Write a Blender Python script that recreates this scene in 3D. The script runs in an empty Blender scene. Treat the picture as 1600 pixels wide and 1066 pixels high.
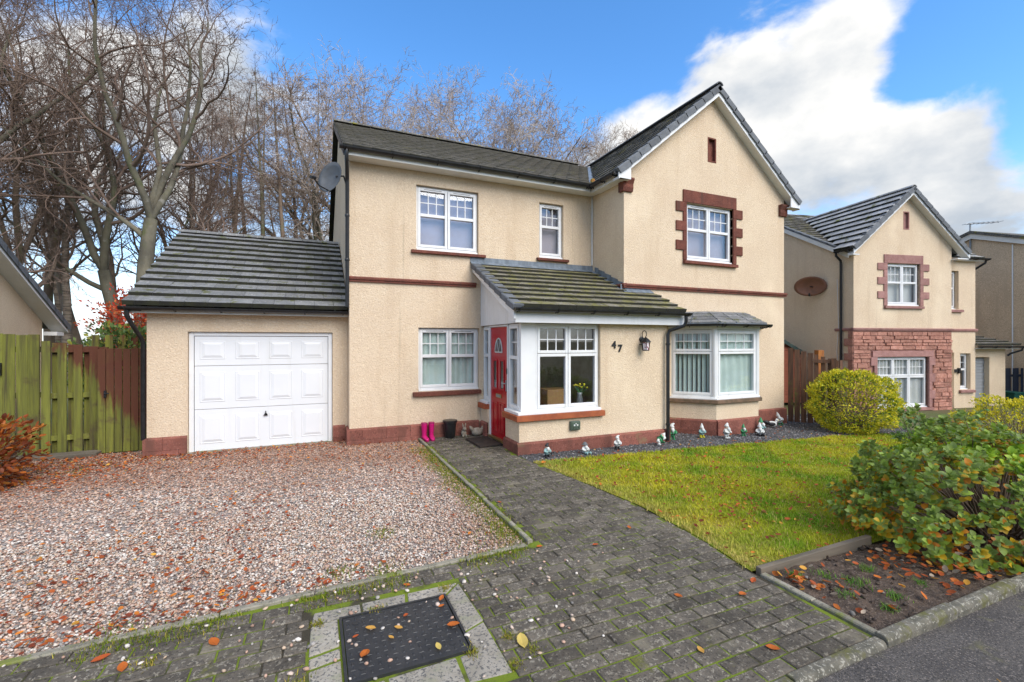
import bpy, bmesh, math, random
import numpy as np
from mathutils import Vector, Matrix
random.seed(7); np.random.seed(7)
R = math.radians
SC = bpy.context.scene
COL = SC.collection

# ------------------------------------------------------------------ camera
CAM_H = 1.93
YAW = R(23.5)
cam_d = bpy.data.cameras.new('camera'); cam = bpy.data.objects.new('camera', cam_d); COL.objects.link(cam)
cam_d.lens = 16.0; cam_d.sensor_width = 36.0; cam_d.clip_start = 0.05; cam_d.clip_end = 3000
cam.location = (0, 0, CAM_H); cam.rotation_euler = (R(90), 0, -YAW)
SC.camera = cam

# ------------------------------------------------------------------ sky and sun
SUN_EL, SUN_AZ = R(42), R(162)          # azimuth clockwise from +Y (behind the camera, to its right)
world = bpy.data.worlds.new('World'); SC.world = world; world.use_nodes = True
wn = world.node_tree; wn.nodes.clear()
def WN(t, **k):
    n = wn.nodes.new(t)
    for a, b in k.items(): setattr(n, a, b)
    return n
sky = WN('ShaderNodeTexSky', sky_type='NISHITA'); sky.sun_disc = False
sky.sun_elevation = SUN_EL; sky.sun_rotation = SUN_AZ; sky.ozone_density = 4.0; sky.air_density = 1.0; sky.dust_density = 0.3
tc = WN('ShaderNodeTexCoord')
def dirv(px, py):                        # a compass direction written as picture column and row
    a = YAW + math.atan((px-800)/711.0); e = math.atan2(533-py, math.hypot(711, px-800))
    return (math.sin(a)*math.cos(e), math.cos(a)*math.cos(e), math.sin(e))
nz = WN('ShaderNodeTexNoise'); nz.inputs['Scale'].default_value = 3.4; nz.inputs['Detail'].default_value = 9; nz.inputs['Roughness'].default_value = .56; nz.inputs['Distortion'].default_value = .25
mp = WN('ShaderNodeMapping'); mp.inputs['Scale'].default_value = (1, 1, 1.7); mp.inputs['Location'].default_value = (3.1, 1.7, .4)
wn.links.new(tc.outputs['Generated'], mp.inputs['Vector']); wn.links.new(mp.outputs['Vector'], nz.inputs['Vector'])
ctr = WN('ShaderNodeMath', operation='MULTIPLY_ADD'); ctr.inputs[1].default_value = 1.7; ctr.inputs[2].default_value = -.35; wn.links.new(nz.outputs['Fac'], ctr.inputs[0])
acc = ctr.outputs[0]
def blob(prev, d, lo, amt):              # a cloud bank (or a clear patch) around one direction
    dp = WN('ShaderNodeVectorMath', operation='DOT_PRODUCT'); dp.inputs[1].default_value = d
    wn.links.new(tc.outputs['Generated'], dp.inputs[0])
    mr = WN('ShaderNodeMapRange', interpolation_type='SMOOTHSTEP'); mr.inputs['From Min'].default_value = lo; mr.inputs['From Max'].default_value = 1.0
    mr.inputs['To Min'].default_value = 0; mr.inputs['To Max'].default_value = amt
    wn.links.new(dp.outputs['Value'], mr.inputs['Value'])
    ad = WN('ShaderNodeMath', operation='ADD'); wn.links.new(prev, ad.inputs[0]); wn.links.new(mr.outputs['Result'], ad.inputs[1])
    return ad.outputs[0]
for px, py, lo, amt in [(1310, 150, .957, .34), (1150, 170, .972, .26), (1420, 110, .982, .12), (1060, 220, .982, .24), (960, 255, .986, .20), (1570, 330, .985, .20), (400, 110, .985, .18), (250, 300, .93, .10),
                        (760, 40, .93, -.36), (980, 70, .975, -.30), (1120, 0, .975, -.34), (1400, -60, .97, -.26), (1300, 330, .990, -.24), (1585, 120, .982, -.34), (560, 20, .97, -.20), (60, 400, .97, -.16), (1590, 20, .985, -.18)]:
    acc = blob(acc, dirv(px, py), lo, amt)
mask = WN('ShaderNodeMapRange', interpolation_type='SMOOTHSTEP'); mask.inputs['From Min'].default_value = .40; mask.inputs['From Max'].default_value = .66
wn.links.new(acc, mask.inputs['Value'])
nz2 = WN('ShaderNodeTexNoise'); nz2.inputs['Scale'].default_value = 4.2; nz2.inputs['Detail'].default_value = 7; nz2.inputs['Roughness'].default_value = .55
wn.links.new(mp.outputs['Vector'], nz2.inputs['Vector'])
cr = WN('ShaderNodeValToRGB'); cr.color_ramp.elements[0].position = .28; cr.color_ramp.elements[1].position = .56
cr.color_ramp.elements[0].color = (1.75, 1.95, 2.2, 1); cr.color_ramp.elements[1].color = (3.45, 3.4, 3.3, 1)
sp2 = WN('ShaderNodeSeparateXYZ'); wn.links.new(tc.outputs['Generated'], sp2.inputs[0])
m1 = WN('ShaderNodeMath', operation='MULTIPLY_ADD'); m1.inputs[1].default_value = .62; m1.inputs[2].default_value = -.26; wn.links.new(sp2.outputs['Z'], m1.inputs[0])   # cloud bases are greyer than their tops
m2 = WN('ShaderNodeMath', operation='MINIMUM'); m2.inputs[1].default_value = .08; wn.links.new(m1.outputs[0], m2.inputs[0])
m3 = WN('ShaderNodeMath', operation='ADD'); wn.links.new(nz2.outputs['Fac'], m3.inputs[0]); wn.links.new(m2.outputs[0], m3.inputs[1]); wn.links.new(m3.outputs[0], cr.inputs['Fac'])
hs = WN('ShaderNodeHueSaturation'); hs.inputs['Saturation'].default_value = 1.2; hs.inputs['Value'].default_value = .98
wn.links.new(sky.outputs['Color'], hs.inputs['Color'])
sep = WN('ShaderNodeSeparateXYZ'); wn.links.new(tc.outputs['Generated'], sep.inputs[0])
hz = WN('ShaderNodeMapRange', interpolation_type='SMOOTHSTEP'); hz.inputs['From Min'].default_value = .30; hz.inputs['From Max'].default_value = -.02; hz.inputs['To Max'].default_value = .85
wn.links.new(sep.outputs['Z'], hz.inputs['Value'])
hmx = WN('ShaderNodeMixRGB'); hmx.inputs['Color2'].default_value = (3.3, 3.6, 3.85, 1); wn.links.new(hz.outputs['Result'], hmx.inputs['Fac']); wn.links.new(hs.outputs['Color'], hmx.inputs['Color1'])
mx = WN('ShaderNodeMixRGB'); wn.links.new(mask.outputs['Result'], mx.inputs['Fac']); wn.links.new(hmx.outputs['Color'], mx.inputs['Color1']); wn.links.new(cr.outputs['Color'], mx.inputs['Color2'])
bg = WN('ShaderNodeBackground'); bg.inputs['Strength'].default_value = .125
wo = WN('ShaderNodeOutputWorld'); wn.links.new(mx.outputs['Color'], bg.inputs['Color']); wn.links.new(bg.outputs['Background'], wo.inputs['Surface'])

sd = bpy.data.lights.new('sun', 'SUN'); sd.energy = 1.5; sd.angle = R(50); sd.color = (1, .925, .82)
sun = bpy.data.objects.new('sun', sd); COL.objects.link(sun); sun.location = (10, -20, 30)
sv = Vector((math.sin(SUN_AZ)*math.cos(SUN_EL), math.cos(SUN_AZ)*math.cos(SUN_EL), math.sin(SUN_EL)))
sun.rotation_euler = (-sv).to_track_quat('-Z', 'Y').to_euler()

vs = SC.view_settings; vs.view_transform = 'Standard'; vs.look = 'None'; vs.gamma = 1; vs.use_curve_mapping = False
vs.exposure = 1.36
SC.render.engine = 'CYCLES'
cy = SC.cycles; cy.use_denoising = True; cy.max_bounces = 6; cy.diffuse_bounces = 3; cy.glossy_bounces = 3; cy.transparent_max_bounces = 10
cy.use_adaptive_sampling = True; cy.adaptive_threshold = .012; cy.caustics_reflective = False; cy.caustics_refractive = False

# ------------------------------------------------------------------ mesh helpers
def T(x, y, z): return Matrix.Translation((x, y, z))
def RZ(a): return Matrix.Rotation(a, 4, 'Z')
def RX(a): return Matrix.Rotation(a, 4, 'X')
def RY(a): return Matrix.Rotation(a, 4, 'Y')

def attach(o, parent):
    if parent is not None:
        o.parent = parent
        if parent.type == 'EMPTY' and not parent.get('_loc'):
            o.matrix_parent_inverse = (Matrix.Translation(parent.location) @ parent.rotation_euler.to_matrix().to_4x4()).inverted()

class MB:
    def __init__(s, M=None): s.v = []; s.f = []; s.M = M
    def add(s, vs, fs):
        b = len(s.v)
        s.v += [tuple(s.M @ Vector(p)) for p in vs] if s.M is not None else [tuple(p) for p in vs]
        s.f += [[b+i for i in f] for f in fs]; return s
    def box(s, x0, x1, y0, y1, z0, z1):
        return s.add([(x0,y0,z0),(x1,y0,z0),(x1,y1,z0),(x0,y1,z0),(x0,y0,z1),(x1,y0,z1),(x1,y1,z1),(x0,y1,z1)],
                     [(0,3,2,1),(4,5,6,7),(0,1,5,4),(1,2,6,5),(2,3,7,6),(3,0,4,7)])
    def cbox(s, x0, x1, y0, y1, z0, z1, c=.006):       # box with chamfered top edges
        return s.add([(x0,y0,z0),(x1,y0,z0),(x1,y1,z0),(x0,y1,z0),(x0,y0,z1-c),(x1,y0,z1-c),(x1,y1,z1-c),(x0,y1,z1-c),
                      (x0+c,y0+c,z1),(x1-c,y0+c,z1),(x1-c,y1-c,z1),(x0+c,y1-c,z1)],
                     [(0,3,2,1),(8,9,10,11),(0,1,5,4),(1,2,6,5),(2,3,7,6),(3,0,4,7),(4,5,9,8),(5,6,10,9),(6,7,11,10),(7,4,8,11)])
    def prism(s, poly, axis, a0, a1):                  # polygon pushed along an axis: x:(y,z)  y:(x,z)  z:(x,y)
        def P(p, a): return {'x': (a, p[0], p[1]), 'y': (p[0], a, p[1]), 'z': (p[0], p[1], a)}[axis]
        n = len(poly)
        return s.add([P(p, a0) for p in poly]+[P(p, a1) for p in poly],
                     [list(range(n))[::-1], list(range(n, 2*n))]+[(i, (i+1) % n, n+(i+1) % n, n+i) for i in range(n)])
    def face(s, *pts): return s.add(pts, [list(range(len(pts)))])
    def tube(s, pts, r, n=8, caps=True):
        pts = [Vector(p) for p in pts]; rs = r if isinstance(r, (list, tuple)) else [r]*len(pts)
        vs, fs = [], []; ref = None
        for i, p in enumerate(pts):
            t = (pts[min(i+1, len(pts)-1)]-pts[max(i-1, 0)]).normalized()
            if ref is None: ref = t.orthogonal().normalized()
            a = (ref-t*ref.dot(t)).normalized(); ref = a; b = t.cross(a)
            for k in range(n):
                w = 2*math.pi*k/n; vs.append(p+(a*math.cos(w)+b*math.sin(w))*rs[i])
        for i in range(len(pts)-1):
            for k in range(n): fs.append((i*n+k, i*n+(k+1) % n, (i+1)*n+(k+1) % n, (i+1)*n+k))
        if caps: fs += [list(range(n))[::-1], [(len(pts)-1)*n+k for k in range(n)]]
        return s.add(vs, fs)
    def lathe(s, prof, n=16, c=(0, 0, 0), sx=1, sy=1):
        vs, fs = [], []
        for (r, z) in prof:
            for k in range(n):
                w = 2*math.pi*k/n; vs.append((c[0]+r*sx*math.cos(w), c[1]+r*sy*math.sin(w), c[2]+z))
        for i in range(len(prof)-1):
            for k in range(n): fs.append((i*n+k, i*n+(k+1) % n, (i+1)*n+(k+1) % n, (i+1)*n+k))
        fs += [list(range(n))[::-1], [(len(prof)-1)*n+k for k in range(n)]]
        return s.add(vs, fs)
    def ball(s, c, rx, ry=None, rz=None, n=12, m=8):
        ry = ry or rx; rz = rz or rx
        pr = [(max(.02, math.sin(math.pi*i/m)), -math.cos(math.pi*i/m)) for i in range(m+1)]
        vs, fs = [], []
        for (r, z) in pr:
            for k in range(n):
                w = 2*math.pi*k/n; vs.append((c[0]+rx*r*math.cos(w), c[1]+ry*r*math.sin(w), c[2]+rz*z))
        for i in range(m):
            for k in range(n): fs.append((i*n+k, i*n+(k+1) % n, (i+1)*n+(k+1) % n, (i+1)*n+k))
        return s.add(vs, fs)
    def obj(s, name, mat, parent=None, smooth=False, bevel=0, kind=None):
        me = bpy.data.meshes.new(name); me.from_pydata(s.v, [], s.f); me.update()
        if len(s.f) < 6000:
            bm = bmesh.new(); bm.from_mesh(me); bmesh.ops.recalc_face_normals(bm, faces=bm.faces); bm.to_mesh(me); bm.free()
        if smooth:
            me.polygons.foreach_set('use_smooth', [True]*len(me.polygons))
        o = bpy.data.objects.new(name, me); COL.objects.link(o)
        if mat: me.materials.append(mat)
        if smooth == 'auto':
            for e in me.edges: pass
            me.set_sharp_from_angle(angle=R(35))
        if bevel:
            m = o.modifiers.new('edge', 'BEVEL'); m.width = bevel; m.segments = 2; m.limit_method = 'ANGLE'
        if kind: o['kind'] = kind
        attach(o, parent); return o

def np_obj(name, V, F, mat, parent=None, smooth=False, kind=None, col=None, rnd=None, mat2=None, idx=None):
    """V (n,3), F (m,k) uniform faces; col: per-vertex colour attribute, rnd: per-vertex number"""
    me = bpy.data.meshes.new(name); n, m, k = len(V), len(F), F.shape[1]
    me.vertices.add(n); me.vertices.foreach_set('co', np.ascontiguousarray(V, dtype=np.float32).ravel())
    me.loops.add(m*k); me.loops.foreach_set('vertex_index', np.ascontiguousarray(F, dtype=np.int32).ravel())
    me.polygons.add(m); me.polygons.foreach_set('loop_start', np.arange(0, m*k, k, dtype=np.int32))
    try: me.polygons.foreach_set('loop_total', np.full(m, k, dtype=np.int32))
    except Exception: pass
    if smooth: me.polygons.foreach_set('use_smooth', np.ones(m, dtype=bool))
    me.update(calc_edges=True)
    if col is not None:
        a = me.attributes.new('Col', 'FLOAT_COLOR', 'POINT')
        c4 = np.ones((n, 4), dtype=np.float32); c4[:, :3] = col; a.data.foreach_set('color', c4.ravel())
    if rnd is not None:
        a = me.attributes.new('rnd', 'FLOAT', 'POINT'); a.data.foreach_set('value', np.asarray(rnd, dtype=np.float32))
    me.materials.append(mat)
    if mat2: me.materials.append(mat2); me.polygons.foreach_set('material_index', np.asarray(idx, dtype=np.int32))
    o = bpy.data.objects.new(name, me); COL.objects.link(o)
    if kind: o['kind'] = kind
    attach(o, parent); return o

def inst(name, me, M, parent=None):
    o = bpy.data.objects.new(name, me); COL.objects.link(o); o.matrix_basis = M; attach(o, parent); return o
def tag(o, label, cat, group=None):
    o['label'] = label; o['category'] = cat
    if group: o['group'] = group
    return o
def thing(name, label, cat, loc=(0, 0, 0), rz=0, group=None, local=False):
    o = bpy.data.objects.new(name, None); COL.objects.link(o); o.location = loc; o.rotation_euler = (0, 0, rz)
    o.empty_display_size = .1
    if local: o['_loc'] = 1
    return tag(o, label, cat, group)
def structure(o): o['kind'] = 'structure'; return o

# ------------------------------------------------------------------ materials
def mk(name, c1, c2=None, sc=6, rough=.8, bump=0, bsc=60, spk=None, rnd=0, moss=None, moss2=None, metallic=0, spec=.4, ramp=(.35, .65), attr=False, stretch=None, rattr=False, detail=6, bump2=None, wet=0, streak=None):
    m = bpy.data.materials.new(name); m.use_nodes = True; nt = m.node_tree; b = nt.nodes['Principled BSDF']; L = nt.links.new
    def N(t, **k):
        n = nt.nodes.new(t)
        for a, v in k.items(): setattr(n, a, v)
        return n
    geo = N('ShaderNodeNewGeometry'); pos = geo.outputs['Position']
    if stretch:
        mpp = N('ShaderNodeMapping'); mpp.inputs['Scale'].default_value = stretch; L(pos, mpp.inputs['Vector']); posn = mpp.outputs['Vector']
    else: posn = pos
    def noise(scale, det=6, vec=None, rg=.55):
        n = N('ShaderNodeTexNoise'); n.inputs['Scale'].default_value = scale; n.inputs['Detail'].default_value = det; n.inputs['Roughness'].default_value = rg
        L(vec or posn, n.inputs['Vector']); return n.outputs['Fac']
    def mixc(fac, a, bcol):
        mm = N('ShaderNodeMixRGB')
        if isinstance(fac, float): mm.inputs['Fac'].default_value = fac
        else: L(fac, mm.inputs['Fac'])
        for s, v in ((1, a), (2, bcol)):
            if isinstance(v, tuple): mm.inputs[s].default_value = (*v, 1)
            else: L(v, mm.inputs[s])
        return mm.outputs[0]
    def step(v, lo, hi):
        r = N('ShaderNodeMapRange', interpolation_type='SMOOTHSTEP'); r.inputs['From Min'].default_value = lo; r.inputs['From Max'].default_value = hi
        L(v, r.inputs['Value']); return r.outputs['Result']
    if attr:
        at = N('ShaderNodeAttribute', attribute_name='Col'); c = at.outputs['Color']
        if c2: c = mixc(step(noise(sc, detail), *ramp), c, c2)
    elif c2: c = mixc(step(noise(sc, detail), *ramp), c1, c2)
    else: c = c1
    if spk:
        for (col, s, lo, hi) in (spk if isinstance(spk, list) else [spk]): c = mixc(step(noise(s, 3, pos, .7), lo, hi), c, col)
    if streak:
        for (col, scv, lo, hi) in streak:
            ms = N('ShaderNodeMapping'); ms.inputs['Scale'].default_value = scv; L(pos, ms.inputs['Vector']); c = mixc(step(noise(1.0, 5, ms.outputs['Vector']), lo, hi), c, col)
    if moss:
        col, s, lo, hi = moss; c = mixc(step(noise(s, 8, pos, .65), lo, hi), c, col)
    if moss2:
        col, s, lo, hi = moss2; c = mixc(step(noise(s, 8, pos, .65), lo, hi), c, col)
    if rnd or rattr:
        oi = N('ShaderNodeObjectInfo'); v = oi.outputs['Random']
        if rattr:
            at = N('ShaderNodeAttribute', attribute_name='rnd'); ad = N('ShaderNodeMath', operation='ADD'); L(v, ad.inputs[0]); L(at.outputs['Fac'], ad.inputs[1])
            fr = N('ShaderNodeMath', operation='FRACT'); L(ad.outputs[0], fr.inputs[0]); v = fr.outputs[0]
        r = N('ShaderNodeMapRange'); r.inputs['To Min'].default_value = 1-rnd; r.inputs['To Max'].default_value = 1+rnd; L(v, r.inputs['Value'])
        hv = N('ShaderNodeHueSaturation'); L(r.outputs['Result'], hv.inputs['Value'])
        if isinstance(c, tuple): hv.inputs['Color'].default_value = (*c, 1)
        else: L(c, hv.inputs['Color'])
        c = hv.outputs['Color']
    if isinstance(c, tuple): b.inputs['Base Color'].default_value = (*c, 1)
    else: L(c, b.inputs['Base Color'])
    b.inputs['Roughness'].default_value = rough; b.inputs['Metallic'].default_value = metallic; b.inputs['Specular IOR Level'].default_value = spec
    if wet:
        L(step(noise(1.3, 4, pos), .3, .8), (w := N('ShaderNodeMapRange')).inputs['Value']); w.inputs['To Min'].default_value = rough; w.inputs['To Max'].default_value = wet; L(w.outputs['Result'], b.inputs['Roughness'])
    if bump:
        bu = N('ShaderNodeBump'); bu.inputs['Strength'].default_value = 1.0; bu.inputs['Distance'].default_value = bump
        L(noise(bsc, 5, posn, .6), bu.inputs['Height']); last = bu
        if bump2:
            b2 = N('ShaderNodeBump'); b2.inputs['Distance'].default_value = bump2[0]; L(noise(bump2[1], 3, pos), b2.inputs['Height']); L(bu.outputs['Normal'], b2.inputs['Normal']); last = b2
        L(last.outputs['Normal'], b.inputs['Normal'])
    m['_b'] = 1
    return m

def glass_mat(name, tint=(.9, .95, .95), refl=.12):
    m = bpy.data.materials.new(name); m.use_nodes = True; nt = m.node_tree; nt.nodes.clear()
    out = nt.nodes.new('ShaderNodeOutputMaterial'); mix = nt.nodes.new('ShaderNodeMixShader'); tr = nt.nodes.new('ShaderNodeBsdfTransparent'); gl = nt.nodes.new('ShaderNodeBsdfGlossy')
    lw = nt.nodes.new('ShaderNodeLayerWeight'); lw.inputs['Blend'].default_value = .5
    pw = nt.nodes.new('ShaderNodeMath'); pw.operation = 'POWER'; pw.inputs[1].default_value = 4.0; nt.links.new(lw.outputs['Facing'], pw.inputs[0])
    ad = nt.nodes.new('ShaderNodeMath'); ad.operation = 'MULTIPLY_ADD'; ad.inputs[1].default_value = .8; ad.inputs[2].default_value = refl; ad.use_clamp = True
    tr.inputs['Color'].default_value = (*tint, 1); gl.inputs['Roughness'].default_value = .015; gl.inputs['Color'].default_value = (.95, .97, 1, 1)
    nt.links.new(pw.outputs[0], ad.inputs[0]); nt.links.new(ad.outputs[0], mix.inputs[0]); nt.links.new(tr.outputs[0], mix.inputs[1]); nt.links.new(gl.outputs[0], mix.inputs[2]); nt.links.new(mix.outputs[0], out.inputs[0])
    return m

CREAM = (.745, .60, .43)
m_render = mk('cream_roughcast', CREAM, (.70, .55, .39), sc=1.3, rough=.95, bump=.018, bsc=48, spk=[((.645, .495, .335), 38, .50, .66), ((.84, .69, .50), 34, .53, .68), ((.52, .39, .26), 58, .61, .69)], streak=[((.635, .485, .33), (3.0, 3.0, .35), .50, .80), ((.83, .68, .49), (.8, .8, .55), .55, .80), ((.52, .41, .28), (8, 8, .22), .64, .82)], spec=.1)
m_render2 = mk('weathered_roughcast', (.70, .54, .37), (.60, .46, .315), sc=1.3, rough=.95, bump=.02, bsc=42, spk=[((.46, .34, .23), 34, .50, .62), ((.80, .64, .45), 30, .54, .64)], streak=[((.52, .40, .275), (3.5, 3.5, .35), .50, .78)], spec=.1)
m_red = mk('red_sandstone', (.185, .066, .046), (.135, .05, .037), sc=6, rough=.9, bump=.004, bsc=80, spk=[((.25, .11, .08), 45, .54, .66), ((.09, .035, .028), 30, .58, .68)], streak=[((.115, .055, .042), (6, 6, .8), .52, .72)], spec=.15, rnd=.14)
m_plinth = mk('red_plinth_stone', (.275, .105, .078), (.21, .08, .06), sc=5, rough=.88, bump=.004, bsc=70, rnd=.18, spec=.15, spk=[((.35, .16, .12), 40, .56, .66), ((.14, .058, .044), 30, .55, .66)], streak=[((.155, .07, .052), (3, 3, 1), .50, .70), ((.20, .14, .08), (2, 2, 2.5), .60, .74)])
m_sillb = mk('orange_brick_sill', (.40, .12, .05), (.30, .085, .04), sc=9, rough=.8, bump=.002, bsc=90, spec=.2, rnd=.1)
m_baysill = mk('weathered_brown_sill', (.20, .125, .08), (.12, .085, .05), sc=9, rough=.9, bump=.003, bsc=90)
m_pinkstone = mk('pink_dressed_stone', (.36, .19, .165), (.29, .145, .125), sc=6, rough=.88, bump=.003, bsc=80, rnd=.12, spk=[((.44, .25, .22), 40, .55, .66)], streak=[((.24, .12, .105), (4, 4, 1), .54, .74)])
m_rubble = mk('red_rubble_stone', (.47, .235, .175), (.36, .165, .12), sc=7, rough=.92, bump=.015, bsc=20, rnd=.22, spec=.15, spk=[((.55, .32, .25), 30, .54, .66), ((.26, .12, .09), 18, .57, .68)])
m_mortar = mk('mortar', (.40, .21, .16), (.32, .16, .125), sc=20, rough=.95)
m_white = mk('white_upvc', (.79, .79, .78), (.74, .74, .73), sc=3, rough=.36, spec=.4, streak=[((.64, .635, .60), (8, 8, 1.2), .58, .80)])
m_gdoor = mk('white_garage_door_steel', (.76, .765, .765), (.73, .735, .735), sc=1.2, rough=.42, bump=.0006, bsc=220, spec=.35, streak=[((.66, .655, .63), (7, 7, .4), .58, .82)])
m_soffit = mk('white_soffit', (.76, .75, .71), (.70, .69, .64), sc=3, rough=.5)
m_black = mk('black_plastic', (.012, .012, .013), (.02, .02, .021), sc=12, rough=.33, spec=.5)
m_lead = mk('lead_flashing', (.20, .235, .27), (.12, .145, .17), sc=9, rough=.5, bump=.003, bsc=30, stretch=(1, 1, .3))
m_tile = mk('grey_slate_tile', (.215, .215, .21), (.16, .162, .16), sc=8, rough=.78, bump=.003, bsc=90, rnd=.18, rattr=True, spk=[((.36, .355, .34), 26, .60, .66), ((.115, .118, .112), 60, .55, .65)], moss=((.10, .105, .04), 4.5, .55, .66), spec=.2)
m_tilemain = mk('dark_mossy_tile', (.155, .145, .128), (.10, .095, .084), sc=6, rough=.9, bump=.006, bsc=60, rnd=.28, rattr=True, spk=[((.29, .275, .24), 24, .54, .63), ((.06, .055, .045), 30, .57, .66)], moss=((.125, .105, .068), 5, .57, .68), moss2=((.21, .19, .035), 2.6, .55, .66), spec=.15)
m_tileporch = mk('moss_streaked_tile', (.19, .17, .125), (.14, .13, .095), sc=9, rough=.85, bump=.006, bsc=60, rnd=.2, rattr=True, spk=[((.32, .30, .24), 40, .54, .64)], moss=((.17, .16, .045), 5, .44, .60), moss2=((.09, .07, .04), 9, .54, .66))
m_tilen = mk('grey_neighbour_tile', (.42, .415, .405), (.33, .33, .325), sc=5, rough=.75, bump=.002, bsc=120, rnd=.15, rattr=True, moss=((.13, .14, .04), 3.5, .56, .65), spec=.2)
m_verge = mk('dark_verge_cap', (.155, .165, .175), (.12, .128, .138), sc=9, rough=.7, rnd=.2, bump=.001, bsc=120, spec=.25)
m_tail = mk('mossy_shaded_tile_edge', (.036, .034, .028), (.052, .052, .028), sc=7, rough=.95)  # moss on the tile tails, with the course shadow painted into its dark colour
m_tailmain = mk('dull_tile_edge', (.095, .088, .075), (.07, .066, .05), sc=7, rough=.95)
m_under = mk('roof_underlay', (.022, .022, .022), (.035, .038, .02), sc=6, rough=.95)
m_glass = glass_mat('window_glass', (.97, .98, .98), .07)
m_dglass = glass_mat('obscure_glass', (.62, .62, .60), .06)
m_room = mk('room_wall', (.40, .36, .40), (.34, .30, .34), sc=2, rough=.9)
m_roomdark = mk('porch_interior_wall', (.46, .385, .31), (.30, .24, .19), sc=3.5, rough=.9)
m_blind = mk('pale_green_blind', (.58, .70, .65), (.50, .62, .57), sc=4, rough=.8)
m_mauve = mk('mauve_blind', (.38, .33, .37), (.33, .285, .32), sc=2, rough=.85)
m_netblind = mk('pale_blind', (.62, .63, .60), (.55, .56, .54), sc=3, rough=.85)
m_doorred = mk('red_door_paint', (.46, .006, .016), (.40, .005, .013), sc=3, rough=.22, spec=.55)
m_brass = mk('brass', (.45, .33, .14), None, rough=.4, metallic=.8)
m_steel = mk('grey_steel', (.30, .32, .34), (.24, .26, .28), sc=5, rough=.45, metallic=.3)
m_dishg = mk('grey_dish_paint', (.13, .14, .15), (.10, .105, .11), sc=5, rough=.5)
m_dishb = mk('brown_dish_paint', (.24, .105, .06), (.20, .09, .05), sc=5, rough=.55)
m_pink = mk('pink_rubber', (.56, .012, .16), (.50, .01, .14), sc=8, rough=.35)
m_pinkd = mk('dark_pink_sole', (.33, .01, .10), None, rough=.5)
m_stoneorn = mk('stone_ornament', (.36, .31, .24), (.25, .21, .16), sc=25, rough=.9, bump=.003, bsc=60)
m_matrub = mk('black_rubber', (.016, .013, .012), (.035, .022, .016), sc=10, rough=.7, bump=.002, bsc=80)
m_box = mk('green_grey_box_paint', (.085, .12, .085), (.06, .085, .06), sc=12, rough=.5)
m_gravel = mk('pebble', (.5, .45, .4), attr=True, rough=.75, bump=.002, bsc=160, spec=.3)
m_gravelbed = mk('driveway_grit', (.40, .335, .30), (.20, .15, .125), sc=60, rough=.95, bump=.01, bsc=90, ramp=(.42, .58), moss=((.16, .095, .065), 2.2, .55, .75), moss2=((.14, .15, .03), 3.4, .66, .76))
m_darkgravelbed = mk('dark_grit', (.10, .098, .098), (.05, .048, .048), sc=60, rough=.95, bump=.01, bsc=90)
m_brick = mk('paving_block', (.13, .112, .088), (.088, .077, .062), sc=11, rough=.9, bump=.005, bsc=70, rnd=.26, rattr=True, spk=[((.235, .21, .165), 34, .55, .62), ((.06, .053, .044), 55, .55, .63)], moss=((.165, .145, .105), 3.0, .54, .70), moss2=((.12, .12, .035), 3.2, .60, .70), spec=.15)
m_joint = mk('mossy_joint', (.05, .042, .026), (.15, .20, .012), sc=2.6, rough=.95, bump=.008, bsc=120, ramp=(.40, .54))
m_edging = mk('concrete_edging', (.29, .265, .205), (.20, .185, .135), sc=8, rough=.9, bump=.005, bsc=70, moss=((.18, .20, .045), 4, .53, .64), rnd=.12, spk=[((.14, .13, .10), 40, .55, .64)])
m_slab = mk('granite_slab', (.36, .325, .265), (.28, .25, .20), sc=10, rough=.9, bump=.005, bsc=70, spk=[((.12, .115, .105), 48, .53, .59)], moss=((.30, .29, .20), 5, .55, .7), rnd=.12)
m_kerb = mk('lichened_kerb', (.165, .15, .115), (.105, .098, .075), sc=9, rough=.9, bump=.006, bsc=60, spk=[((.33, .31, .25), 38, .555, .61)], moss=((.12, .115, .04), 5, .50, .62), rnd=.1)
m_sleeper = mk('weathered_timber', (.17, .14, .105), (.10, .085, .062), sc=9, rough=.9, bump=.004, bsc=30, stretch=(.15, 1, 1))
m_road = mk('asphalt', (.105, .095, .086), (.078, .071, .066), sc=4, rough=.9, bump=.008, bsc=110, spk=[((.22, .19, .165), 75, .54, .62), ((.035, .033, .03), 90, .55, .62), ((.15, .14, .075), 3, .58, .76)], spec=.2)
m_soil = mk('soil', (.105, .072, .050), (.062, .043, .031), sc=12, rough=.95, bump=.03, bsc=24, bump2=(.01, 90), spk=[((.19, .145, .11), 45, .55, .64)])
m_lawn = mk('lawn_ground', (.22, .28, .015), (.34, .31, .022), sc=1.8, rough=.95, bump=.02, bsc=90, moss=((.40, .32, .07), 3.0, .52, .70))
m_grass = mk('grass_blade', (.2, .25, .02), attr=True, rough=.7, spec=.2)
m_ground = mk('rough_ground', (.09, .11, .03), (.12, .10, .045), sc=.6, rough=.95, bump=.05, bsc=8)
m_leaf = mk('leaf', (.1, .2, .03), attr=True, rough=.5, spec=.35)
m_fallen = mk('fallen_leaf', (.4, .1, .02), attr=True, rough=.6, spec=.3)
def translucent(m, f):
    nt = m.node_tree; b = nt.nodes['Principled BSDF']; src = b.inputs['Base Color'].links[0].from_socket; out = nt.nodes['Material Output']
    tr = nt.nodes.new('ShaderNodeBsdfTranslucent'); mxs = nt.nodes.new('ShaderNodeMixShader'); mxs.inputs[0].default_value = f
    nt.links.new(src, tr.inputs['Color']); nt.links.new(b.outputs[0], mxs.inputs[1]); nt.links.new(tr.outputs[0], mxs.inputs[2]); nt.links.new(mxs.outputs[0], out.inputs['Surface'])
translucent(m_leaf, .35); translucent(m_grass, .3); translucent(m_fallen, .2)
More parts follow.
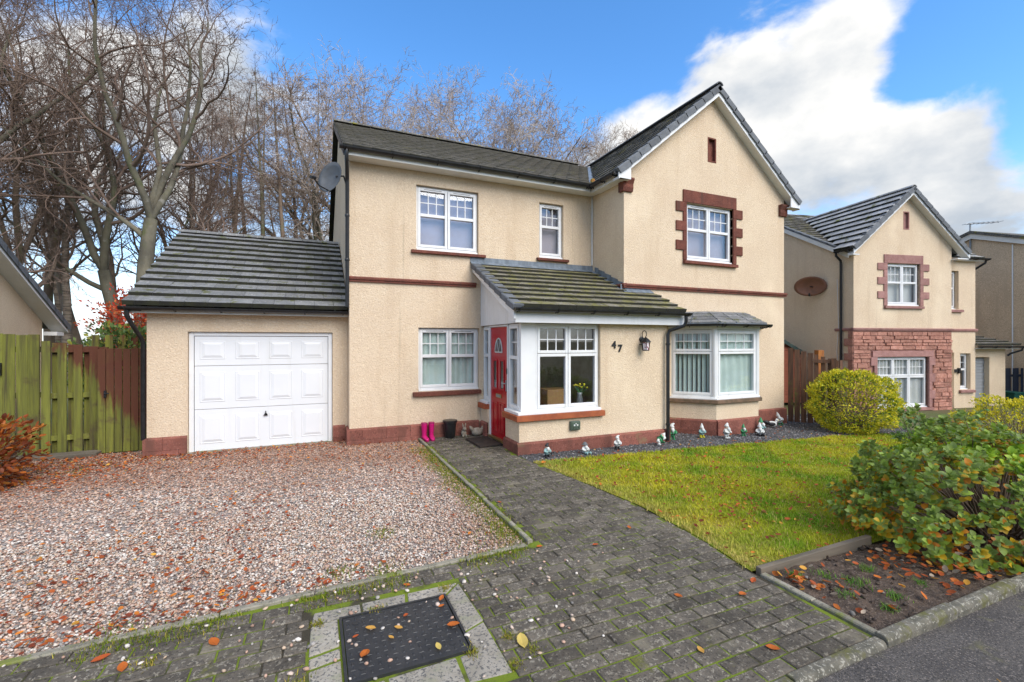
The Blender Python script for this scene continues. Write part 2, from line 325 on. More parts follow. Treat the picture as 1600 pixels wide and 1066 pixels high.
m_iron = mk('black_cast_iron', (.022, .023, .024), (.034, .034, .034), sc=8, rough=.48, bump=.001, bsc=150, spec=.5)
m_barkg = mk('green_grey_bark', (.185, .165, .115), (.10, .09, .066), sc=1.6, rough=.95, bump=.03, bsc=9, stretch=(1, 1, .5), moss=((.115, .125, .05), 1.2, .52, .70), moss2=((.26, .24, .20), 3.0, .58, .70))
m_twig = mk('russet_twig', (.165, .11, .082), (.22, .155, .12), sc=.9, rough=.9)
m_twigp = mk('pale_twig', (.56, .48, .41), (.34, .26, .21), sc=.5, rough=.9)
m_barkb = mk('brown_bark', (.215, .155, .11), (.125, .09, .066), sc=2, rough=.95, bump=.015, bsc=12, stretch=(1, 1, .4), moss=((.16, .165, .08), 1.5, .55, .7))
m_barkbirch = mk('birch_bark', (.25, .20, .15), (.085, .065, .05), sc=3, rough=.9, bump=.008, bsc=10, stretch=(.6, .6, 4))
m_shed = mk('red_shed_boards', (.34, .105, .058), (.26, .08, .045), sc=6, rough=.85, stretch=(1, 1, 8))
m_shedroof = mk('green_felt', (.055, .085, .075), (.04, .065, .058), sc=8, rough=.9)
m_woodb = mk('brown_fence_wood', (.155, .075, .042), (.085, .045, .028), sc=5, rough=.9, bump=.004, bsc=40, stretch=(6, 6, .5), rnd=.22, moss=((.15, .155, .035), 2.2, .56, .72))
m_woodo = mk('orange_post_wood', (.38, .14, .025), (.22, .075, .02), sc=6, rough=.8, stretch=(4, 4, .6))
m_navy = mk('navy_fence_paint', (.018, .025, .042), (.025, .032, .05), sc=6, rough=.7, rnd=.15)
m_teal = mk('teal_bin_plastic', (.012, .10, .075), None, rough=.45)
m_bag = mk('green_bag_plastic', (.02, .36, .08), None, rough=.4)
m_shutter = mk('grey_shutter', (.30, .31, .32), None, rough=.5)
m_gw = mk('gnome_white_paint', (.72, .73, .70), (.55, .56, .53), sc=40, rough=.6)
m_gg = mk('gnome_green_paint', (.03, .26, .09), (.05, .20, .09), sc=40, rough=.5)
m_gb = mk('gnome_black_paint', (.02, .02, .022), None, rough=.5)
m_gy = mk('gnome_yellow_paint', (.62, .55, .03), None, rough=.5)
m_gt = mk('gnome_teal_paint', (.20, .36, .36), (.30, .44, .42), sc=40, rough=.6)
m_gs = mk('gnome_skin_paint', (.62, .42, .30), None, rough=.6)
m_basket = mk('basket_brown', (.26, .15, .07), None, rough=.8)
m_stain = mk('stained_glass_pane', (.78, .72, .74), (.22, .008, .03), sc=28, rough=.3, ramp=(.52, .54))
m_yflower = mk('yellow_petal', (.70, .62, .03), None, rough=.6)
m_card = mk('tan_board', (.42, .24, .10), None, rough=.7)

def wood_stained(name):                  # bare green algae-covered timber with red-brown stain brushed on towards the garage
    m = mk(name, (.185, .19, .032), (.125, .125, .028), sc=3, rough=.92, bump=.006, bsc=30, stretch=(7, 7, .5), rnd=.22, streak=[((.075, .062, .028), (14, 14, .6), .52, .68), ((.25, .255, .045), (10, 10, .8), .56, .70)], moss=((.10, .075, .032), 2.5, .55, .70))
    nt = m.node_tree; b = nt.nodes['Principled BSDF']; src = b.inputs['Base Color'].links[0].from_socket; L = nt.links.new
    geo = nt.nodes.new('ShaderNodeNewGeometry'); sx = nt.nodes.new('ShaderNodeSeparateXYZ'); L(geo.outputs['Position'], sx.inputs[0])
    nz_ = nt.nodes.new('ShaderNodeTexNoise'); nz_.inputs['Scale'].default_value = 3.2; nz_.inputs['Detail'].default_value = 8
    mp_ = nt.nodes.new('ShaderNodeMapping'); mp_.inputs['Scale'].default_value = (3.6, 1, .55); L(geo.outputs['Position'], mp_.inputs[0]); L(mp_.outputs[0], nz_.inputs['Vector'])
    def MA(op, a, bv):
        n = nt.nodes.new('ShaderNodeMath'); n.operation = op
        for i, v in ((0, a), (1, bv)):
            if isinstance(v, (int, float)): n.inputs[i].default_value = v
            else: L(v, n.inputs[i])
        return n.outputs[0]
    v = MA('ADD', MA('MULTIPLY', MA('ADD', sx.outputs['X'], 3.25), 1.35), MA('MULTIPLY', MA('SUBTRACT', sx.outputs['Z'], 1.02), 1.1))
    v = MA('ADD', v, MA('MULTIPLY', MA('SUBTRACT', nz_.outputs['Fac'], .5), 1.6))
    mr = nt.nodes.new('ShaderNodeMapRange'); mr.inputs['From Min'].default_value = -.10; mr.inputs['From Max'].default_value = .16; mr.inputs['To Max'].default_value = .93; L(v, mr.inputs['Value'])
    mm = nt.nodes.new('ShaderNodeMixRGB'); mm.inputs[2].default_value = (.105, .030, .018, 1); L(mr.outputs[0], mm.inputs[0]); L(src, mm.inputs[1]); L(mm.outputs[0], b.inputs['Base Color'])
    return m
m_fence = wood_stained('algae_fence_timber')
# ------------------------------------------------------------------ the ground
def gz(x, y=0): return .04-.0187*max(0.0, x-3.1) if x < 16 else .04-.0187*12.9
def proj(x, y, z):
    d = x*math.sin(YAW)+y*math.cos(YAW); r = x*math.cos(YAW)-y*math.sin(YAW)
    return (800+711*r/d, 533-711*(z-CAM_H)/d, d) if d > .2 else (-9999, 9999, d)
def seen(x, y, z, m=25):
    p = proj(x, y, z); return -m < p[0] < 1600+m and -m < p[1] < 1066+m
def inside(poly, x, y):
    c = False; j = len(poly)-1
    for i in range(len(poly)):
        (xi, yi), (xj, yj) = poly[i], poly[j]
        if (yi > y) != (yj > y) and x < (xj-xi)*(y-yi)/(yj-yi)+xi: c = not c
        j = i
    return c
def sheet(name, poly, dz, mat, step=1.0, rough=0, kind='structure', label=None, parent=None):
    bm = bmesh.new(); bm.faces.new([bm.verts.new((x, y, 0)) for x, y in poly])
    xs = [p[0] for p in poly]; ys = [p[1] for p in poly]
    for a, vals, nrm in ((0, xs, (1, 0, 0)), (1, ys, (0, 1, 0))):
        t = min(vals)+step
        cuts = set()
        while t < max(vals)-.01: cuts.add(t); t += step
        if a == 0 and min(vals) < 3.1 < max(vals): cuts.add(3.1)
        for c in sorted(cuts):
            bmesh.ops.bisect_plane(bm, geom=bm.verts[:]+bm.edges[:]+bm.faces[:], plane_co=(c, 0, 0) if a == 0 else (0, c, 0), plane_no=nrm)
    for v in bm.verts:
        v.co.z = gz(v.co.x, v.co.y)+dz+(random.uniform(-rough, rough) if rough else 0)
    bmesh.ops.recalc_face_normals(bm, faces=bm.faces)
    me = bpy.data.meshes.new(name); bm.to_mesh(me); bm.free()
    if sum(p.normal.z for p in me.polygons) < 0: me.flip_normals()
    me.materials.append(mat); o = bpy.data.objects.new(name, me); COL.objects.link(o); o['kind'] = kind; attach(o, parent); return o

me = bpy.data.meshes.new('ground'); me.from_pydata([(-900, -900, -.32), (900, -900, -.32), (900, 1200, -.32), (-900, 1200, -.32)], [], [(0, 1, 2, 3)]); me.materials.append(m_ground)
g0 = bpy.data.objects.new('ground', me); COL.objects.link(g0); structure(g0)
sheet('garden_ground', [(-14, 1.66), (30, 1.66), (30, 40), (-14, 40)], -.085, m_ground, step=4)
sheet('road', [(-30, -9), (40, -9), (40, 1.68), (-30, 1.68)], -.022, m_road, step=3)
GRAVEL = [(-4.6, 3.58), (-1.68, 3.64), (1.80, 3.84), (1.80, 8.74), (.59, 8.74), (.59, 9.22), (-2.6, 9.22), (-2.6, 9.75), (-4.6, 9.9)]
sheet('driveway', GRAVEL, -.012, m_gravelbed, step=.7)
LAWN = [(3.13, 6.38), (3.30, 5.3), (3.43, 4.2), (3.40, 3.3), (3.29, 2.64), (4.72, 2.60), (12.5, 2.60), (12.5, 5.6), (10.6, 6.08), (6.9, 6.24)]
sheet('lawn', LAWN, .004, m_lawn, step=.35, rough=.008)
STRIP = [(3.07, 6.84), (3.13, 6.38), (6.9, 6.24), (10.6, 6.08), (12.5, 5.6), (13.5, 8.6), (5.0, 8.2), (5, 6.9)]
sheet('gravel_strip', STRIP, 0.0, m_darkgravelbed, step=.6)
BED = [(3.352, 1.744), (9.5, 1.744), (9.5, 2.562), (3.352, 2.562)]
sheet('planting_bed', BED, .01, m_soil, step=.09, rough=.014)
pav = sheet('paving', [(-5, 1.7), (3.29, 1.7), (3.29, 2.64), (3.40, 3.3), (3.43, 4.2), (3.30, 5.3), (3.13, 6.38), (3.06, 6.86), (3.15, 6.9), (3.15, 8.75), (1.86, 8.75), (1.86, 3.84), (1.80, 3.80), (-1.68, 3.6), (-5, 3.54)], -.0015, m_joint, step=.8)

# paving blocks -----------------------------------------------------
PATH = [(-5, 1.74), (3.25, 1.74), (3.28, 2.6), (3.39, 3.3), (3.42, 4.2), (3.29, 5.3), (3.12, 6.38), (3.05, 6.85), (3.05, 7.4), (3.14, 7.4), (3.14, 8.72), (1.91, 8.72), (1.91, 3.79), (-1.68, 3.56), (-5, 3.5)]
HOLE = (-.03, 1.04, 2.36, 3.44)
BW, BD = .236, .117
bm_ = MB().cbox(-.5, .5, -.5, .5, -.04, 0, 0)
bv = [(-.5, -.5, -.05), (.5, -.5, -.05), (.5, .5, -.05), (-.5, .5, -.05)]
def block_arrays(w, d, c=.006):
    x, y = w/2, d/2
    V = np.array([(-x,-y,-.05),(x,-y,-.05),(x,y,-.05),(-x,y,-.05),(-x,-y,-c),(x,-y,-c),(x,y,-c),(-x,y,-c),(-x+c,-y+c,0),(x-c,-y+c,0),(x-c,y-c,0),(-x+c,y-c,0)])
    F = np.array([(8,9,10,11),(0,1,5,4),(1,2,6,5),(2,3,7,6),(3,0,4,7),(4,5,9,8),(5,6,10,9),(6,7,11,10),(7,4,8,11)])
    return V, F
blocks = []
row = 0; y = 1.80
while y < 8.72:
    off = (row % 2)*BW/2 + random.uniform(-.02, .02)
    x = -4.9+off
    while x < 3.5:
        l, r_ = x-BW/2, x+BW/2
        # trim to the paved area and round the cover
        pts = [p for p in np.linspace(l+.004, r_-.004, 13) if inside(PATH, p, y) and not (HOLE[0] < p < HOLE[1] and HOLE[2] < y < HOLE[3])]
        if len(pts) >= 4:
            a, b = pts[0]-.004, pts[-1]+.004
            blocks.append(((a+b)/2, y, b-a-.011, BD-.012))
        x += BW
    y += BD; row += 1
cache = {}
def block_mesh(w, d):
    k = (round(w, 3), round(d, 3))
    if k not in cache:
        V, F = block_arrays(k[0], k[1]); me = bpy.data.meshes.new('paving_block'); me.from_pydata(V.tolist(), [], F.tolist()); me.materials.append(m_brick); cache[k] = me
    return cache[k]
def rank(b):
    p = proj(b[0], b[1], gz(b[0])); return p[2] if (-10 < p[0] < 1610 and p[1] < 1075) else 99+p[2]
blocks.sort(key=rank)
for (x, y, w, d) in blocks[:300]:
    M = T(x, y, gz(x)+random.uniform(.004, .009)) @ RX(random.uniform(-.012, .012)) @ RY(random.uniform(-.01, .01)) @ RZ(random.uniform(-.012, .012))
    inst('paving_block', block_mesh(w, d), M, pav)
Vs, Fs, Rn = [], [], []; base = 0
for (x, y, w, d) in blocks[300:]:
    V, F = block_arrays(w, d); M = T(x, y, gz(x)+random.uniform(.004, .009)) @ RX(random.uniform(-.012, .012)) @ RY(random.uniform(-.01, .01)) @ RZ(random.uniform(-.012, .012))
    A = np.array(M); V = V @ A[:3, :3].T + A[:3, 3]
    Vs.append(V); Fs.append(F+base); base += len(V); Rn += [random.random()]*len(V)
np_obj('distant_paving_blocks', np.vstack(Vs), np.vstack(Fs), m_brick, pav, kind='stuff', rnd=Rn)

# edgings, kerbs, sleeper -------------------------------------------
y = 3.84
while y < 8.6:
    L_ = .61; MB(T(1.855, y, gz(1.85))).cbox(-.025, .025, 0, L_-.006, -.1, .028+random.uniform(-.004, .006), .008).obj('edging_stone', m_edging, pav); y += L_
x = 1.80
while x > -3.4:
    L_ = .6; x0 = x-L_
    yA = 3.815+(x-1.8)*.0575
    MB(T(x, yA, gz(x)) @ RZ(math.atan(.0575))).cbox(-L_+.006, 0, -.03, .025, -.1, .018+random.uniform(-.005, .006), .008).obj('edging_stone', m_edging, pav); x -= L_
y = 1.74
while y < 2.55:
    MB(T(3.325, y, gz(3.3))).cbox(-.028, .028, 0, .41, -.1, .022+random.uniform(-.004, .004), .008).obj('edging_stone', m_edging, pav); y += .415
kerb = thing('kerb', 'lichened concrete kerb between the planting bed and the asphalt road', 'kerb', (4.5, 1.68, 0))
x = -2.6
while x < 9.5:
    L_ = .9 if x > 3.3 else .84
    up = .006 if x < 2.4 else (.014 if x < 3.2 else .05)
    if x > 3.2 or x+L_ < 3.4:
        zz = gz(x+.4)
        prof = [(1.665, zz-.2), (1.665, zz+up-.03), (1.675, zz+up-.008), (1.69, zz+up), (1.735, zz+up), (1.745, zz+up-.01), (1.745, zz-.2)]
        MB().prism(prof, 'x', x+.004, x+L_-.004).obj('kerb_stone', m_kerb, kerb, bevel=.012)
    x += L_
sl = MB(T(3.30, 2.585, gz(4)) @ RZ(R(0.4))).box(0, 1.50, -.025, .025, -.08, .075).obj('timber_edging', m_sleeper, None, bevel=.006)
tag(sl, 'weathered grey timber board edging the lawn beside the planting bed', 'edging')

# inspection cover with broken granite surround ----------------------
cov = thing('manhole_cover', 'black chequered inspection cover set in the block paving', 'manhole cover', (.52, 2.96, .04))
mb = MB(); mb.box(.175, .875, 2.655, 3.275, -.02, .052); mb.obj('plate', m_iron, cov, bevel=.004)
fr = MB(); fr.box(.155, .171, 2.635, 3.295, -.02, .057); fr.box(.879, .895, 2.635, 3.295, -.02, .057); fr.box(.171, .879, 2.635, 2.651, -.02, .057); fr.box(.171, .879, 3.279, 3.295, -.02, .057); fr.obj('frame', m_iron, cov)
tr = MB()
for i in range(14):
    for j in range(12):
        cx, cy_ = .205+i*.049, 2.69+j*.05
        a, b = (.016, .006) if (i+j) % 2 else (.006, .016)
        if i in (1, 12) and j in (1, 10): continue
        tr.add([(cx-a, cy_-b, .052), (cx+a, cy_-b, .052), (cx+a, cy_+b, .052), (cx-a, cy_+b, .052), (cx-a*.6, cy_-b*.6, .056), (cx+a*.6, cy_-b*.6, .056), (cx+a*.6, cy_+b*.6, .056), (cx-a*.6, cy_+b*.6, .056)],
               [(4, 5, 6, 7), (0, 1, 5, 4), (1, 2, 6, 5), (2, 3, 7, 6), (3, 0, 4, 7)])
for cx, cy_ in ((.254, 2.74), (.79, 2.74), (.254, 3.19), (.79, 3.19)): tr.lathe([(.02, .052), (.02, .0555), (.001, .0555)], 10, (cx, cy_, 0))
tr.obj('tread_pattern', m_iron, cov, kind='stuff')
slabs = [[(.90, 3.29), (1.03, 3.42), (1.05, 2.90), (.90, 2.84)], [(.90, 2.825), (1.045, 2.885), (1.04, 2.38), (.79, 2.40), (.80, 2.62), (.90, 2.63)], [(.77, 2.40), (.40, 2.38), (.38, 2.61), (.775, 2.625)], [(.38, 2.38), (-.02, 2.37), (-.01, 2.61), (.36, 2.61)],
         [(-.02, 2.63), (-.03, 2.84), (.145, 2.87), (.145, 2.63)], [(-.03, 2.86), (-.03, 2.95), (.145, 2.985), (.145, 2.89)], [(-.03, 2.975), (-.02, 3.28), (.145, 3.30), (.145, 3.01)],
         [(-.02, 3.30), (0, 3.44), (.30, 3.43), (.30, 3.31)], [(.315, 3.31), (.315, 3.43), (.62, 3.43), (.60, 3.305)], [(.625, 3.305), (.64, 3.43), (1.02, 3.43), (.89, 3.305)]]
for p in slabs:
    o = MB().prism([(a, b) for a, b in p], 'z', -.03, .046+random.uniform(-.004, .006)).obj('granite_surround', m_slab, pav, bevel=.008)

# ------------------------------------------------------------------ building helpers
def wall_grid(mb, M, x0, x1, z0, z1, ops, rev=.11):
    """wall face in local x,z (y=0 outside, y>0 inside) with openings and their reveals"""
    m2 = MB(M)
    xs = sorted({x0, x1, *[v for o in ops for v in o[:2]]}); zs = sorted({z0, z1, *[v for o in ops for v in o[2:4]]})
    for i in range(len(xs)-1):
        for j in range(len(zs)-1):
            cx, cz = (xs[i]+xs[i+1])/2, (zs[j]+zs[j+1])/2
            if any(o[0] < cx < o[1] and o[2] < cz < o[3] for o in ops): continue
            m2.face((xs[i], 0, zs[j]), (xs[i+1], 0, zs[j]), (xs[i+1], 0, zs[j+1]), (xs[i], 0, zs[j+1]))
    for a, b, c, d in [o[:4] for o in ops]:
        m2.face((a, 0, c), (a, rev, c), (a, rev, d), (a, 0, d)); m2.face((b, 0, c), (b, 0, d), (b, rev, d), (b, rev, c))
        m2.face((a, 0, d), (a, rev, d), (b, rev, d), (b, 0, d)); m2.face((a, 0, c), (b, 0, c), (b, rev, c), (a, rev, c))
    mb.v_off = len(mb.v); b0 = len(mb.v); mb.v += m2.v; mb.f += [[b0+i for i in f] for f in m2.f]

def frame_rect(mb, x0, x1, z0, z1, y0, y1, w):
    mb.box(x0, x0+w, y0, y1, z0, z1); mb.box(x1-w, x1, y0, y1, z0, z1); mb.box(x0+w, x1-w, y0, y1, z0, z0+w); mb.box(x0+w, x1-w, y0, y1, z1-w, z1)

def window(house, M, x0, x1, z0, z1, lights, y=.07, sill=None, room=True, roommat=None, vents=True, blind=None, name='window', label=None):
    """lights: (fx0, fx1, fz0, fz1, style) as fractions; style: 'split:f' top gridded / 'grid' / 'plain'; every light has its own sash"""
    W, H = x1-x0, z1-z0; fr = MB(M); frame_rect(fr, x0, x1, z0, z1, y, y+.07, .04)
    panes, bars = [], []
    def grid(a, b, c, d, nx, nzz):
        mb = MB(M)
        for i in range(1, nx): q = a+(b-a)*i/nx; mb.box(q-.009, q+.009, y+.024, y+.040, c, d)
        for j in range(1, nzz):
            q = c+(d-c)*j/nzz
            for i in range(nx): mb.box(a+(b-a)*i/nx+(.009 if i else 0), a+(b-a)*(i+1)/nx-(.009 if i < nx-1 else 0), y+.025, y+.039, q-.009, q+.009)
        bars.append(mb)
    for (a, b, c, d, st) in lights:
        A, B, C, D = x0+.03+a*(W-.06), x0+.03+b*(W-.06), z0+.03+c*(H-.06), z0+.03+d*(H-.06)
        g = .004
        frame_rect(fr, A+g, B-g, C+g, D-g, y-.014, y+.05, .05)
        i0, i1, k0, k1 = A+g+.05, B-g-.05, C+g+.05, D-g-.05
        fr_in = lambda p0, p1, q0, q1: panes.append(MB(M).box(p0-.004, p1+.004, y+.030, y+.034, q0-.004, q1+.004))
        if st.startswith('split'):
            _, f_, nx = st.split(':'); zt = k0+(k1-k0)*float(f_); nx = int(nx)
            fr.box(i0, i1, y-.012, y+.05, zt-.03, zt+.03)
            fr_in(i0, i1, k0, zt-.03); fr_in(i0, i1, zt+.03, k1); grid(i0, i1, zt+.03, k1, nx, 2)
        elif st.startswith('grid'):
            fr_in(i0, i1, k0, k1); grid(i0, i1, k0, k1, int(st.split(':')[1]), 2)
        else: fr_in(i0, i1, k0, k1)
    fr.box(x0-.0, x1+.0, y-.05, y+.03, z0-.035, z0-.001)
    o = fr.obj(name, m_white, house, bevel=.006)
    if label: o['label'] = label
    if vents:
        v = MB(M)
        for (a, b, c, d, st) in lights:
            if d > .99:
                A, B = x0+.03+a*(W-.06), x0+.03+b*(W-.06); m_ = (A+B)/2; hw = (B-A)*.30; v.box(m_-hw, m_+hw, y-.018, y-.0145, z1-.058, z1-.050)
        v.obj('trickle_vent', m_black, o)
    for p in panes: p.obj('pane', m_glass, o)
    for b in bars: b.obj('glazing_bars', m_white, o)
    if sill:
        sx0, sx1, sz0, sz1, out, sm = sill
        MB(M).prism([(-out, sz0), (-out, sz1-.015), (.05, sz1), (.05, sz0)], 'x', sx0, sx1).obj('sill', sm, o, bevel=.005)
    if room:
        r = MB(M); e = .25; yb = y+1.6; ya = y+.075
        r.face((x0-e, ya, z0-e), (x0-e, yb, z0-e), (x0-e, yb, z1+e), (x0-e, ya, z1+e)); r.face((x1+e, ya, z0-e), (x1+e, yb, z0-e), (x1+e, yb, z1+e), (x1+e, ya, z1+e))
        r.face((x0-e, yb, z0-e), (x1+e, yb, z0-e), (x1+e, yb, z1+e), (x0-e, yb, z1+e)); r.face((x0-e, ya, z0-e), (x1+e, ya, z0-e), (x1+e, yb, z0-e), (x0-e, yb, z0-e)); r.face((x0-e, ya, z1+e), (x1+e, ya, z1+e), (x1+e, yb, z1+e), (x0-e, yb, z1+e))
        r.obj('room_lining', roommat or m_room, o)
    if blind:
        kind, f0, f1, zb0, zb1, mat = blind
        b = MB(M)
        A, B = x0+.05+f0*(W-.1), x0+.05+f1*(W-.1); Z0, Z1 = z0+.03+zb0*(H-.06), z0+.03+zb1*(H-.06)
        if kind == 'slats':
            n = max(2, int((B-A)/.085))
            for i in range(n):
                c = A+(B-A)*(i+.5)/n; a = R(38+10*math.sin(i*1.7)); dx, dy = .046*math.cos(a), .046*math.sin(a)
                b.add([(c-dx, y+.09-dy, Z0), (c+dx, y+.09+dy, Z0), (c+dx, y+.09+dy, Z1), (c-dx, y+.09-dy, Z1)], [(0, 1, 2, 3)])
            bo = b.obj('vertical_blind', mat, o)
        elif kind == 'curtain':
            n = int((B-A)/.018); vs_, fs_ = [], []
            for i in range(n+1):
                t = A+(B-A)*i/n; yy = y+.085+.016*math.sin(i*.62+math.sin(i*.11)*1.5); vs_ += [(t, yy, Z0), (t, yy, Z1)]
            fs_ = [(2*i, 2*i+2, 2*i+3, 2*i+1) for i in range(n)]
            b.add(vs_, fs_); b.obj('curtain', mat, o, smooth=True)
        else:
            b.face((A, y+.14, Z0), (B, y+.14, Z0), (B, y+.14, Z1), (A, y+.14, Z1)); b.obj('blind', mat, o)
    return o

def tile_arrays(w, L, th=.026, sh=.075):
    x = w/2
    V = np.array([(-x, 0, 0), (x, 0, 0), (x, L, -sh*L), (-x, L, -sh*L), (-x, 0, th), (x, 0, th), (x, L, th-sh*L), (-x, L, th-sh*L)], dtype=float)
    V[:, 2] += .004
    F = np.array([(0, 3, 2, 1), (4, 5, 6, 7), (0, 1, 5, 4), (1, 2, 6, 5), (2, 3, 7, 6), (3, 0, 4, 7)]); return V, F
tcache = {}
def tile_slope(roof, org, u, v, width, length, gauge, urange, mat, single=True, tw=.325, th=.026, name='tile', stname='roof_tiles', MX=None, sh=.10, tail=None):
    """broken-bond flat tiles laid on the plane org + a*u + b*v"""
    u = Vector(u).normalized(); v = Vector(v).normalized(); n = u.cross(v).normalized(); org = Vector(org)
    rows = int(round(length/gauge)); gauge = length/rows; th = sh*(gauge+.07)+.012
    Vs, Fs, Rn = [], [], []; base = 0
    for j in range(rows):
        b = j*gauge; lo, hi = urange(b+gauge*.45)
        st = -tw if j % 2 else -tw*1.5
        a = st
        while a < width+tw:
            l, r_ = max(a, lo), min(a+tw, hi); a += tw
            if r_-l < .035: continue
            w = r_-l-.006; L_ = gauge+.07 if j < rows-1 else gauge
            c = org+u*((l+r_)/2)+v*b+n*random.uniform(-.002, .003)
            Mx = Matrix(((u.x, v.x, n.x, c.x), (u.y, v.y, n.y, c.y), (u.z, v.z, n.z, c.z), (0, 0, 0, 1))) @ RZ(random.uniform(-.004, .004))
            if single:
                k = (round(w, 2), round(L_, 3), mat.name, th)
                if k not in tcache:
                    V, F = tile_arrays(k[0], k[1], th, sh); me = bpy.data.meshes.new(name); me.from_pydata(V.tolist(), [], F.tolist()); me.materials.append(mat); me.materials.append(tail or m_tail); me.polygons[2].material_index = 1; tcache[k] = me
                inst(name, tcache[k], (MX @ Mx) if MX else Mx, roof)
            else:
                V, F = tile_arrays(w, L_, th, sh); A = np.array((MX @ Mx) if MX else Mx); V = V @ A[:3, :3].T+A[:3, 3]
                Vs.append(V); Fs.append(F+base); base += len(V); Rn += [random.random()]*8
    if not single:
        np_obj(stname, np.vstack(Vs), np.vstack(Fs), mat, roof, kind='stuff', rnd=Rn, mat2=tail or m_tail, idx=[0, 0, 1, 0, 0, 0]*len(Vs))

def gutter(house, a, b, r=.056, mat=None, br=.85, name='gutter', out=None):
    """half-round gutter from a to b with brackets; out = direction away from the wall"""
    a, b = Vector(a), Vector(b); t = (b-a).normalized(); o_ = Vector(out) if out else t.cross(Vector((0, 0, 1)))
    mb = MB(); n = 9; vs_, fs_ = [], []
    prof = [(math.cos(math.pi+math.pi*i/(n-1))*r, math.sin(math.pi+math.pi*i/(n-1))*r) for i in range(n)]+[(r*.86, .002), (-r*.86, .002)]
    m = len(prof)
    for p in (a, b):
        for (q, z) in prof: vs_.append(p+o_*q+Vector((0, 0, z)))
    fs_ = [(i, (i+1) % m, m+(i+1) % m, m+i) for i in range(m)]+[list(range(m))[::-1], list(range(m, 2*m))]
    mb.add(vs_, fs_); g = mb.obj(name, mat or m_black, house)
    L_ = (b-a).length; k = max(1, int(L_/br))
    for i in range(k+1):
        p = a+t*(.08+(L_-.16)*i/k); br_ = MB()
        pts = [p+o_*(math.cos(math.pi+math.pi*q/8)*(r+.008))+Vector((0, 0, math.sin(math.pi+math.pi*q/8)*(r+.008))) for q in range(9)]
        br_.tube(pts, .011, 5); br_.tube([p-o_*(r+.008), p-o_*(r+.012)+Vector((0, 0, -.07))], .01, 5); br_.obj('gutter_bracket', mat or m_black, g)
    return g
def downpipe(house, pts, r=.034, clips=()):
    d = MB().tube(pts, r, 10).obj('downpipe', m_black, house, smooth='auto')
    for p in clips: MB().lathe([(r+.007, -.022), (r+.009, -.01), (r+.009, .01), (r+.007, .022)], 10, p).obj('pipe_clip', m_black, d)
    return d
def plinth_run(house, p0, p1, zt, zb, th=.045, bl=.44, courses=2, mat=None, chamf=True):
    """dressed blocks standing proud of the wall foot from p0 to p1 (outside on the right-hand side when walking p0 to p1)"""
    p0, p1 = Vector((*p0, 0)), Vector((*p1, 0)); t = (p1-p0); L_ = t.length; t.normalize(); nrm = Vector((t.y, -t.x, 0))
    ang = math.atan2(t.y, t.x); h = (zt-zb)/courses
    for c in range(courses):
        z0, z1 = zb+c*h, zb+(c+1)*h; n = max(1, int(round(L_/bl))); x = 0.0; first = bl*(.5 if c % 2 else 1.0)
        xs = [0.0]; q = first
        while q < L_-.1: xs.append(q); q += bl
        xs.append(L_)
        for i in range(len(xs)-1):
            a, b = xs[i]+(.002 if i else 0), xs[i+1]-(.002 if i < len(xs)-2 else 0); e = random.uniform(-.002, .002)
            top = c == courses-1 and chamf
            poly = [(.02, z0+.002), (-th-e, z0+.002), (-th-e, z1-(.03 if top else .002)), (.0 if top else .02, z1)] + ([(.02, z1)] if top else [])
            MB(T(p0.x, p0.y, 0) @ RZ(ang)).prism(poly, 'x', a, b).obj('plinth_block', mat or m_plinth, house)
def verge(roof, p0, p1, n, w=.10, h=.13, side=1, M=None, mat=None, hang=.07, back=.16, depthdir=(0, -1, 0)):
    """stepped verge caps from eave point p0 up to p1"""
    p0, p1 = Vector(p0), Vector(p1); L_ = (p1-p0).length; v = (p1-p0).normalized(); d = Vector(depthdir).normalized(); nn = d.cross(v) 
    if nn.z < 0: nn = -nn
    g = L_/n
    for i in range(n):
        a, b = i*g-.01, (i+1)*g+.025; mb = MB(M)
        vs_ = []
        for s_, lift in ((a, .034), (b, .012)):
            for (q, z) in ((-back, -.004), (-back, .03), (.012, .034), (.03, .018), (.03, -hang), (.012, -hang)):
                vs_.append(p0+v*s_+d*q+nn*(z+lift))
        k = 6
        mb.add(vs_, [list(range(k))[::-1], list(range(k, 2*k))]+[(j, (j+1) % k, k+(j+1) % k, k+j) for j in range(k)])
        mb.obj('verge_cap', mat or m_verge, roof, bevel=.006)
def ridge(roof, a, b, n, r=.11, M=None, mat=None, ang=55):
    a, b = Vector(a), Vector(b); t = (b-a)/n; s_ = t.normalized().cross(Vector((0, 0, 1)))
    for i in range(n):
        mb = MB(M); vs_ = []; k = 7
        for p in (a+t*(i+.01), a+t*(i+.99)):
            for q in range(k):
                w = R(-ang-15+ (2*ang+30)*q/(k-1)); vs_.append(p+s_*math.sin(w)*r+Vector((0, 0, math.cos(w)*r-.055)))
            for q in reversed(range(k)):
                w = R(-ang-15+(2*ang+30)*q/(k-1)); vs_.append(p+s_*math.sin(w)*(r-.02)+Vector((0, 0, math.cos(w)*(r-.02)-.055)))
        m = 2*k
        mb.add(vs_, [list(range(m))[::-1], list(range(m, 2*m))]+[(j, (j+1) % m, m+(j+1) % m, m+j) for j in range(m)]); mb.obj('ridge_tile', mat or m_verge, roof)
        if i: # bedding joint between the ridge tiles
            pass
# ------------------------------------------------------------------ the house
house = thing('house', 'cream roughcast detached house numbered 47 with attached garage and red front door', 'house', (3.5, 9, 0))
WX0, FY, GY, GX0, GX1 = .59, 8.80, 7.65, 5.83, 10.67
AY = 9.24                                       # garage front
BY = 16.6
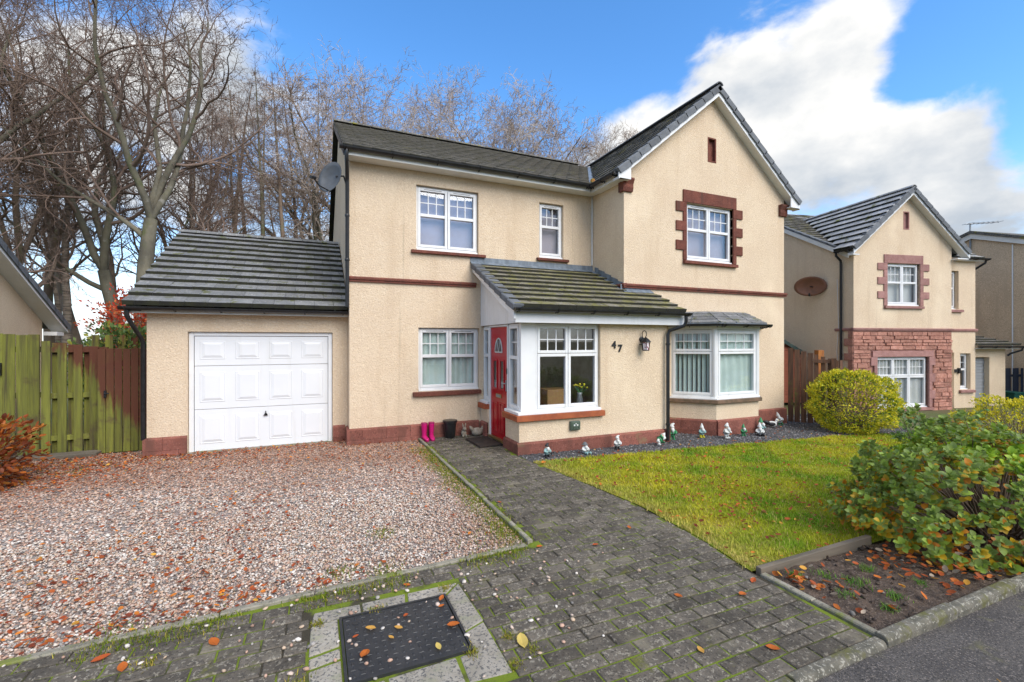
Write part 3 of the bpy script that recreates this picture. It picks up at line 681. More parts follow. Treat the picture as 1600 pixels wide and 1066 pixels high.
# walls
w = MB(); wall_grid(w, T(0, FY, 0), WX0, GX0, -.2, 5.26, [(1.81, 3.08, 3.70, 4.96), (4.47, 5.07, 3.74, 4.94), (1.85, 3.10, .95, 2.19)])
w.face((WX0, FY, -.2), (WX0, BY, -.2), (WX0, BY, 5.26), (WX0, FY, 5.26)); w.face((WX0, FY, 5.26), (WX0, BY, 5.26), (WX0, 12.7, 7.50))
w.face((WX0, BY, -.2), (GX1, BY, -.2), (GX1, BY, 5.26), (WX0, BY, 5.26))
w.obj('wall', m_render, house)
w = MB(); wall_grid(w, T(0, GY, 0), GX0, GX1, -.4, 5.28, [(7.50, 8.91, 3.71, 4.98), (7.15, 9.45, .2, 2.3)])
w.face((GX0, GY, -.4), (GX0, FY, -.4), (GX0, FY, 5.28), (GX0, GY, 5.28)); w.face((GX1, GY, -.4), (GX1, BY, -.4), (GX1, BY, 5.28), (GX1, GY, 5.28))
ax, az, tg = 8.265, 7.50, (7.50-5.28)/(8.265-5.60)
def gt(x): return az-abs(x-ax)*tg
V0, V1, VZ0, VZ1 = 8.135, 8.395, 5.97, 6.53
w.face((GX0, GY, 5.28), (V0, GY, 5.28), (V0, GY, gt(V0)), (GX0, GY, gt(GX0))); w.face((V1, GY, 5.28), (GX1, GY, 5.28), (GX1, GY, gt(GX1)), (V1, GY, gt(V1)))
w.face((V0, GY, 5.28), (V1, GY, 5.28), (V1, GY, VZ0), (V0, GY, VZ0)); w.face((V0, GY, VZ1), (V1, GY, VZ1), (V1, GY, gt(V1)), (ax, GY, az), (V0, GY, gt(V0)))
w.obj('wall', m_render, house)
MB().box(V0, V1, GY+.07, GY+.1, VZ0, VZ1).obj('gable_vent', m_red, house)
f = MB(); frame_rect(f, V0, V1, VZ0, VZ1, GY-.006, GY+.07, .035); f.obj('gable_vent_surround', m_red, house, bevel=.004)
w = MB(); wall_grid(w, T(0, AY, 0), -2.52, WX0-.002, -.2, 2.50, [(-1.96, .32, -.2, 2.09)], rev=.10)
w.face((-2.52, AY, -.2), (-2.52, 15.4, -.2), (-2.52, 15.4, 2.5), (-2.52, AY, 2.5)); w.face((-2.52, AY, 2.5), (-2.52, 15.4, 2.5), (-2.52, 12.3, 4.25)); w.face((-2.52, 15.4, -.2), (WX0, 15.4, -.2), (WX0, 15.4, 2.5), (-2.52, 15.4, 2.5))
w.obj('wall', m_render, house)
# porch walls
PX0, PY, PX1 = 3.13, 6.90, 6.28
w = MB()
w.box(PX0, 4.74, PY, PY+.12, -.2, .585); w.box(4.742, PX1, PY, PY+.14, -.2, 2.235); w.box(PX1-.14, PX1, PY+.142, GY-.002, -.2, 2.235)
w.box(PX0, PX0+.12, PY+.122, 7.49, -.2, .585)
MB().box(PX0, PX0+.12, 8.41, FY-.002, -.2, .585).obj('wall', m_render, house)
w.obj('wall', m_render, house)
# bay dwarf wall
BAYP = [(7.04, GY), (7.69, 7.0), (8.94, 7.0), (9.59, GY)]
MB().prism(BAYP, 'z', -.3, .62).obj('wall', m_render, house)

# plinth blocks
plinth_run(house, (-2.52, AY), (-1.965, AY), .335, -.1); plinth_run(house, (.325, AY), (.59-.05, AY), .335, -.1)
plinth_run(house, (-2.52, AY+.5), (-2.52, AY-.045), .335, -.1)
plinth_run(house, (WX0, FY+.42), (WX0, FY-.045), .325, -.1); plinth_run(house, (WX0-.0, FY), (PX0-.05, FY), .325, -.1)
plinth_run(house, (PX0-.045, PY), (PX1+.045, PY), .235, -.16, courses=1, bl=.62); plinth_run(house, (PX0, 7.49), (PX0, PY+.0), .235, -.16, courses=1, bl=.6)
plinth_run(house, (PX0, FY-.05), (PX0, 8.41), .325, -.1); plinth_run(house, (PX1, PY), (PX1, GY-.05), .235, -.16, courses=1)
plinth_run(house, BAYP[0], BAYP[1], .285, -.2); plinth_run(house, BAYP[1], BAYP[2], .285, -.2); plinth_run(house, BAYP[2], BAYP[3], .285, -.2)
plinth_run(house, (PX1+.1, GY), (BAYP[0][0]-.03, GY), .285, -.2); plinth_run(house, (BAYP[3][0]+.03, GY), (GX1+.045, GY), .285, -.25); plinth_run(house, (GX1, GY), (GX1, GY+.9), .285, -.25)

# string courses, corner stones, quoins
SP = [(.03, 3.02), (-.035, 3.02), (-.035, 3.055), (-.055, 3.06), (-.06, 3.09), (-.045, 3.11), (.03, 3.125)]
MB(T(0, FY, 0)).prism(SP, 'x', WX0-.05, 3.02).obj('string_course', m_red, house)
MB(T(0, GY, 0)).prism(SP, 'x', GX0-.05, GX1+.05).obj('string_course', m_red, house)
MB(T(GX0, 0, 0) @ RZ(R(-90))).prism(SP, 'x', -GY-.25, -GY+.05).obj('string_course', m_red, house)
for sx, x in ((-1, GX0), (1, GX1)):
    c = MB(); x0, x1 = (x-.055, x+.20) if sx < 0 else (x-.20, x+.055)
    c.prism([(GY+.12, 5.0), (GY-.04, 5.0), (GY-.06, 5.08), (GY-.055, 5.15), (GY-.10, 5.24), (GY-.10, 5.275), (GY+.12, 5.275)], 'x', x0, x1); c.obj('corner_stone', m_red, house, bevel=.006)
q0, q1, zq0, zq1 = 7.50, 8.91, 3.71, 4.98
MB().box(q0-.10, q1+.10, GY-.03, GY+.04, zq1+.001, zq1+.27).obj('lintel_stone', m_red, house, bevel=.005)
for s_, xe in ((-1, q0), (1, q1)):
    h = (zq1-zq0)/6
    for i in range(6):
        ww = .30 if i % 2 else .10
        za, zb = zq0+i*h+.001, zq0+(i+1)*h-.001
        a, b = (xe-ww, xe+.0) if s_ < 0 else (xe, xe+ww)
        MB().box(a, b, GY-.03, GY+.07, za, zb).obj('quoin', m_red, house, bevel=.005)
# windows
two = [(0, .5, 0, 1, 'split:.55:3'), (.5, 1, 0, 1, 'split:.55:3')]
window(house, T(0, FY, 0), 1.82, 3.07, 3.735, 4.95, two, sill=(1.71, 3.22, 3.63, 3.70, .07, m_red), blind=('roller', 0, 1, 0, 1, m_mauve))
window(house, T(0, FY, 0), 4.48, 5.06, 3.775, 4.93, [(0, 1, 0, 1, 'split:.58:3')], sill=(4.40, 5.18, 3.67, 3.74, .07, m_red), blind=('roller', 0, 1, 0, 1, m_mauve))
window(house, T(0, FY, 0), 1.86, 3.09, .985, 2.18, two, sill=(1.74, 3.12, .86, .95, .075, m_red), blind=('curtain', 0, 1, 0, 1, m_blind), roommat=m_roomdark)
window(house, T(0, GY, 0), 7.51, 8.90, 3.745, 4.97, two, y=.06, sill=(7.40, 9.02, 3.63, 3.71, .075, m_red), blind=('roller', 0, 1, 0, 1, m_mauve))
# bay window
bl = (Vector(BAYP[1])-Vector(BAYP[0])).length
def bayM(p, a): return T(p[0], p[1], 0) @ RZ(a)
window(house, bayM(BAYP[0], R(-45)), .03, bl-.045, .76, 2.17, [(0, 1, .68, 1, 'grid:4'), (0, 1, 0, .68, 'plain')], y=.03, room=False, vents=False, blind=('slats', 0, 1, 0, 1, m_blind))
window(house, bayM(BAYP[1], 0), .045, 1.205, .76, 2.17, [(0, 1, .68, 1, 'grid:4'), (0, 1, 0, .68, 'plain')], y=.03, room=False, vents=False, blind=('curtain', 0, 1, 0, 1, m_blind))
window(house, bayM(BAYP[2], R(45)), .045, bl-.03, .76, 2.17, [(0, 1, .68, 1, 'grid:4'), (0, 1, 0, .68, 'plain')], y=.03, room=False, vents=False)
for p in BAYP[1:3]: MB(T(p[0], p[1], 0)).lathe([(.055, .73), (.055, 2.19)], 8, (0, .05, 0)).obj('bay_post', m_white, house)
def offs(d):                                    # bay outline pushed out by d
    c = d*math.tan(R(22.5)); s = d*math.sqrt(2)
    return [(BAYP[0][0]-s, GY), (BAYP[1][0]-c, 7.0-d), (BAYP[2][0]+c, 7.0-d), (BAYP[3][0]+s, GY)]
MB().prism(offs(.07), 'z', .622, .70).obj('bay_sill', m_baysill, house, bevel=.01)
MB().prism(offs(.03), 'z', .702, .735).obj('bay_window_cill', m_white, house, bevel=.004)
MB().prism(offs(.03), 'z', 2.175, 2.26).obj('bay_fascia', m_white, house)
rl = MB(); rl.face((6.9, 9.2, .2), (9.7, 9.2, .2), (9.7, 9.2, 2.4), (6.9, 9.2, 2.4)); rl.face((6.9, GY+.02, 2.4), (9.7, GY+.02, 2.4), (9.7, 9.2, 2.4), (6.9, 9.2, 2.4)); rl.face((6.9, GY+.02, .2), (9.7, GY+.02, .2), (9.7, 9.2, .2), (6.9, 9.2, .2)); rl.face((6.9, GY+.02, .2), (6.9, 9.2, .2), (6.9, 9.2, 2.4), (6.9, GY+.02, 2.4)); rl.face((9.7, GY+.02, .2), (9.7, 9.2, .2), (9.7, 9.2, 2.4), (9.7, GY+.02, 2.4)); rl.obj('room_lining', m_roomdark, house)
# bay roof: slates on a low hipped top
o1, o2, o0 = offs(.16), [(7.42, GY), (7.80, 7.30), (8.83, 7.30), (9.2, GY)], offs(.16)
br = MB(); P = [(x, y, 2.30) for x, y in o1]+[(7.35, GY, 2.56), (7.74, 7.30, 2.56), (8.89, 7.30, 2.56), (9.28, GY, 2.56)]
br.add(P+[(x, y, 2.265) for x, y in o1], [(0, 1, 5, 4), (1, 2, 6, 5), (2, 3, 7, 6), (4, 5, 6, 7), (0, 8, 9, 1), (1, 9, 10, 2), (2, 10, 11, 3), (8, 11, 10, 9)])
bayroof = br.obj('bay_roof', m_lead, house)
for i in range(3):                               # overlapping lead/slate sheets
    A, B, C, D = Vector(P[i]), Vector(P[i+1]), Vector(P[i+5]), Vector(P[i+4])
    for j in range(4):
        t0, t1 = j/4, (j+1)/4+.05
        nseg = 2 if i != 1 else 3
        for k in range(nseg):
            s0, s1 = k/nseg+.012, (k+1)/nseg-.012
            def pt(s, t, l): 
                q = A.lerp(B, s).lerp(D.lerp(C, s), min(t, 1)); return q+Vector((0, 0, l))
            l0, l1 = .028, .008
            MB().add([pt(s0, t0, .004), pt(s1, t0, .004), pt(s1, t1, .0), pt(s0, t1, .0), pt(s0, t0, l0), pt(s1, t0, l0), pt(s1, t1, l1), pt(s0, t1, l1)],
                     [(0, 3, 2, 1), (4, 5, 6, 7), (0, 1, 5, 4), (1, 2, 6, 5), (2, 3, 7, 6), (3, 0, 4, 7)]).obj('slate', m_tile, bayroof)
oo = offs(.21)
for i in range(3): gutter(house, (*oo[i], 2.285), (*oo[i+1], 2.285), r=.05, br=.5)

# porch joinery ------------------------------------------------------
def side(x): return T(x, 0, 0) @ RZ(R(-90))      # local x = -Y, local y = +X
MB().prism([(PX0-.07, 7.49), (PX0-.07, PY-.07), (4.80, PY-.07), (4.80, PY+.05), (PX0+.10, PY+.05), (PX0+.10, 7.49)], 'z', .588, .685).obj('porch_sill', m_sillb, house, bevel=.006)
MB().prism([(PX0-.07, FY-.003), (PX0-.07, 8.41), (PX0+.10, 8.41), (PX0+.10, FY-.003)], 'z', .588, .685).obj('porch_sill', m_sillb, house, bevel=.006)
MB().prism([(PX0-.03, 7.485), (PX0-.03, PY-.03), (4.74, PY-.03), (4.74, PY+.08), (PX0+.08, PY+.08), (PX0+.08, 7.485)], 'z', .687, .735).obj('porch_window_cill', m_white, house, bevel=.006)
MB().box(PX0-.03, PX0+.08, 8.415, FY-.004, .687, .735).obj('porch_window_cill', m_white, house, bevel=.006)
PW = T(0, PY, 0)
window(house, PW, 3.46, 4.735, .74, 2.23, [(0, .5, .66, 1, 'grid:3'), (.5, 1, .66, 1, 'grid:3'), (0, .5, 0, .66, 'plain'), (.5, 1, 0, .66, 'plain')], y=.06, room=False, vents=False)
MB().box(3.185, 3.458, PY+.05, PY+.11, .737, 2.235).obj('corner_panel', m_white, house, bevel=.008)
SX = 3.19
window(house, side(SX), -7.485, -(PY+.115), .74, 2.23, [(0, 1, 0, 1, 'split:.62:1')], y=0.0, room=False, vents=False, name='sidelight')
window(house, side(SX), -(FY-.005), -8.415, .74, 2.23, [(0, 1, 0, 1, 'split:.62:1')], y=0.0, room=False, vents=False, name='sidelight')
fd = MB(side(SX)); fd.box(-8.41, -8.375, -.02, .06, .06, 2.23); fd.box(-7.525, -7.49, -.02, .06, .06, 2.23); fd.box(-8.374, -7.526, -.02, .06, 2.195, 2.23); fd.obj('door_frame', m_white, house, bevel=.004)
MB(side(SX)).box(-8.374, -7.526, -.05, .06, .06, .10).obj('door_threshold', m_brass, house)
door = MB(side(SX)); dx0, dx1, dz0, dz1 = -8.370, -7.530, .105, 2.19
door.box(dx0, dx1, .0, .045, dz0, dz1); door = door.obj('front_door', m_doorred, house, bevel=.004)
cx = (dx0+dx1)/2
for (a, b, c, d) in ((cx-.29, cx-.05, .22, .78), (cx+.05, cx+.29, .22, .78)):
    f = MB(side(SX)); frame_rect(f, a, b, c, d, -.014, .0, .022); f.box(a+.05, b-.05, -.010, .0, c+.05, d-.05); f.obj('door_panel', m_doorred, door, bevel=.004)
for (a, b, c, d) in ((cx-.27, cx-.07, 1.02, 1.58), (cx+.07, cx+.27, 1.02, 1.58)):
    f = MB(side(SX)); frame_rect(f, a, b, c, d, -.016, .0, .026); f.obj('door_moulding', m_doorred, door, bevel=.004)
    MB(side(SX)).box(a+.026, b-.026, -.006, -.001, c+.026, d-.026).obj('pane', m_dglass, door)
    MB(side(SX)).box(a+.03, b-.03, -.0005, -.0002, c+.03, c+.16).obj('pane_etching', m_netblind, door)
arc = [(cx+.17*math.cos(R(a)), 1.72+.26*math.sin(R(a))) for a in range(0, 181, 15)]
MB(side(SX)).prism(arc, 'y', -.008, -.002).obj('fanlight', m_dglass, door)
af = MB(side(SX)); af.tube([(x, -.008, z) for x, z in arc]+[(arc[0][0], -.008, arc[0][1])], .013, 6)
for a in (60, 120): af.tube([(cx, -.008, 1.72), (cx+.17*math.cos(R(a)), -.008, 1.72+.26*math.sin(R(a)))], .007, 5)
af.obj('fanlight_frame', m_netblind, door)
MB(side(SX)).box(cx-.13, cx+.13, -.014, .0, .865, .935).obj('letterbox', m_brass, door, bevel=.004)
MB(side(SX)).box(cx-.10, cx+.10, -.018, -.0145, .88, .92).obj('letterbox_flap', m_steel, door)
h_ = MB(side(SX)); h_.box(dx1-.075, dx1-.045, -.012, 0, 1.02, 1.22); h_.tube([(dx1-.06, -.012, 1.16), (dx1-.06, -.05, 1.16), (dx1-.17, -.052, 1.16)], .011, 6); h_.obj('handle', m_steel, door)
MB(side(SX)).box(-7.517, -7.498, -.036, -.0205, 1.34, 1.44).obj('doorbell', m_black, house)
# porch interior
pi = MB(); pi.face((3.35, 8.78, 0), (6.1, 8.78, 0), (6.1, 8.78, 2.3), (3.35, 8.78, 2.3)); pi.face((5.2, PY+.3, 0), (5.2, 8.78, 0), (5.2, 8.78, 2.3), (5.2, PY+.3, 2.3)); pi.face((3.25, 6.95, .05), (6.1, 6.95, .05), (6.1, 8.78, .05), (3.25, 8.78, .05))
pi.face((3.25, 6.95, 2.30), (6.1, 6.95, 2.30), (6.1, 8.78, 2.30), (3.25, 8.78, 2.30)); pi.obj('room_lining', m_roomdark, house)
# porch fascia, soffit, clad cheek and barge
RZ0, RY0 = 2.475, 6.665                          # roof plane at the eave
RT = (3.485-RZ0)/(FY-RY0)
def rz(y): return RZ0+(y-RY0)*RT
MB().box(2.99, 6.56, 6.735, 6.765, 2.232, 2.455).obj('porch_fascia', m_white, house, bevel=.004)
MB().box(2.99, 6.56, 6.767, 6.985, 2.237, 2.255).obj('porch_soffit', m_white, house)
MB().box(2.99, 3.02, 6.767, 6.99, 2.257, 2.50).obj('porch_box_end', m_white, house)
MB().box(6.53, 6.56, 6.767, 7.64, 2.237, 2.46).obj('porch_box_end', m_white, house)
ck = MB(side(3.125))
for i in range(18):
    a, b = 6.99+i*(FY-6.99)/18, 6.99+(i+1)*(FY-6.99)/18-.006
    ck.add([(-b, 0, 2.236), (-a, 0, 2.236), (-a, 0, rz(a)-.06), (-b, 0, rz(b)-.06), (-b, .03, 2.236), (-a, .03, 2.236), (-a, .03, rz(a)-.06), (-b, .03, rz(b)-.06)], [(0, 1, 2, 3), (4, 7, 6, 5), (0, 4, 5, 1), (1, 5, 6, 2), (2, 6, 7, 3), (3, 7, 4, 0)])
ck.obj('clad_cheek', m_white, house)
MB().prism([(6.70, rz(6.70)-.20), (6.70, rz(6.70)-.03), (FY-.003, rz(FY)-.03), (FY-.003, rz(FY)-.15)], 'x', 2.945, 2.985).obj('porch_barge_board', m_white, house, bevel=.004)
MB().prism([(6.78, rz(6.78)-.14), (6.78, rz(6.78)-.12), (FY-.003, rz(FY)-.12), (FY-.003, rz(FY)-.14)], 'x', 2.987, 3.124).obj('porch_barge_soffit', m_white, house)
# porch roof
pr = MB(); pr.prism([(RY0, rz(RY0)-.03), (RY0, rz(RY0)), (GY, rz(GY)), (GY, rz(GY)-.03)], 'x', 2.93, 6.52); pr.prism([(GY, rz(GY)-.03), (GY, rz(GY)), (FY, rz(FY)), (FY, rz(FY)-.03)], 'x', 2.93, 5.825)
proof = pr.obj('porch_roof', m_under, house)
vdir = Vector((0, 1, RT)).normalized(); plen = (FY-.10-RY0)*math.sqrt(1+RT*RT); cs = 1/math.sqrt(1+RT*RT)
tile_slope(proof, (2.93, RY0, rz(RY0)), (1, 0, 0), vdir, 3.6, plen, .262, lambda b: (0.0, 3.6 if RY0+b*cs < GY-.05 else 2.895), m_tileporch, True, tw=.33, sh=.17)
verge(proof, (2.93, RY0-.02, rz(RY0-.02)), (2.93, FY-.08, rz(FY-.08)), 8, depthdir=(-1, 0, 0))
fl = MB(); fl.prism([(FY-.10, rz(FY-.10)+.045), (FY-.10, rz(FY-.10)+.055), (FY-.012, rz(FY)+.06), (FY-.012, rz(FY)+.15), (FY-.002, rz(FY)+.15), (FY-.002, rz(FY)+.045)], 'x', 2.90, 5.826); fl.obj('lead_flashing', m_lead, proof)
fs_ = MB()
for i in range(5):
    a, b = FY-.02-i*.235, FY-.02-(i+1)*.235; a = min(a, FY-.102)
    fs_.add([(5.74, a, rz(a)+.048), (5.74, b, rz(b)+.048), (5.822, b, rz(b)+.052), (5.822, a, rz(a)+.052), (5.822, b, rz(b)+.19), (5.822, a, rz(a)+.16)], [(0, 1, 2, 3), (3, 2, 4, 5)])
fs_.obj('lead_flashing', m_lead, proof)
fl = MB(); z_ = rz(GY); fl.prism([(GY-.14, rz(GY-.14)+.048), (GY-.14, rz(GY-.14)+.055), (GY-.012, z_+.06), (GY-.012, z_+.15), (GY-.003, z_+.15), (GY-.003, z_+.045)], 'x', 5.74, 6.50); fl.obj('lead_flashing', m_lead, proof)
gutter(house, (2.92, 6.62, 2.462), (6.60, 6.62, 2.462), br=.62)
downpipe(house, [(6.50, 6.63, 2.42), (6.50, 6.63, 2.30), (6.48, 6.66, 2.22), (6.26, 6.81, 2.13), (6.23, 6.82, 2.05), (6.23, 6.82, .02)], clips=[(6.23, 6.82, 1.87), (6.23, 6.82, .33)])
downpipe(house, [(9.40, 7.40, 2.25), (9.40, 7.42, 2.16), (9.44, 7.56, 2.0), (9.44, 7.58, 1.9), (9.44, 7.58, -.05)], clips=[(9.44, 7.58, 1.6)])

# main roof ------------------------------------------------------------
EY, EZ, RYm, RZm = 8.46, 5.355, 12.70, 7.60
tm = (RZm-EZ)/(RYm-EY)
GXL, GXC, GXR, GEZ, GRZ, GFY = 5.56, 8.27, 10.98, 5.33, 7.585, 7.42
tg2 = (GRZ-GEZ)/(GXC-GXL)
rf = MB(); rf.face((.46, EY, EZ), (GXC, EY, EZ), (GXC, RYm, RZm), (.46, RYm, RZm)); rf.face((.46, RYm, RZm), (GX1+.1, RYm, RZm), (GX1+.1, BY+.3, EZ), (.46, BY+.3, EZ))
rf.face((GXL, GFY+.02, GEZ), (GXC, GFY+.02, GRZ), (GXC, RYm, GRZ), (GXL, EY, GEZ)); rf.face((GXC, GFY+.02, GRZ), (GXR, GFY+.02, GEZ), (GXR, BY, GEZ), (GXC, BY, GRZ))
roof = rf.obj('main_roof', m_under, house)
sl_ = math.hypot(RYm-EY, RZm-EZ); vd = Vector((0, RYm-EY, RZm-EZ)).normalized()
def mr(b):
    z = EZ+b*vd.z; xv = GXC-(GRZ-z)/tg2; return (0.0, max(0, xv-.46)+.02)
tile_slope(roof, (.46, EY, EZ), (1, 0, 0), vd, 8, sl_, .30, mr, m_tilemain, False, tw=.33, sh=.075, tail=m_tailmain)
gl = math.hypot(GXC-GXL, GRZ-GEZ); gv = Vector((GXC-GXL, 0, GRZ-GEZ)).normalized()
def gr(b):                                        # u runs from the back to the front, v up the left slope
    z = GEZ+b*gv.z; yv = EY+(z-EZ)/tm; return (12.7-min(yv, 12.7), 12.7-(GFY+.02))
tile_slope(roof, (GXL, 12.7, GEZ), (0, -1, 0), gv, 5.3, gl, .30, gr, m_tilemain, False, tw=.33, sh=.075, tail=m_tailmain)
gv2 = Vector((GXC-GXR, 0, GRZ-GEZ)).normalized()
tile_slope(roof, (GXR, GFY+.02, GEZ), (0, 1, 0), gv2, 5.3, gl, .30, lambda b: (0, 5.3), m_tilemain, False, tw=.33, sh=.075, tail=m_tailmain)
verge(roof, (GXL, GFY+.03, GEZ), (GXC, GFY+.03, GRZ), 11, back=.14, depthdir=(0, -1, 0), hang=.105); verge(roof, (GXR, GFY+.03, GEZ), (GXC, GFY+.03, GRZ), 11, back=.14, depthdir=(0, -1, 0), hang=.105)
ridge(roof, (.46, RYm, RZm+.05), (7.9, RYm, RZm+.05), 16, mat=m_tilemain); ridge(roof, (GXC, GFY+.0, GRZ+.06), (GXC, RYm, GRZ+.06), 12)
va = MB()
for k in range(10):                               # leaf-choked lead valley
    pass
z0v, z1v = GEZ, RZm
def vpt(z, l): return (GXC-(GRZ-z)/tg2, EY+(z-EZ)/tm, z+l)
A, B = Vector(vpt(EZ, .03)), Vector(vpt(RZm-.1, .03)); va.add([A+Vector((-.07, 0, .012)), A+Vector((.05, -.09, .012)), B+Vector((.05, -.09, .012)), B+Vector((-.07, 0, .012))], [(0, 1, 2, 3)]); va.obj('valley_lining', m_lead, roof)
MB().ball((GXL+.06, 8.47, 5.42), .07, .05, .09, 8, 6).obj('valley_debris', mk('dry_moss_clump', (.36, .13, .03), (.18, .17, .03), sc=20, rough=.95, bump=.02, bsc=40), roof)
# soffits, fascia, barge boards
MB().box(.50, GXL+.02, 8.50, 8.53, 5.215, 5.35).obj('fascia', m_soffit, house); MB().box(.50, GX0-.003, 8.532, FY-.003, 5.215, 5.235).obj('soffit', m_soffit, house)
MB().box(GXL+.05, GXL+.08, 7.66, 8.53, 5.20, 5.33).obj('fascia', m_soffit, house); MB().box(GXL+.082, GX0-.003, 7.66, 8.50, 5.20, 5.213).obj('soffit', m_soffit, house)
def band(x0, z0_, x1, z1_, up, dn): return [(x0, z0_-dn), (x0, z0_-up), (x1, z1_-up), (x1, z1_-dn)]
for s_ in (-1, 1):
    xe = GXL if s_ < 0 else GXR
    MB().prism([(xe-s_*.0, GEZ-.17), (xe, GEZ-.035), (GXC, GRZ-.035), (GXC, GRZ-.20)], 'y', GFY+.035, GFY+.065).obj('barge_board', m_white, house, bevel=.004)
    MB().prism([(xe, GEZ-.165), (xe, GEZ-.145), (GXC, GRZ-.165), (GXC, GRZ-.19)], 'y', GFY+.067, GY-.003).obj('barge_soffit', m_soffit, house)
    a, b = (xe-.0, xe+.30) if s_ < 0 else (xe-.32, xe)
    MB().box(a, b, GFY+.067, GY+.0, 5.19, 5.215).obj('box_end', m_white, house); MB().prism([(a, 5.19), (b, 5.19), (b, GEZ-.17+(.26 if s_ < 0 else 0)), (a, GEZ-.17+(0 if s_ < 0 else .26))], 'y', GFY+.036, GFY+.066 if False else GFY+.064).obj('box_end', m_white, house)
MB().prism([(8.5, EZ-.16), (8.5, EZ-.01), (12.7, RZm-.02), (12.7, RZm-.16)], 'x', .47, .50).obj('barge_board', m_black, house)
gutter(house, (.40, 8.435, 5.335), (GXL+.0, 8.435, 5.335), br=.75); gutter(house, (GXL-.035, 8.48, 5.315), (GXL-.035, 7.50, 5.315), br=.45, out=(-1, 0, 0))
downpipe(house, [(.52, 8.45, 5.28), (.52, 8.45, 5.16), (.53, 8.52, 5.04), (.545, 8.70, 4.90), (.55, 8.735, 4.80), (.55, 8.735, 2.55)], clips=[(.55, 8.735, 4.2), (.55, 8.735, 3.4)])
MB().tube([(GX0-.03, FY-.03, 5.2), (GX0-.03, FY-.03, 3.65)], .014, 6).obj('white_pipe', m_white, house)

# garage roof and door ---------------------------------------------------
AE, AEZ, AR, ARZ = 8.97, 2.50, 12.3, 4.33
ar = MB(); ar.face((-2.74, AE, AEZ), (WX0-.01, AE, AEZ), (WX0-.01, AR, ARZ), (-2.74, AR, ARZ)); ar.face((-2.74, AR, ARZ), (WX0-.01, AR, ARZ), (WX0-.01, 15.6, 2.5), (-2.74, 15.6, 2.5))
ar.prism([(AE+.02, AEZ-.09), (AE+.02, AEZ-.005), (AR, ARZ-.01), (15.5, 2.5)], 'x', -2.72, -2.53)
groof = ar.obj('garage_roof', m_under, house)
av = Vector((0, AR-AE, ARZ-AEZ)).normalized(); al = math.hypot(AR-AE, ARZ-AEZ)
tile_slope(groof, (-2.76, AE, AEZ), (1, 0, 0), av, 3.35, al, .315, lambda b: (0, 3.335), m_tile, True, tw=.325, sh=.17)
ridge(groof, (-2.76, AR, ARZ+.05), (WX0-.02, AR, ARZ+.05), 8, mat=m_tile)
MB().box(-2.72, WX0-.01, 9.03, 9.06, 2.38, 2.485).obj('fascia', m_soffit, house); MB().box(-2.72, WX0-.01, 9.062, AY-.003, 2.39, 2.41).obj('soffit', m_soffit, house)
gutter(house, (-2.80, 8.955, 2.475), (WX0-.02, 8.955, 2.475), br=.62)
downpipe(house, [(-2.70, 8.97, 2.43), (-2.70, 8.97, 2.33), (-2.66, 9.05, 2.2), (-2.60, 9.22, 2.0), (-2.575, 9.27, 1.9), (-2.575, 9.27, .3)])
fd = MB(T(0, AY, 0)); fd.box(-1.955, -1.885, .055, .12, -.02, 2.085); fd.box(.245, .315, .055, .12, -.02, 2.085); fd.box(-1.884, .244, .055, .12, 2.02, 2.085); fd.obj('garage_door_frame', m_white, house, bevel=.005)
DX0, DX1, DZ0, DZ1 = -1.878, .238, .035, 2.012
gd = MB(T(0, AY, 0)); sec = [(DZ0, .745), (.752, 1.495), (1.502, DZ1)]
for a, b in sec: gd.box(DX0, DX1, .075, .11, a, b)
gdo = gd.obj('garage_door', m_gdoor, house, bevel=.004)
for si, (a, b) in enumerate(sec):
    H_ = b-a
    for i in range(4):
        pw = (DX1-DX0)/4; c = DX0+pw*(i+.5); hw = .19; z0_, z1_ = (a+.12, b-.10) if si < 2 else (a+.11, b-.08)
        vs_ = []
        for (e, yy) in ((0, .0745), (.012, .083), (.03, .083), (.062, .062), (.064, .062)):
            vs_ += [(c-hw+e, yy, z0_+e), (c+hw-e, yy, z0_+e), (c+hw-e, yy, z1_-e), (c-hw+e, yy, z1_-e)]
        vs_[0:4] = [(c-hw, .0735, z0_), (c+hw, .0735, z0_), (c+hw, .0735, z1_), (c-hw, .0735, z1_)]
        vs_[4:8] = [(c-hw+.014, .0680, z0_+.014), (c+hw-.014, .0680, z0_+.014), (c+hw-.014, .0680, z1_-.014), (c-hw+.014, .0680, z1_-.014)]
        vs_[8:12] = [(c-hw+.022, .0738, z0_+.022), (c+hw-.022, .0738, z0_+.022), (c+hw-.022, .0738, z1_-.022), (c-hw+.022, .0738, z1_-.022)]
        vs_[12:16] = [(c-hw+.075, .0600, z0_+.068), (c+hw-.075, .0600, z0_+.068), (c+hw-.075, .0600, z1_-.06), (c-hw+.075, .0600, z1_-.06)]
        fs2 = [(4*k+q, 4*k+(q+1) % 4, 4*k+4+(q+1) % 4, 4*k+4+q) for k in range(3) for q in range(4)]+[(12, 13, 14, 15)]
        MB(T(0, AY, 0)).add(vs_[:16], fs2).obj('door_panel', m_gdoor, gdo)
hd = MB(T(-.80, AY+.075, .62)); hd.lathe([(.018, 0), (.018, .01)], 8); hd.box(-.006, .006, -.02, 0, .0, .05)
hd.add([(-.035, -.03, -.03), (.035, -.03, -.03), (.012, -.035, .012), (-.012, -.035, .012), (-.035, 0, -.03), (.035, 0, -.03), (.012, 0, .012), (-.012, 0, .012)], [(0, 1, 2, 3), (4, 7, 6, 5), (0, 4, 5, 1), (1, 5, 6, 2), (2, 6, 7, 3), (3, 7, 4, 0)]); hd.obj('handle', m_black, gdo)
MB().box(-2.0, .36, AY-.05, AY+.16, -.05, .034).obj('garage_threshold', m_edging, house)

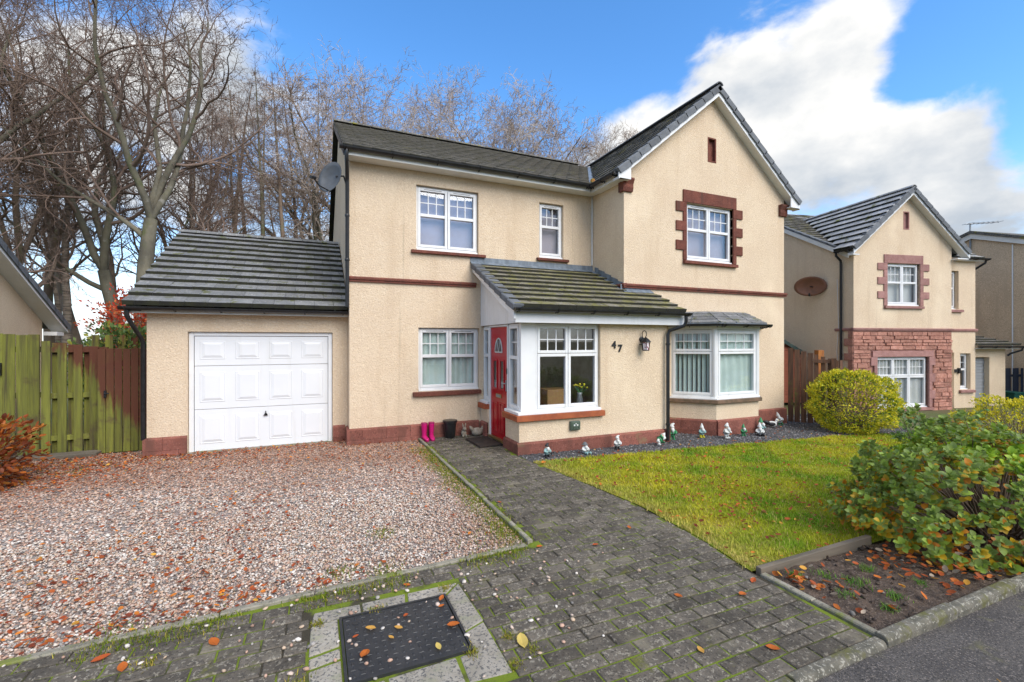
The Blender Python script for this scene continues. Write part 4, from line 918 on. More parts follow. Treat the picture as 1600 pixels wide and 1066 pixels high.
# lettering: the number 47 -------------------------------------------------
def digit(ch, x, z, h):
    cu = bpy.data.curves.new('d', 'FONT'); cu.body = ch; cu.size = h*1.4; cu.extrude = .008; cu.offset = .006; cu.align_x = 'CENTER'
    tmp = bpy.data.objects.new('d', cu); COL.objects.link(tmp); dg = bpy.context.evaluated_depsgraph_get(); me = bpy.data.meshes.new_from_object(tmp.evaluated_get(dg)); COL.objects.unlink(tmp); bpy.data.objects.remove(tmp)
    me.transform(T(x, PY-.010, z) @ RX(R(90))); me.materials.clear(); me.materials.append(m_black)
    o = bpy.data.objects.new('house_number', me); COL.objects.link(o); attach(o, house); o['label'] = 'black metal numeral %s on the porch wall' % ch
digit('4', 5.03, 1.80, .13); digit('7', 5.165, 1.735, .13)
# ------------------------------------------------------------------ neighbouring house on the right
NX = T(15.22, 8.65, 0) @ RZ(R(-12.5))
def NP(x, y, z): return tuple(NX @ Vector((x, y, z)))
nb = thing('neighbour_house', 'cream house beyond the round bush, with red rubble stone ground floor', 'house', (15.22, 8.65, -.8), R(-12.5))
gw = 3.78; ge, ga, gc = 4.76, 6.70, 2.0; tn = (ga-ge)/(gc+.22)
def ngt(x): return ga-.08-abs(x-gc)*tn
w = MB(); wall_grid(w, NX, 0, gw, 2.30, ge-.05, [(1.24, 2.50, 3.04, 4.37)])
wm = MB(NX); v0, v1, vz0, vz1 = 1.87, 2.10, 5.45, 6.02
wm.face((0, 0, ge-.05), (v0, 0, ge-.05), (v0, 0, ngt(v0)), (0, 0, ngt(0))); wm.face((v1, 0, ge-.05), (gw, 0, ge-.05), (gw, 0, ngt(gw)), (v1, 0, ngt(v1)))
wm.face((v0, 0, ge-.05), (v1, 0, ge-.05), (v1, 0, vz0), (v0, 0, vz0)); wm.face((v0, 0, vz1), (v1, 0, vz1), (v1, 0, ngt(v1)), (gc, 0, ngt(gc)), (v0, 0, ngt(v0)))
wm.face((gw, 0, -1), (gw, .22, -1), (gw, .22, 4.7), (gw, 0, 4.7))
b0 = len(w.v); w.v += wm.v; w.f += [[b0+i for i in f] for f in wm.f]
w2 = MB(); wall_grid(w2, NX @ T(0, .22, 0), gw, 5.09, -1, 4.58, [(3.86, 4.39, 2.98, 4.25), (4.45, 4.89, .32, 1.52), (gw+.02, 4.20, -1, 1.55)], rev=.16)
b0 = len(w.v); w.v += w2.v; w.f += [[b0+i for i in f] for f in w2.f]
w3 = MB(NX); w3.face((5.09, .22, -1), (5.09, 8, -1), (5.09, 8, 4.58), (5.09, .22, 4.58)); b0 = len(w.v); w.v += w3.v; w.f += [[b0+i for i in f] for f in w3.f]
w.obj('wall', m_render, nb)
ws = MB(NX); ws.face((0, 0, -1), (0, 9.5, -1), (0, 9.5, 4.75), (0, 0, 4.75)); ws.face((0, .3, 4.75), (0, 9.5, 4.75), (0, 5.0, 7.25)); ws.obj('gable_end_wall', m_render, nb)
MB(NX).box(v0, v1, .06, .09, vz0, vz1).obj('gable_vent', m_pinkstone, nb)
f = MB(NX); frame_rect(f, v0, v1, vz0, vz1, -.006, .06, .03); f.obj('gable_vent_surround', m_pinkstone, nb)
wl = MB(NX); wall_grid(wl, NX, 0, gw, -1, 2.30, [(.84, 2.83, -.18, 1.43)]); wl2 = wl; wl2.M = None; wl2.obj('stone_wall_core', m_mortar, nb)
# rubble stones
rng = random.Random(3); z = -.75
while z < 2.2:
    h = rng.choice([.07, .09, .11, .13, .16]); h = min(h, 2.235-z); x = -.03
    if h < .05: break
    while x < gw+.0:
        ww = rng.uniform(.14, .50); x1 = min(x+ww, gw)
        segs = [(x, x1)]
        if z+h > -.34 and z < 1.62:
            lo, hi = (.60, 3.12) if z+h > 1.40 else ((.62, 3.02) if -.2 < z else (.75, 2.95))
            ns = []
            for a, b in segs:
                if b <= lo or a >= hi: ns.append((a, b))
                else:
                    if a < lo: ns.append((a, lo))
                    if b > hi: ns.append((hi, b))
            segs = ns
        for a, b in segs:
            if b-a > .05:
                pr_ = rng.uniform(.012, .05); j = lambda: rng.uniform(-.006, .006)
                V_ = [(a+.005, .01, z+.004), (b-.005, .01, z+.004), (b-.005, .01, z+h-.004), (a+.005, .01, z+h-.004), (a+.012+j(), -pr_+j(), z+.014+j()), (b-.012+j(), -pr_+j(), z+.014+j()), (b-.012+j(), -pr_+j(), z+h-.014+j()), (a+.012+j(), -pr_+j(), z+h-.014+j())]
                MB(NX).add(V_, [(4, 5, 6, 7), (0, 1, 5, 4), (1, 2, 6, 5), (2, 3, 7, 6), (3, 0, 4, 7)]).obj('rubble_stone', m_rubble, nb)
        x = x1 if x1 < gw else gw+1
    z += h
for i in range(13):                                # stone return at the corner
    z0_ = -.75+i*.23; MB(NX).box(-.04, -.004, -.005, .30 if i % 2 else .16, z0_+.004, min(z0_+.226, 2.25)).obj('corner_stone', m_rubble, nb, bevel=.01)
SPn = [(.03, 2.24), (-.03, 2.24), (-.05, 2.28), (-.055, 2.32), (.03, 2.345)]
MB(NX).prism(SPn, 'x', -.055, gw+.03).obj('string_course', m_pinkstone, nb); MB(NX @ T(0, .22, 0)).prism(SPn, 'x', gw+.04, 5.14).obj('string_course', m_pinkstone, nb); MB(NX @ RZ(R(-90))).prism(SPn, 'x', -.62, -.055).obj('string_course', m_pinkstone, nb)
MB(NX).box(.66, 3.0, -.05, .03, 1.435, 1.62).obj('lintel_stone', m_pinkstone, nb, bevel=.006)
for i in range(6):
    z0_ = -.18+i*.268
    for s_, xe in ((-1, .84), (1, 2.83)):
        ww = .24 if i % 2 else .12; a, b = (xe-ww, xe) if s_ < 0 else (xe, xe+ww)
        MB(NX).box(a, b, -.05, .08, z0_+.002, z0_+.266).obj('quoin', m_pinkstone, nb, bevel=.006)
MB(NX).box(1.24-.12, 2.50+.12, -.03, .04, 4.372, 4.64).obj('lintel_stone', m_pinkstone, nb, bevel=.006)
for i in range(6):
    h = (4.37-3.04)/6; z0_ = 3.04+i*h
    for s_, xe in ((-1, 1.24), (1, 2.50)):
        ww = .36 if i % 2 else .13; a, b = (xe-ww, xe) if s_ < 0 else (xe, xe+ww)
        MB(NX).box(a, b, -.03, .08, z0_+.001, z0_+h-.001).obj('quoin', m_pinkstone, nb, bevel=.006)
window(nb, NX, 1.25, 2.49, 3.075, 4.36, two, y=.06, sill=(1.12, 2.62, 2.95, 3.04, .07, m_pinkstone), blind=('roller', 0, 1, 0, 1, m_netblind), vents=False)
window(nb, NX, .85, 2.82, -.145, 1.42, [(0, .34, .62, 1, 'grid:4'), (.34, .66, .62, 1, 'grid:4'), (.66, 1, .62, 1, 'grid:4'), (0, .34, 0, .62, 'plain'), (.34, .66, 0, .62, 'plain'), (.66, 1, 0, .62, 'plain')], y=.06, sill=(.66, 3.0, -.27, -.18, .07, m_pinkstone), blind=('curtain', 0, 1, 0, 1, m_netblind), vents=False)
window(nb, NX @ T(0, .22, 0), 3.87, 4.38, 3.01, 4.24, [(0, 1, 0, 1, 'split:.55:2')], y=.12, sill=(3.80, 4.52, 2.88, 2.975, .07, m_pinkstone), vents=False)
window(nb, NX @ T(0, .22, 0), 4.46, 4.88, .35, 1.51, [(0, 1, 0, 1, 'split:.55:2')], y=.12, sill=(4.40, 5.02, .22, .315, .07, m_pinkstone), vents=False)
MB(NX).box(gw+.03, 4.19, .34, .38, -.9, 1.54).obj('door', m_white, nb)
wlp = MB(NX @ T(4.36, .16, .95)); wlp.box(-.035, .035, 0, .055, -.09, .09); wlp.box(-.16, -.07, .01, .055, -.05, .05); wlp.obj('door_light', m_black, nb)
# neighbour roofs
nr = MB(NX); nfy = -.25
def ngz(x): return ga-abs(x-gc)*tn
nr.face((-.22, nfy, ge), (gc, nfy, ga), (gc, 3.9, ga), (-.22, .29, ge)); nr.face((gc, nfy, ga), (4.22, nfy, ge), (4.22, 5, ge), (gc, 5, ga))
ney, nez, nry, nrz = .10, 4.66, 5.0, 7.30; tnm = (nrz-nez)/(nry-ney)
nr.face((-.06, ney, nez), (5.3, ney, nez), (5.3, nry, nrz), (-.06, nry, nrz)); nr.face((-.06, nry, nrz), (5.3, nry, nrz), (5.3, 9.7, nez), (-.06, 9.7, nez))
nroof = nr.obj('roof', m_under, nb)
nl = math.hypot(gc+.22, ga-ge); nv = Vector((gc+.22, 0, ga-ge)).normalized()
def nur(b):
    z = ge+b*nv.z; yv = ney+(z-nez)/tnm; return (5-min(max(yv, 0.2), 5), 5-nfy-.02)
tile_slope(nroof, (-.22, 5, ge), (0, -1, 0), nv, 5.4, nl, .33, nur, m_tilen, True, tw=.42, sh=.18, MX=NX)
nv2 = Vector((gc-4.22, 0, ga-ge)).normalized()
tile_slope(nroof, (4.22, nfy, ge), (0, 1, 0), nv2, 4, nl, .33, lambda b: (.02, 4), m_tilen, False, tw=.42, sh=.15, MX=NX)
nml = math.hypot(nry-ney, nrz-nez); nmv = Vector((0, nry-ney, nrz-nez)).normalized()
def nmr(b): z = nez+b*nmv.z; return (0, max(0, gc-(ga-z)/tn+.06) if z < ga else 5.4)
tile_slope(nroof, (-.06, ney, nez), (1, 0, 0), nmv, 5.4, nml, .30, nmr, m_tilemain, False, tw=.36, sh=.12, MX=NX, stname='main_slope_tiles')
tile_slope(nroof, (-.06, ney, nez), (1, 0, 0), nmv, 5.4, nml, .30, lambda b: (min(5.36, gc+.06+max(0, (ga-nez-b*nmv.z))/tn), 5.36), m_tilen, False, tw=.36, sh=.12, MX=NX, stname='right_slope_tiles')
verge(nroof, (-.22, nfy+.02, ge), (gc, nfy+.02, ga), 10, M=NX, back=.13, hang=.11); verge(nroof, (4.22, nfy+.02, ge), (gc, nfy+.02, ga), 10, M=NX, back=.13, hang=.11)
ridge(nroof, (gc, nfy, ga+.05), (gc, 3.9, ga+.05), 9, M=NX, mat=m_tilen)
MB(NX).prism([(ney, nez-.16), (ney, nez-.01), (nry, nrz-.01), (nry, nrz-.16)], 'x', -.09, -.062).obj('barge_board', m_soffit, nb)
for k in range(14):
    a = k/14; b = (k+1)/14+.01
    MB(NX).add([(-.10, ney+(nry-ney)*a, nez+(nrz-nez)*a+.0), (-.10, ney+(nry-ney)*b, nez+(nrz-nez)*b), (-.10, ney+(nry-ney)*b, nez+(nrz-nez)*b+.055), (-.10, ney+(nry-ney)*a, nez+(nrz-nez)*a+.075), (.06, ney+(nry-ney)*a, nez+(nrz-nez)*a), (.06, ney+(nry-ney)*b, nez+(nrz-nez)*b), (.06, ney+(nry-ney)*b, nez+(nrz-nez)*b+.055), (.06, ney+(nry-ney)*a, nez+(nrz-nez)*a+.075)],
            [(0, 1, 2, 3), (4, 7, 6, 5), (0, 4, 5, 1), (1, 5, 6, 2), (2, 6, 7, 3), (3, 7, 4, 0)]).obj('verge_cap', m_verge, nroof)
for s_ in (-1, 1):
    xe = -.22 if s_ < 0 else 4.22
    MB(NX).prism([(xe, ge-.18), (xe, ge-.035), (gc, ga-.035), (gc, ga-.20)], 'y', nfy+.035, nfy+.065).obj('barge_board', m_white, nb)
    MB(NX).prism([(xe, ge-.175), (xe, ge-.15), (gc, ga-.17), (gc, ga-.19)], 'y', nfy+.067, -.003).obj('barge_soffit', m_soffit, nb)
    a, b = (xe, xe+.24) if s_ < 0 else (xe-.45, xe)
    MB(NX).box(a, b, nfy+.067, -.003, ge-.21, ge-.178).obj('box_end', m_white, nb)
gutter(nb, NP(-.25, .42, ge-.01), NP(-.25, nfy+.08, ge-.01), br=.5, out=tuple(RZ(R(-12.5)) @ Vector((-1, 0, 0))))
gutter(nb, NP(4.28, .04, nez), NP(5.42, .04, nez), br=.4, out=tuple(RZ(R(-12.5)) @ Vector((0, -1, 0))))
MB(NX).box(4.22, 5.3, .09, .218, nez-.09, nez-.06).obj('soffit', m_soffit, nb)
d_ = MB(NX).tube([(-.24, .38, ge-.05), (-.24, .38, ge-.15), (-.07, .38, ge-.3), (-.06, .38, ge-.4), (-.06, .38, -.7)], .036, 10).obj('downpipe', m_black, nb, smooth='auto')
MB(NX).tube([(5.30, .06, nez-.06), (5.30, .08, nez-.14), (5.16, .4, nez-.40), (5.13, .6, nez-.5)], .034, 8).obj('downpipe', m_black, nb, smooth='auto')
MB(NX).tube([(-.02, .55, 3.9), (-.03, .52, 3.4), (-.02, .50, 2.4), (-.02, .56, 1.6), (-.02, .50, .9), (-.02, .46, .4)], .010, 5).obj('cable', m_white, nb)
# its side garage
sg = MB(); wall_grid(sg, NX @ T(0, .45, 0), 5.10, 6.75, -1, 1.66, [(5.12, 6.05, -1, 1.38)], rev=.2); s2 = MB(NX); s2.face((6.75, .45, -1), (6.75, 6, -1), (6.75, 6, 1.66), (6.75, .45, 1.66)); b0 = len(sg.v); sg.v += s2.v; sg.f += [[b0+i for i in f] for f in s2.f]
sg.obj('garage_wall', m_render, nb)
sh = MB(NX)
for i in range(22): sh.box(5.12, 6.05, .60+(.008 if i % 2 else 0), .64, -.95+i*.105, -.95+i*.105+.098)
sh.obj('roller_shutter', m_shutter, nb)
MB(NX).box(6.055, 6.78, .41, .448, -.8, -.42).obj('garage_plinth', m_pinkstone, nb)
gr_ = MB(NX); gr_.face((5.09, .15, 1.78), (7.0, .15, 1.78), (6.4, 2.9, 2.52), (5.09, 2.9, 2.52)); ngr = gr_.obj('garage_roof', m_under, nb)
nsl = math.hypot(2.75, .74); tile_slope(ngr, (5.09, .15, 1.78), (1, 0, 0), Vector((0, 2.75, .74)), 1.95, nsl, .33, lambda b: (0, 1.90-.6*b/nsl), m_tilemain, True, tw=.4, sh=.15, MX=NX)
MB(NX).box(5.10, 6.95, .18, .445, 1.665, 1.69).obj('soffit', m_soffit, nb)
gutter(nb, NP(5.10, .11, 1.76), NP(7.05, .11, 1.76), br=.5, out=tuple(RZ(R(-12.5)) @ Vector((0, -1, 0))))
MB(NX).tube([(6.98, .12, 1.72), (6.98, .14, 1.62), (6.84, .36, 1.50), (6.80, .42, 1.42)], .032, 8).obj('downpipe', m_black, nb, smooth='auto')

# satellite dishes -----------------------------------------------------------
def dish(name, label, M, mat, rx, rz, wall_arm):
    t = thing(name, label, 'satellite dish', tuple(M.translation))
    d = MB(M); n, k = 20, 5; vs_, fs_ = [], []
    for s_ in (0, 1):
        for i in range(k+1):
            q = i/k
            for a in range(n): vs_.append((rx*q*math.cos(2*math.pi*a/n), -.10*(1-q*q)*-1+s_*.006, rz*q*math.sin(2*math.pi*a/n)))
    for s_ in (0, 1):
        o_ = s_*(k+1)*n
        for i in range(k):
            for a in range(n): fs_.append((o_+i*n+a, o_+i*n+(a+1) % n, o_+(i+1)*n+(a+1) % n, o_+(i+1)*n+a))
    for a in range(n): fs_.append((k*n+a, k*n+(a+1) % n, (2*k+1)*n+(a+1) % n, (2*k+1)*n+a))
    d.add(vs_, fs_); d.obj('reflector', mat, t, smooth=True)
    a = MB(M); a.tube([(0, .08, -rz*.85), (0, -.20, -rz*.95), (0, -.34, -rz*.72)], .012, 6); a.obj('feed_arm', m_black, t)
    l = MB(M); l.tube([(0, -.30, -rz*.66), (0, -.40, -rz*.78)], .028, 8); l.obj('feed_horn', m_black, t)
    MB().tube(wall_arm, .018, 7).obj('bracket', m_black, t)
    return t
dish('satellite_dish', 'grey satellite dish on the gable beside the main roof edge', T(.26, 8.95, 4.93) @ RZ(R(-46)) @ RX(R(-12)), m_dishg, .27, .30, [(.36, 8.95, 4.95), (.50, 8.93, 4.97), (.55, 8.95, 4.82), (.585, 8.95, 4.80)])
p = NX @ Vector((-.34, 1.25, 3.75))
dish('satellite_dish', 'brown oval satellite dish on the weathered side wall of the neighbouring house', T(*p) @ RZ(R(-62)) @ RX(R(10)), m_dishb, .47, .33, [tuple(p), tuple(NX @ Vector((-.1, 1.3, 3.72))), tuple(NX @ Vector((0, 1.3, 3.7)))])

# a further house and its aerial, navy fence, bin, bag --------------------------
fh = thing('distant_house', 'tan side gable of a house far behind the navy fence', 'house', NP(9.0, 2, -1))
MB(NX).prism([(-3, -1), (-3, 4.1), (2.9, 6.10), (9, 4.1), (9, -1)], 'x', 9.0, 15).obj('wall', m_render2, fh)
MB(NX).prism([(-3.2, 4.03), (-3.2, 4.23), (2.9, 6.30), (9.2, 4.23), (9.2, 4.03), (2.9, 6.10)], 'x', 8.90, 8.95).obj('barge_board', m_soffit, fh)
fr_ = MB(NX).prism([(-3.25, 4.21), (-3.25, 4.30), (2.9, 6.42), (9.25, 4.30), (9.25, 4.21), (2.9, 6.30)], 'x', 8.85, 15.2).obj('roof', m_tilemain, fh)
MB(NX).tube([(8.97, 1.6, -1), (8.97, 1.6, 5.6)], .02, 5).obj('white_pipe', m_white, fh)
ae = thing('aerial', 'thin television aerial standing on the distant roof edge', 'aerial', NP(8.6, 2.9, 5.0))
MB(NX).tube([(8.95, 2.95, 5.2), (8.95, 2.95, 6.75)], .03, 6).obj('mast', m_steel, ae)
am = MB(NX); am.tube([(8.7, 2.95, 6.7), (9.9, 2.6, 6.75)], .018, 5)
for i in range(7): am.tube([(8.8+i*.17, 2.92-i*.05-.22, 6.71+i*.006), (8.8+i*.17, 2.92-i*.05+.22, 6.71+i*.006)], .009, 4)
am.obj('antenna', m_steel, ae)
nf = thing('navy_fence', 'navy blue slatted fence beside the neighbouring garage', 'fence', NP(6.5, 1.2, -.9))
for i in range(14):
    MB(NX).box(7.00+i*.19, 7.00+i*.19+.15, 1.30+(.05 if i % 2 else 0), 1.32+(.05 if i % 2 else 0), -.8, .92).obj('fence_board', m_navy, nf)
for z in (-.3, .6): MB(NX).box(6.98, 9.6, 1.322, 1.348, z, z+.09).obj('fence_rail', m_navy, nf)
bn = thing('wheeled_bin', 'teal lidded bin in front of the navy fence', 'bin', NP(7.78, .9, -.85))
MB(NX).prism([(.75, -.85), (1.15, -.85), (1.22, .05), (.68, .05)], 'x', 7.55, 8.0).obj('body', m_teal, bn); MB(NX).box(7.52, 8.03, .65, 1.25, .053, .11).obj('lid', m_teal, bn, bevel=.02)
bg_ = MB(NX); bg_.lathe([(.08, -.75), (.11, -.7), (.12, -.45), (.11, -.32), (.125, -.29), (.09, -.26)], 12, (4.62, -.35, 0), 1.2, .9); tag(bg_.obj('green_caddy', m_bag, None, smooth=True), 'bright green food caddy by the neighbouring doorway', 'caddy')

# bungalow gable at the left edge -------------------------------------------------
lb = thing('outbuilding', 'cream gable of a low building behind the green fence', 'building', (-6, 13, 0))
MB().prism([(9.5, -.3), (9.5, 3.95), (10.4, 4.86), (14.55, 2.42), (14.55, -.3)], 'x', -11, -6).obj('wall', m_render, lb)
tl = (4.86-2.42)/(14.55-10.4)
def lz(y): return 2.42+(14.55-y)*tl
MB().prism([(9.8, lz(9.8)-.02), (9.8, lz(9.8)+.10), (15.0, lz(15.0)+.10), (15.0, lz(15.0)-.02)], 'x', -5.72, -5.69).obj('barge_board', m_white, lb)
MB().prism([(9.8, lz(9.8)-.02), (9.8, lz(9.8)+.02), (15.0, lz(15.0)+.02), (15.0, lz(15.0)-.02)], 'x', -5.998, -5.722).obj('barge_soffit', m_soffit, lb)
lr = MB().prism([(9.8, lz(9.8)+.11), (9.8, lz(9.8)+.15), (15.05, lz(15.05)+.15), (15.05, lz(15.05)+.11)], 'x', -11, -5.70).obj('roof', m_verge, lb)
for i in range(14):
    a, b = 15.05-i*.37, 15.05-(i+1)*.37-.02
    MB().add([(-5.86, a, lz(a)+.15), (-5.66, a, lz(a)+.15), (-5.66, b, lz(b)+.15), (-5.86, b, lz(b)+.15), (-5.86, a, lz(a)+.205), (-5.66, a, lz(a)+.205), (-5.66, b, lz(b)+.18), (-5.86, b, lz(b)+.18), (-5.66, a, lz(a)+.04), (-5.66, b, lz(b)+.04)],
             [(4, 5, 6, 7), (0, 1, 5, 4), (2, 3, 7, 6), (5, 8, 9, 6), (0, 4, 7, 3)]).obj('verge_cap', m_verge, lr)
MB().box(-5.997, -5.75, 14.60, 14.95, lz(14.95)-.12, lz(14.95)-.03).obj('box_end', m_white, lb)

# fences ---------------------------------------------------------------------------
fa = thing('garden_fence', 'tall green algae-covered fence at the left edge, beside the gate', 'fence', (-4.6, 9.9, 0))
fm = {}
def board(parent, x, y, w, z0, z1, name='fence_board', mat=None, th=.02, rz=0, cache_=fm):
    o = MB(T(x, y, 0) @ RZ(rz)).box(-w/2, w/2, 0, th, z0, z1).obj(name, mat or m_fence, parent, bevel=.003); return o
x = -6.9; i = 0
while x < -4.13:
    ww = .145; board(fa, x, 9.93+(.012 if i % 2 else 0)-(x+4.1)*.0, ww, .0, 2.03+random.uniform(-.015, .015)+(-4.1-x)*.012); x += .150; i += 1
for z in (.35, 1.0, 1.75): MB().box(-6.9, -4.10, 9.956, 9.99, z, z+.09).obj('fence_rail', m_fence, fa)
lt = MB(); lt.box(-4.62, -4.58, 9.90, 9.928, 1.38, 1.58); lt.tube([(-4.60, 9.895, 1.54), (-4.585, 9.88, 1.48), (-4.60, 9.895, 1.42)], .012, 6); lt.obj('latch', m_black, fa)
# hit-and-miss panel
for i in range(4): board(fa, -4.03+i*.205, 9.87, .115, .06, 1.93-.03*i, name='fence_board')
for i in range(4): board(fa, -3.93+i*.205, 9.965, .115, .06, 1.90-.03*i, name='fence_board')
for z in (.28, .98, 1.74): MB().box(-4.10, -3.24, 9.895, 9.955, z, z+.085).obj('fence_rail', m_fence, fa, bevel=.004)
st = MB().box(-4.5, -3.27, 9.55, 9.82, -.05, .10).obj('timber_step', m_sleeper, None, bevel=.01); tag(st, 'dark timber sleeper lying at the foot of the green fence', 'sleeper')
ga_ = thing('garden_gate', 'red-brown gate with bare green patches between fence and garage', 'gate', (-2.95, 9.75, 0))
for i in range(7):
    board(ga_, -3.27+i*.112, 9.74+random.uniform(-.003, .003), .102, .05, 1.80+random.uniform(-.006, .006), name='gate_board')
for z in (.30, 1.50): MB().box(-3.32, -2.55, 9.762, 9.79, z, z+.1).obj('gate_rail', m_fence, ga_)
gh = MB(); gh.box(-3.235, -3.20, 9.722, 9.738, .98, 1.10); gh.tube([(-3.22, 9.72, 1.07), (-3.22, 9.70, 1.05), (-3.16, 9.695, 1.05)], .01, 6); gh.obj('latch', m_black, ga_)
fb = thing('back_fence', 'far green fence seen over the top of the gate', 'fence', (-4.5, 13, 0))
for i in range(9): board(fb, -4.3+i*.16, 12.5+i*.22, .13, .0, 2.06-.0*i, name='fence_board')
MB(T(-4.36, 12.5, 0) @ RZ(math.atan2(.22, .16))).box(0, 2.4, .03, .06, 1.6, 1.7).obj('fence_rail', m_fence, fb)
# brown gate leaf on the right, standing open
gr2 = thing('side_gate', 'brown slatted side gate standing open by the house corner', 'gate', (10.95, 7.3, -.1))
g0, g1 = Vector((10.76, 7.62, 0)), Vector((11.34, 6.82, 0)); gt_ = (g1-g0).normalized(); gang = math.atan2(gt_.y, gt_.x); GL = (g1-g0).length
GM = T(g0.x, g0.y, 0) @ RZ(gang)
for i in range(4): MB(GM).box(.01+i*.135, .01+i*.135+.115, 0, .02, -.06, 1.76-.04*i).obj('gate_board', m_woodb, gr2, bevel=.003)
for i in range(4): MB(GM).box(.55+i*.135, .55+i*.135+.085, .03, .05, -.04, 1.60-.045*i).obj('gate_board', m_woodb, gr2, bevel=.003)
for z in (.08, .78, 1.40): MB(GM).box(.54, GL+.02, -.015, .029, z, z+.085).obj('gate_rail', m_woodb, gr2, bevel=.003)
MB(GM).box(GL-.10, GL+.0, -.04, -.017, -.06, 1.52).obj('gate_stile', m_woodb, gr2, bevel=.003)
pp = MB(T(12.72, 8.1, 0)).box(-.12, .12, -.06, .06, -.15, 1.68).obj('gate_post', m_woodo, None, bevel=.008); tag(pp, 'orange-brown gate post behind the slatted side gate', 'post')
pf = thing('fence_panel', 'short brown fence panel between gate post and round bush', 'fence', (12.2, 7.6, -.1))
for i in range(4): MB(T(12.30+i*.13, 7.72-i*.06, 0)).box(0, .12, 0, .02, -.12, 1.42).obj('fence_board', m_woodb, pf)
sh_ = thing('shed', 'red boarded shed with green felt roof behind the side gate', 'shed', (14.4, 11.2, -.1))
SM = T(13.35, 10.6, 0) @ RZ(R(-8))
SHW, SHE, SHA = 1.9, 1.52, 1.98
for i in range(16):
    z0_ = -.15+i*.135; z1_ = z0_+.128
    def hwid(z): return SHW/2 if z <= SHE else max(.01, SHW/2*(SHA-z)/(SHA-SHE))
    if z0_ > SHA-.05: break
    a, b = hwid(z0_), hwid(z1_)
    MB(SM).prism([(SHW/2-a, z0_), (SHW/2+a, z0_), (SHW/2+b, z1_), (SHW/2-b, z1_)], 'y', -.02, .0).obj('shed_board', m_shed, sh_)
MB(SM).box(.01, SHW-.01, .01, 2.4, -.15, SHE).obj('body', m_shed, sh_)
for s_ in (-1, 1):
    e = SHW/2+s_*(SHW/2+.10); zz = SHE-.05
    MB(SM).prism([(SHW/2, SHA+.01), (SHW/2, SHA+.07), (e, zz+.06), (e, zz)], 'y', -.10, 2.5).obj('roof_slope', m_shedroof, sh_)
    MB(SM).prism([(SHW/2, SHA-.05), (SHW/2, SHA+.075), (e, zz+.07), (e, zz-.05)], 'y', -.125, -.102).obj('barge_board', m_shedroof, sh_)
# ------------------------------------------------------------------ small things by the house
def boot(x, y, rz, label):
    t = thing('wellington_boot', label, 'boot', (x, y, gz(x)), rz, 'pink wellington boots by the door', local=True)
    s = MB(); s.lathe([(.046, .055), (.047, .10), (.050, .16), (.058, .24), (.062, .30), (.063, .325), (.058, .325), (.055, .29)], 16, (0, .03, 0), .92, 1.1); s.obj('shaft', m_pink, t, smooth=True)
    f = MB(); vs_, fs_ = [], []; n = 12
    prof = [(.085, .036, .05), (.06, .046, .085), (.02, .047, .095), (-.03, .045, .075), (-.08, .047, .058), (-.125, .044, .045), (-.155, .030, .034), (-.165, .010, .026)]
    for (yy, wx, hz) in prof:
        for k in range(n):
            a = 2*math.pi*k/n; vs_.append((wx*math.cos(a), yy, .018+hz*.5+hz*.5*math.sin(a)))
    for i in range(len(prof)-1):
        for k in range(n): fs_.append((i*n+k, i*n+(k+1) % n, (i+1)*n+(k+1) % n, (i+1)*n+k))
    fs_ += [list(range(n)), list(range((len(prof)-1)*n, len(prof)*n))]; f.add(vs_, fs_); f.obj('foot', m_pink, t, smooth=True)
    pl = [(.042*math.sin(R(a)), .05+.045*math.cos(R(a))) for a in range(-90, 91, 30)]+[(.048*math.cos(R(a)), -.09-.085*math.sin(R(a))) for a in range(0, 181, 30)]
    MB().prism(pl, 'z', 0, .022).obj('sole', m_pinkd, t)
    MB().lathe([(.0625, .312), (.066, .314), (.066, .328), (.0625, .33)], 16, (0, .03, 0), .92, 1.1).obj('rim', m_pinkd, t, smooth=True)
boot(1.93, 8.60, R(8), 'left boot of the pink wellington pair beside the path'); boot(2.065, 8.61, R(-4), 'right boot of the pink wellington pair beside the path')
pt = thing('planter', 'tall black plastic pot between pink boots and stone rabbit', 'planter', (2.43, 8.62, gz(2)), 0, local=True)
MB().lathe([(.085, 0), (.095, .02), (.125, .30), (.135, .31), (.138, .345), (.128, .345), (.12, .30), (.10, .12), (.0, .12)], 20).obj('pot', m_black, pt, smooth='auto')
MB().lathe([(.134, .305), (.142, .308), (.144, .348), (.134, .35)], 20).obj('rim', m_black, pt, smooth='auto')
MB().lathe([(.122, .29), (.10, .305), (.0, .30)], 14).obj('soil', m_soil, pt)
rb = thing('rabbit_ornament', 'small stone rabbit with upright ears beside the black pot', 'ornament', (2.71, 8.60, gz(2)), 0, local=True)
b = MB(); b.ball((0, .02, .075), .055, .065, .08); b.ball((-.03, -.035, .03), .022, .035, .03, 8, 6); b.ball((.03, -.035, .03), .022, .035, .03, 8, 6); b.obj('body', m_stoneorn, rb, smooth=True)
MB().ball((0, -.03, .165), .04, .048, .04).obj('head', m_stoneorn, rb, smooth=True)
for s_ in (-1, 1): MB().tube([(s_*.016, -.015, .19), (s_*.026, -.005, .235), (s_*.032, 0, .275)], [.012, .016, .004], 7).obj('ear', m_stoneorn, rb, smooth=True)
hn = thing('hen_ornament', 'round weathered stone hen by the porch step', 'ornament', (2.98, 8.60, gz(2)), R(80), local=True)
b = MB(); b.ball((0, 0, .085), .085, .12, .085); b.obj('body', m_stoneorn, hn, smooth=True)
MB().tube([(0, .08, .12), (0, .13, .17), (0, .15, .20)], [.05, .03, .01], 8).obj('tail', m_stoneorn, hn, smooth=True)
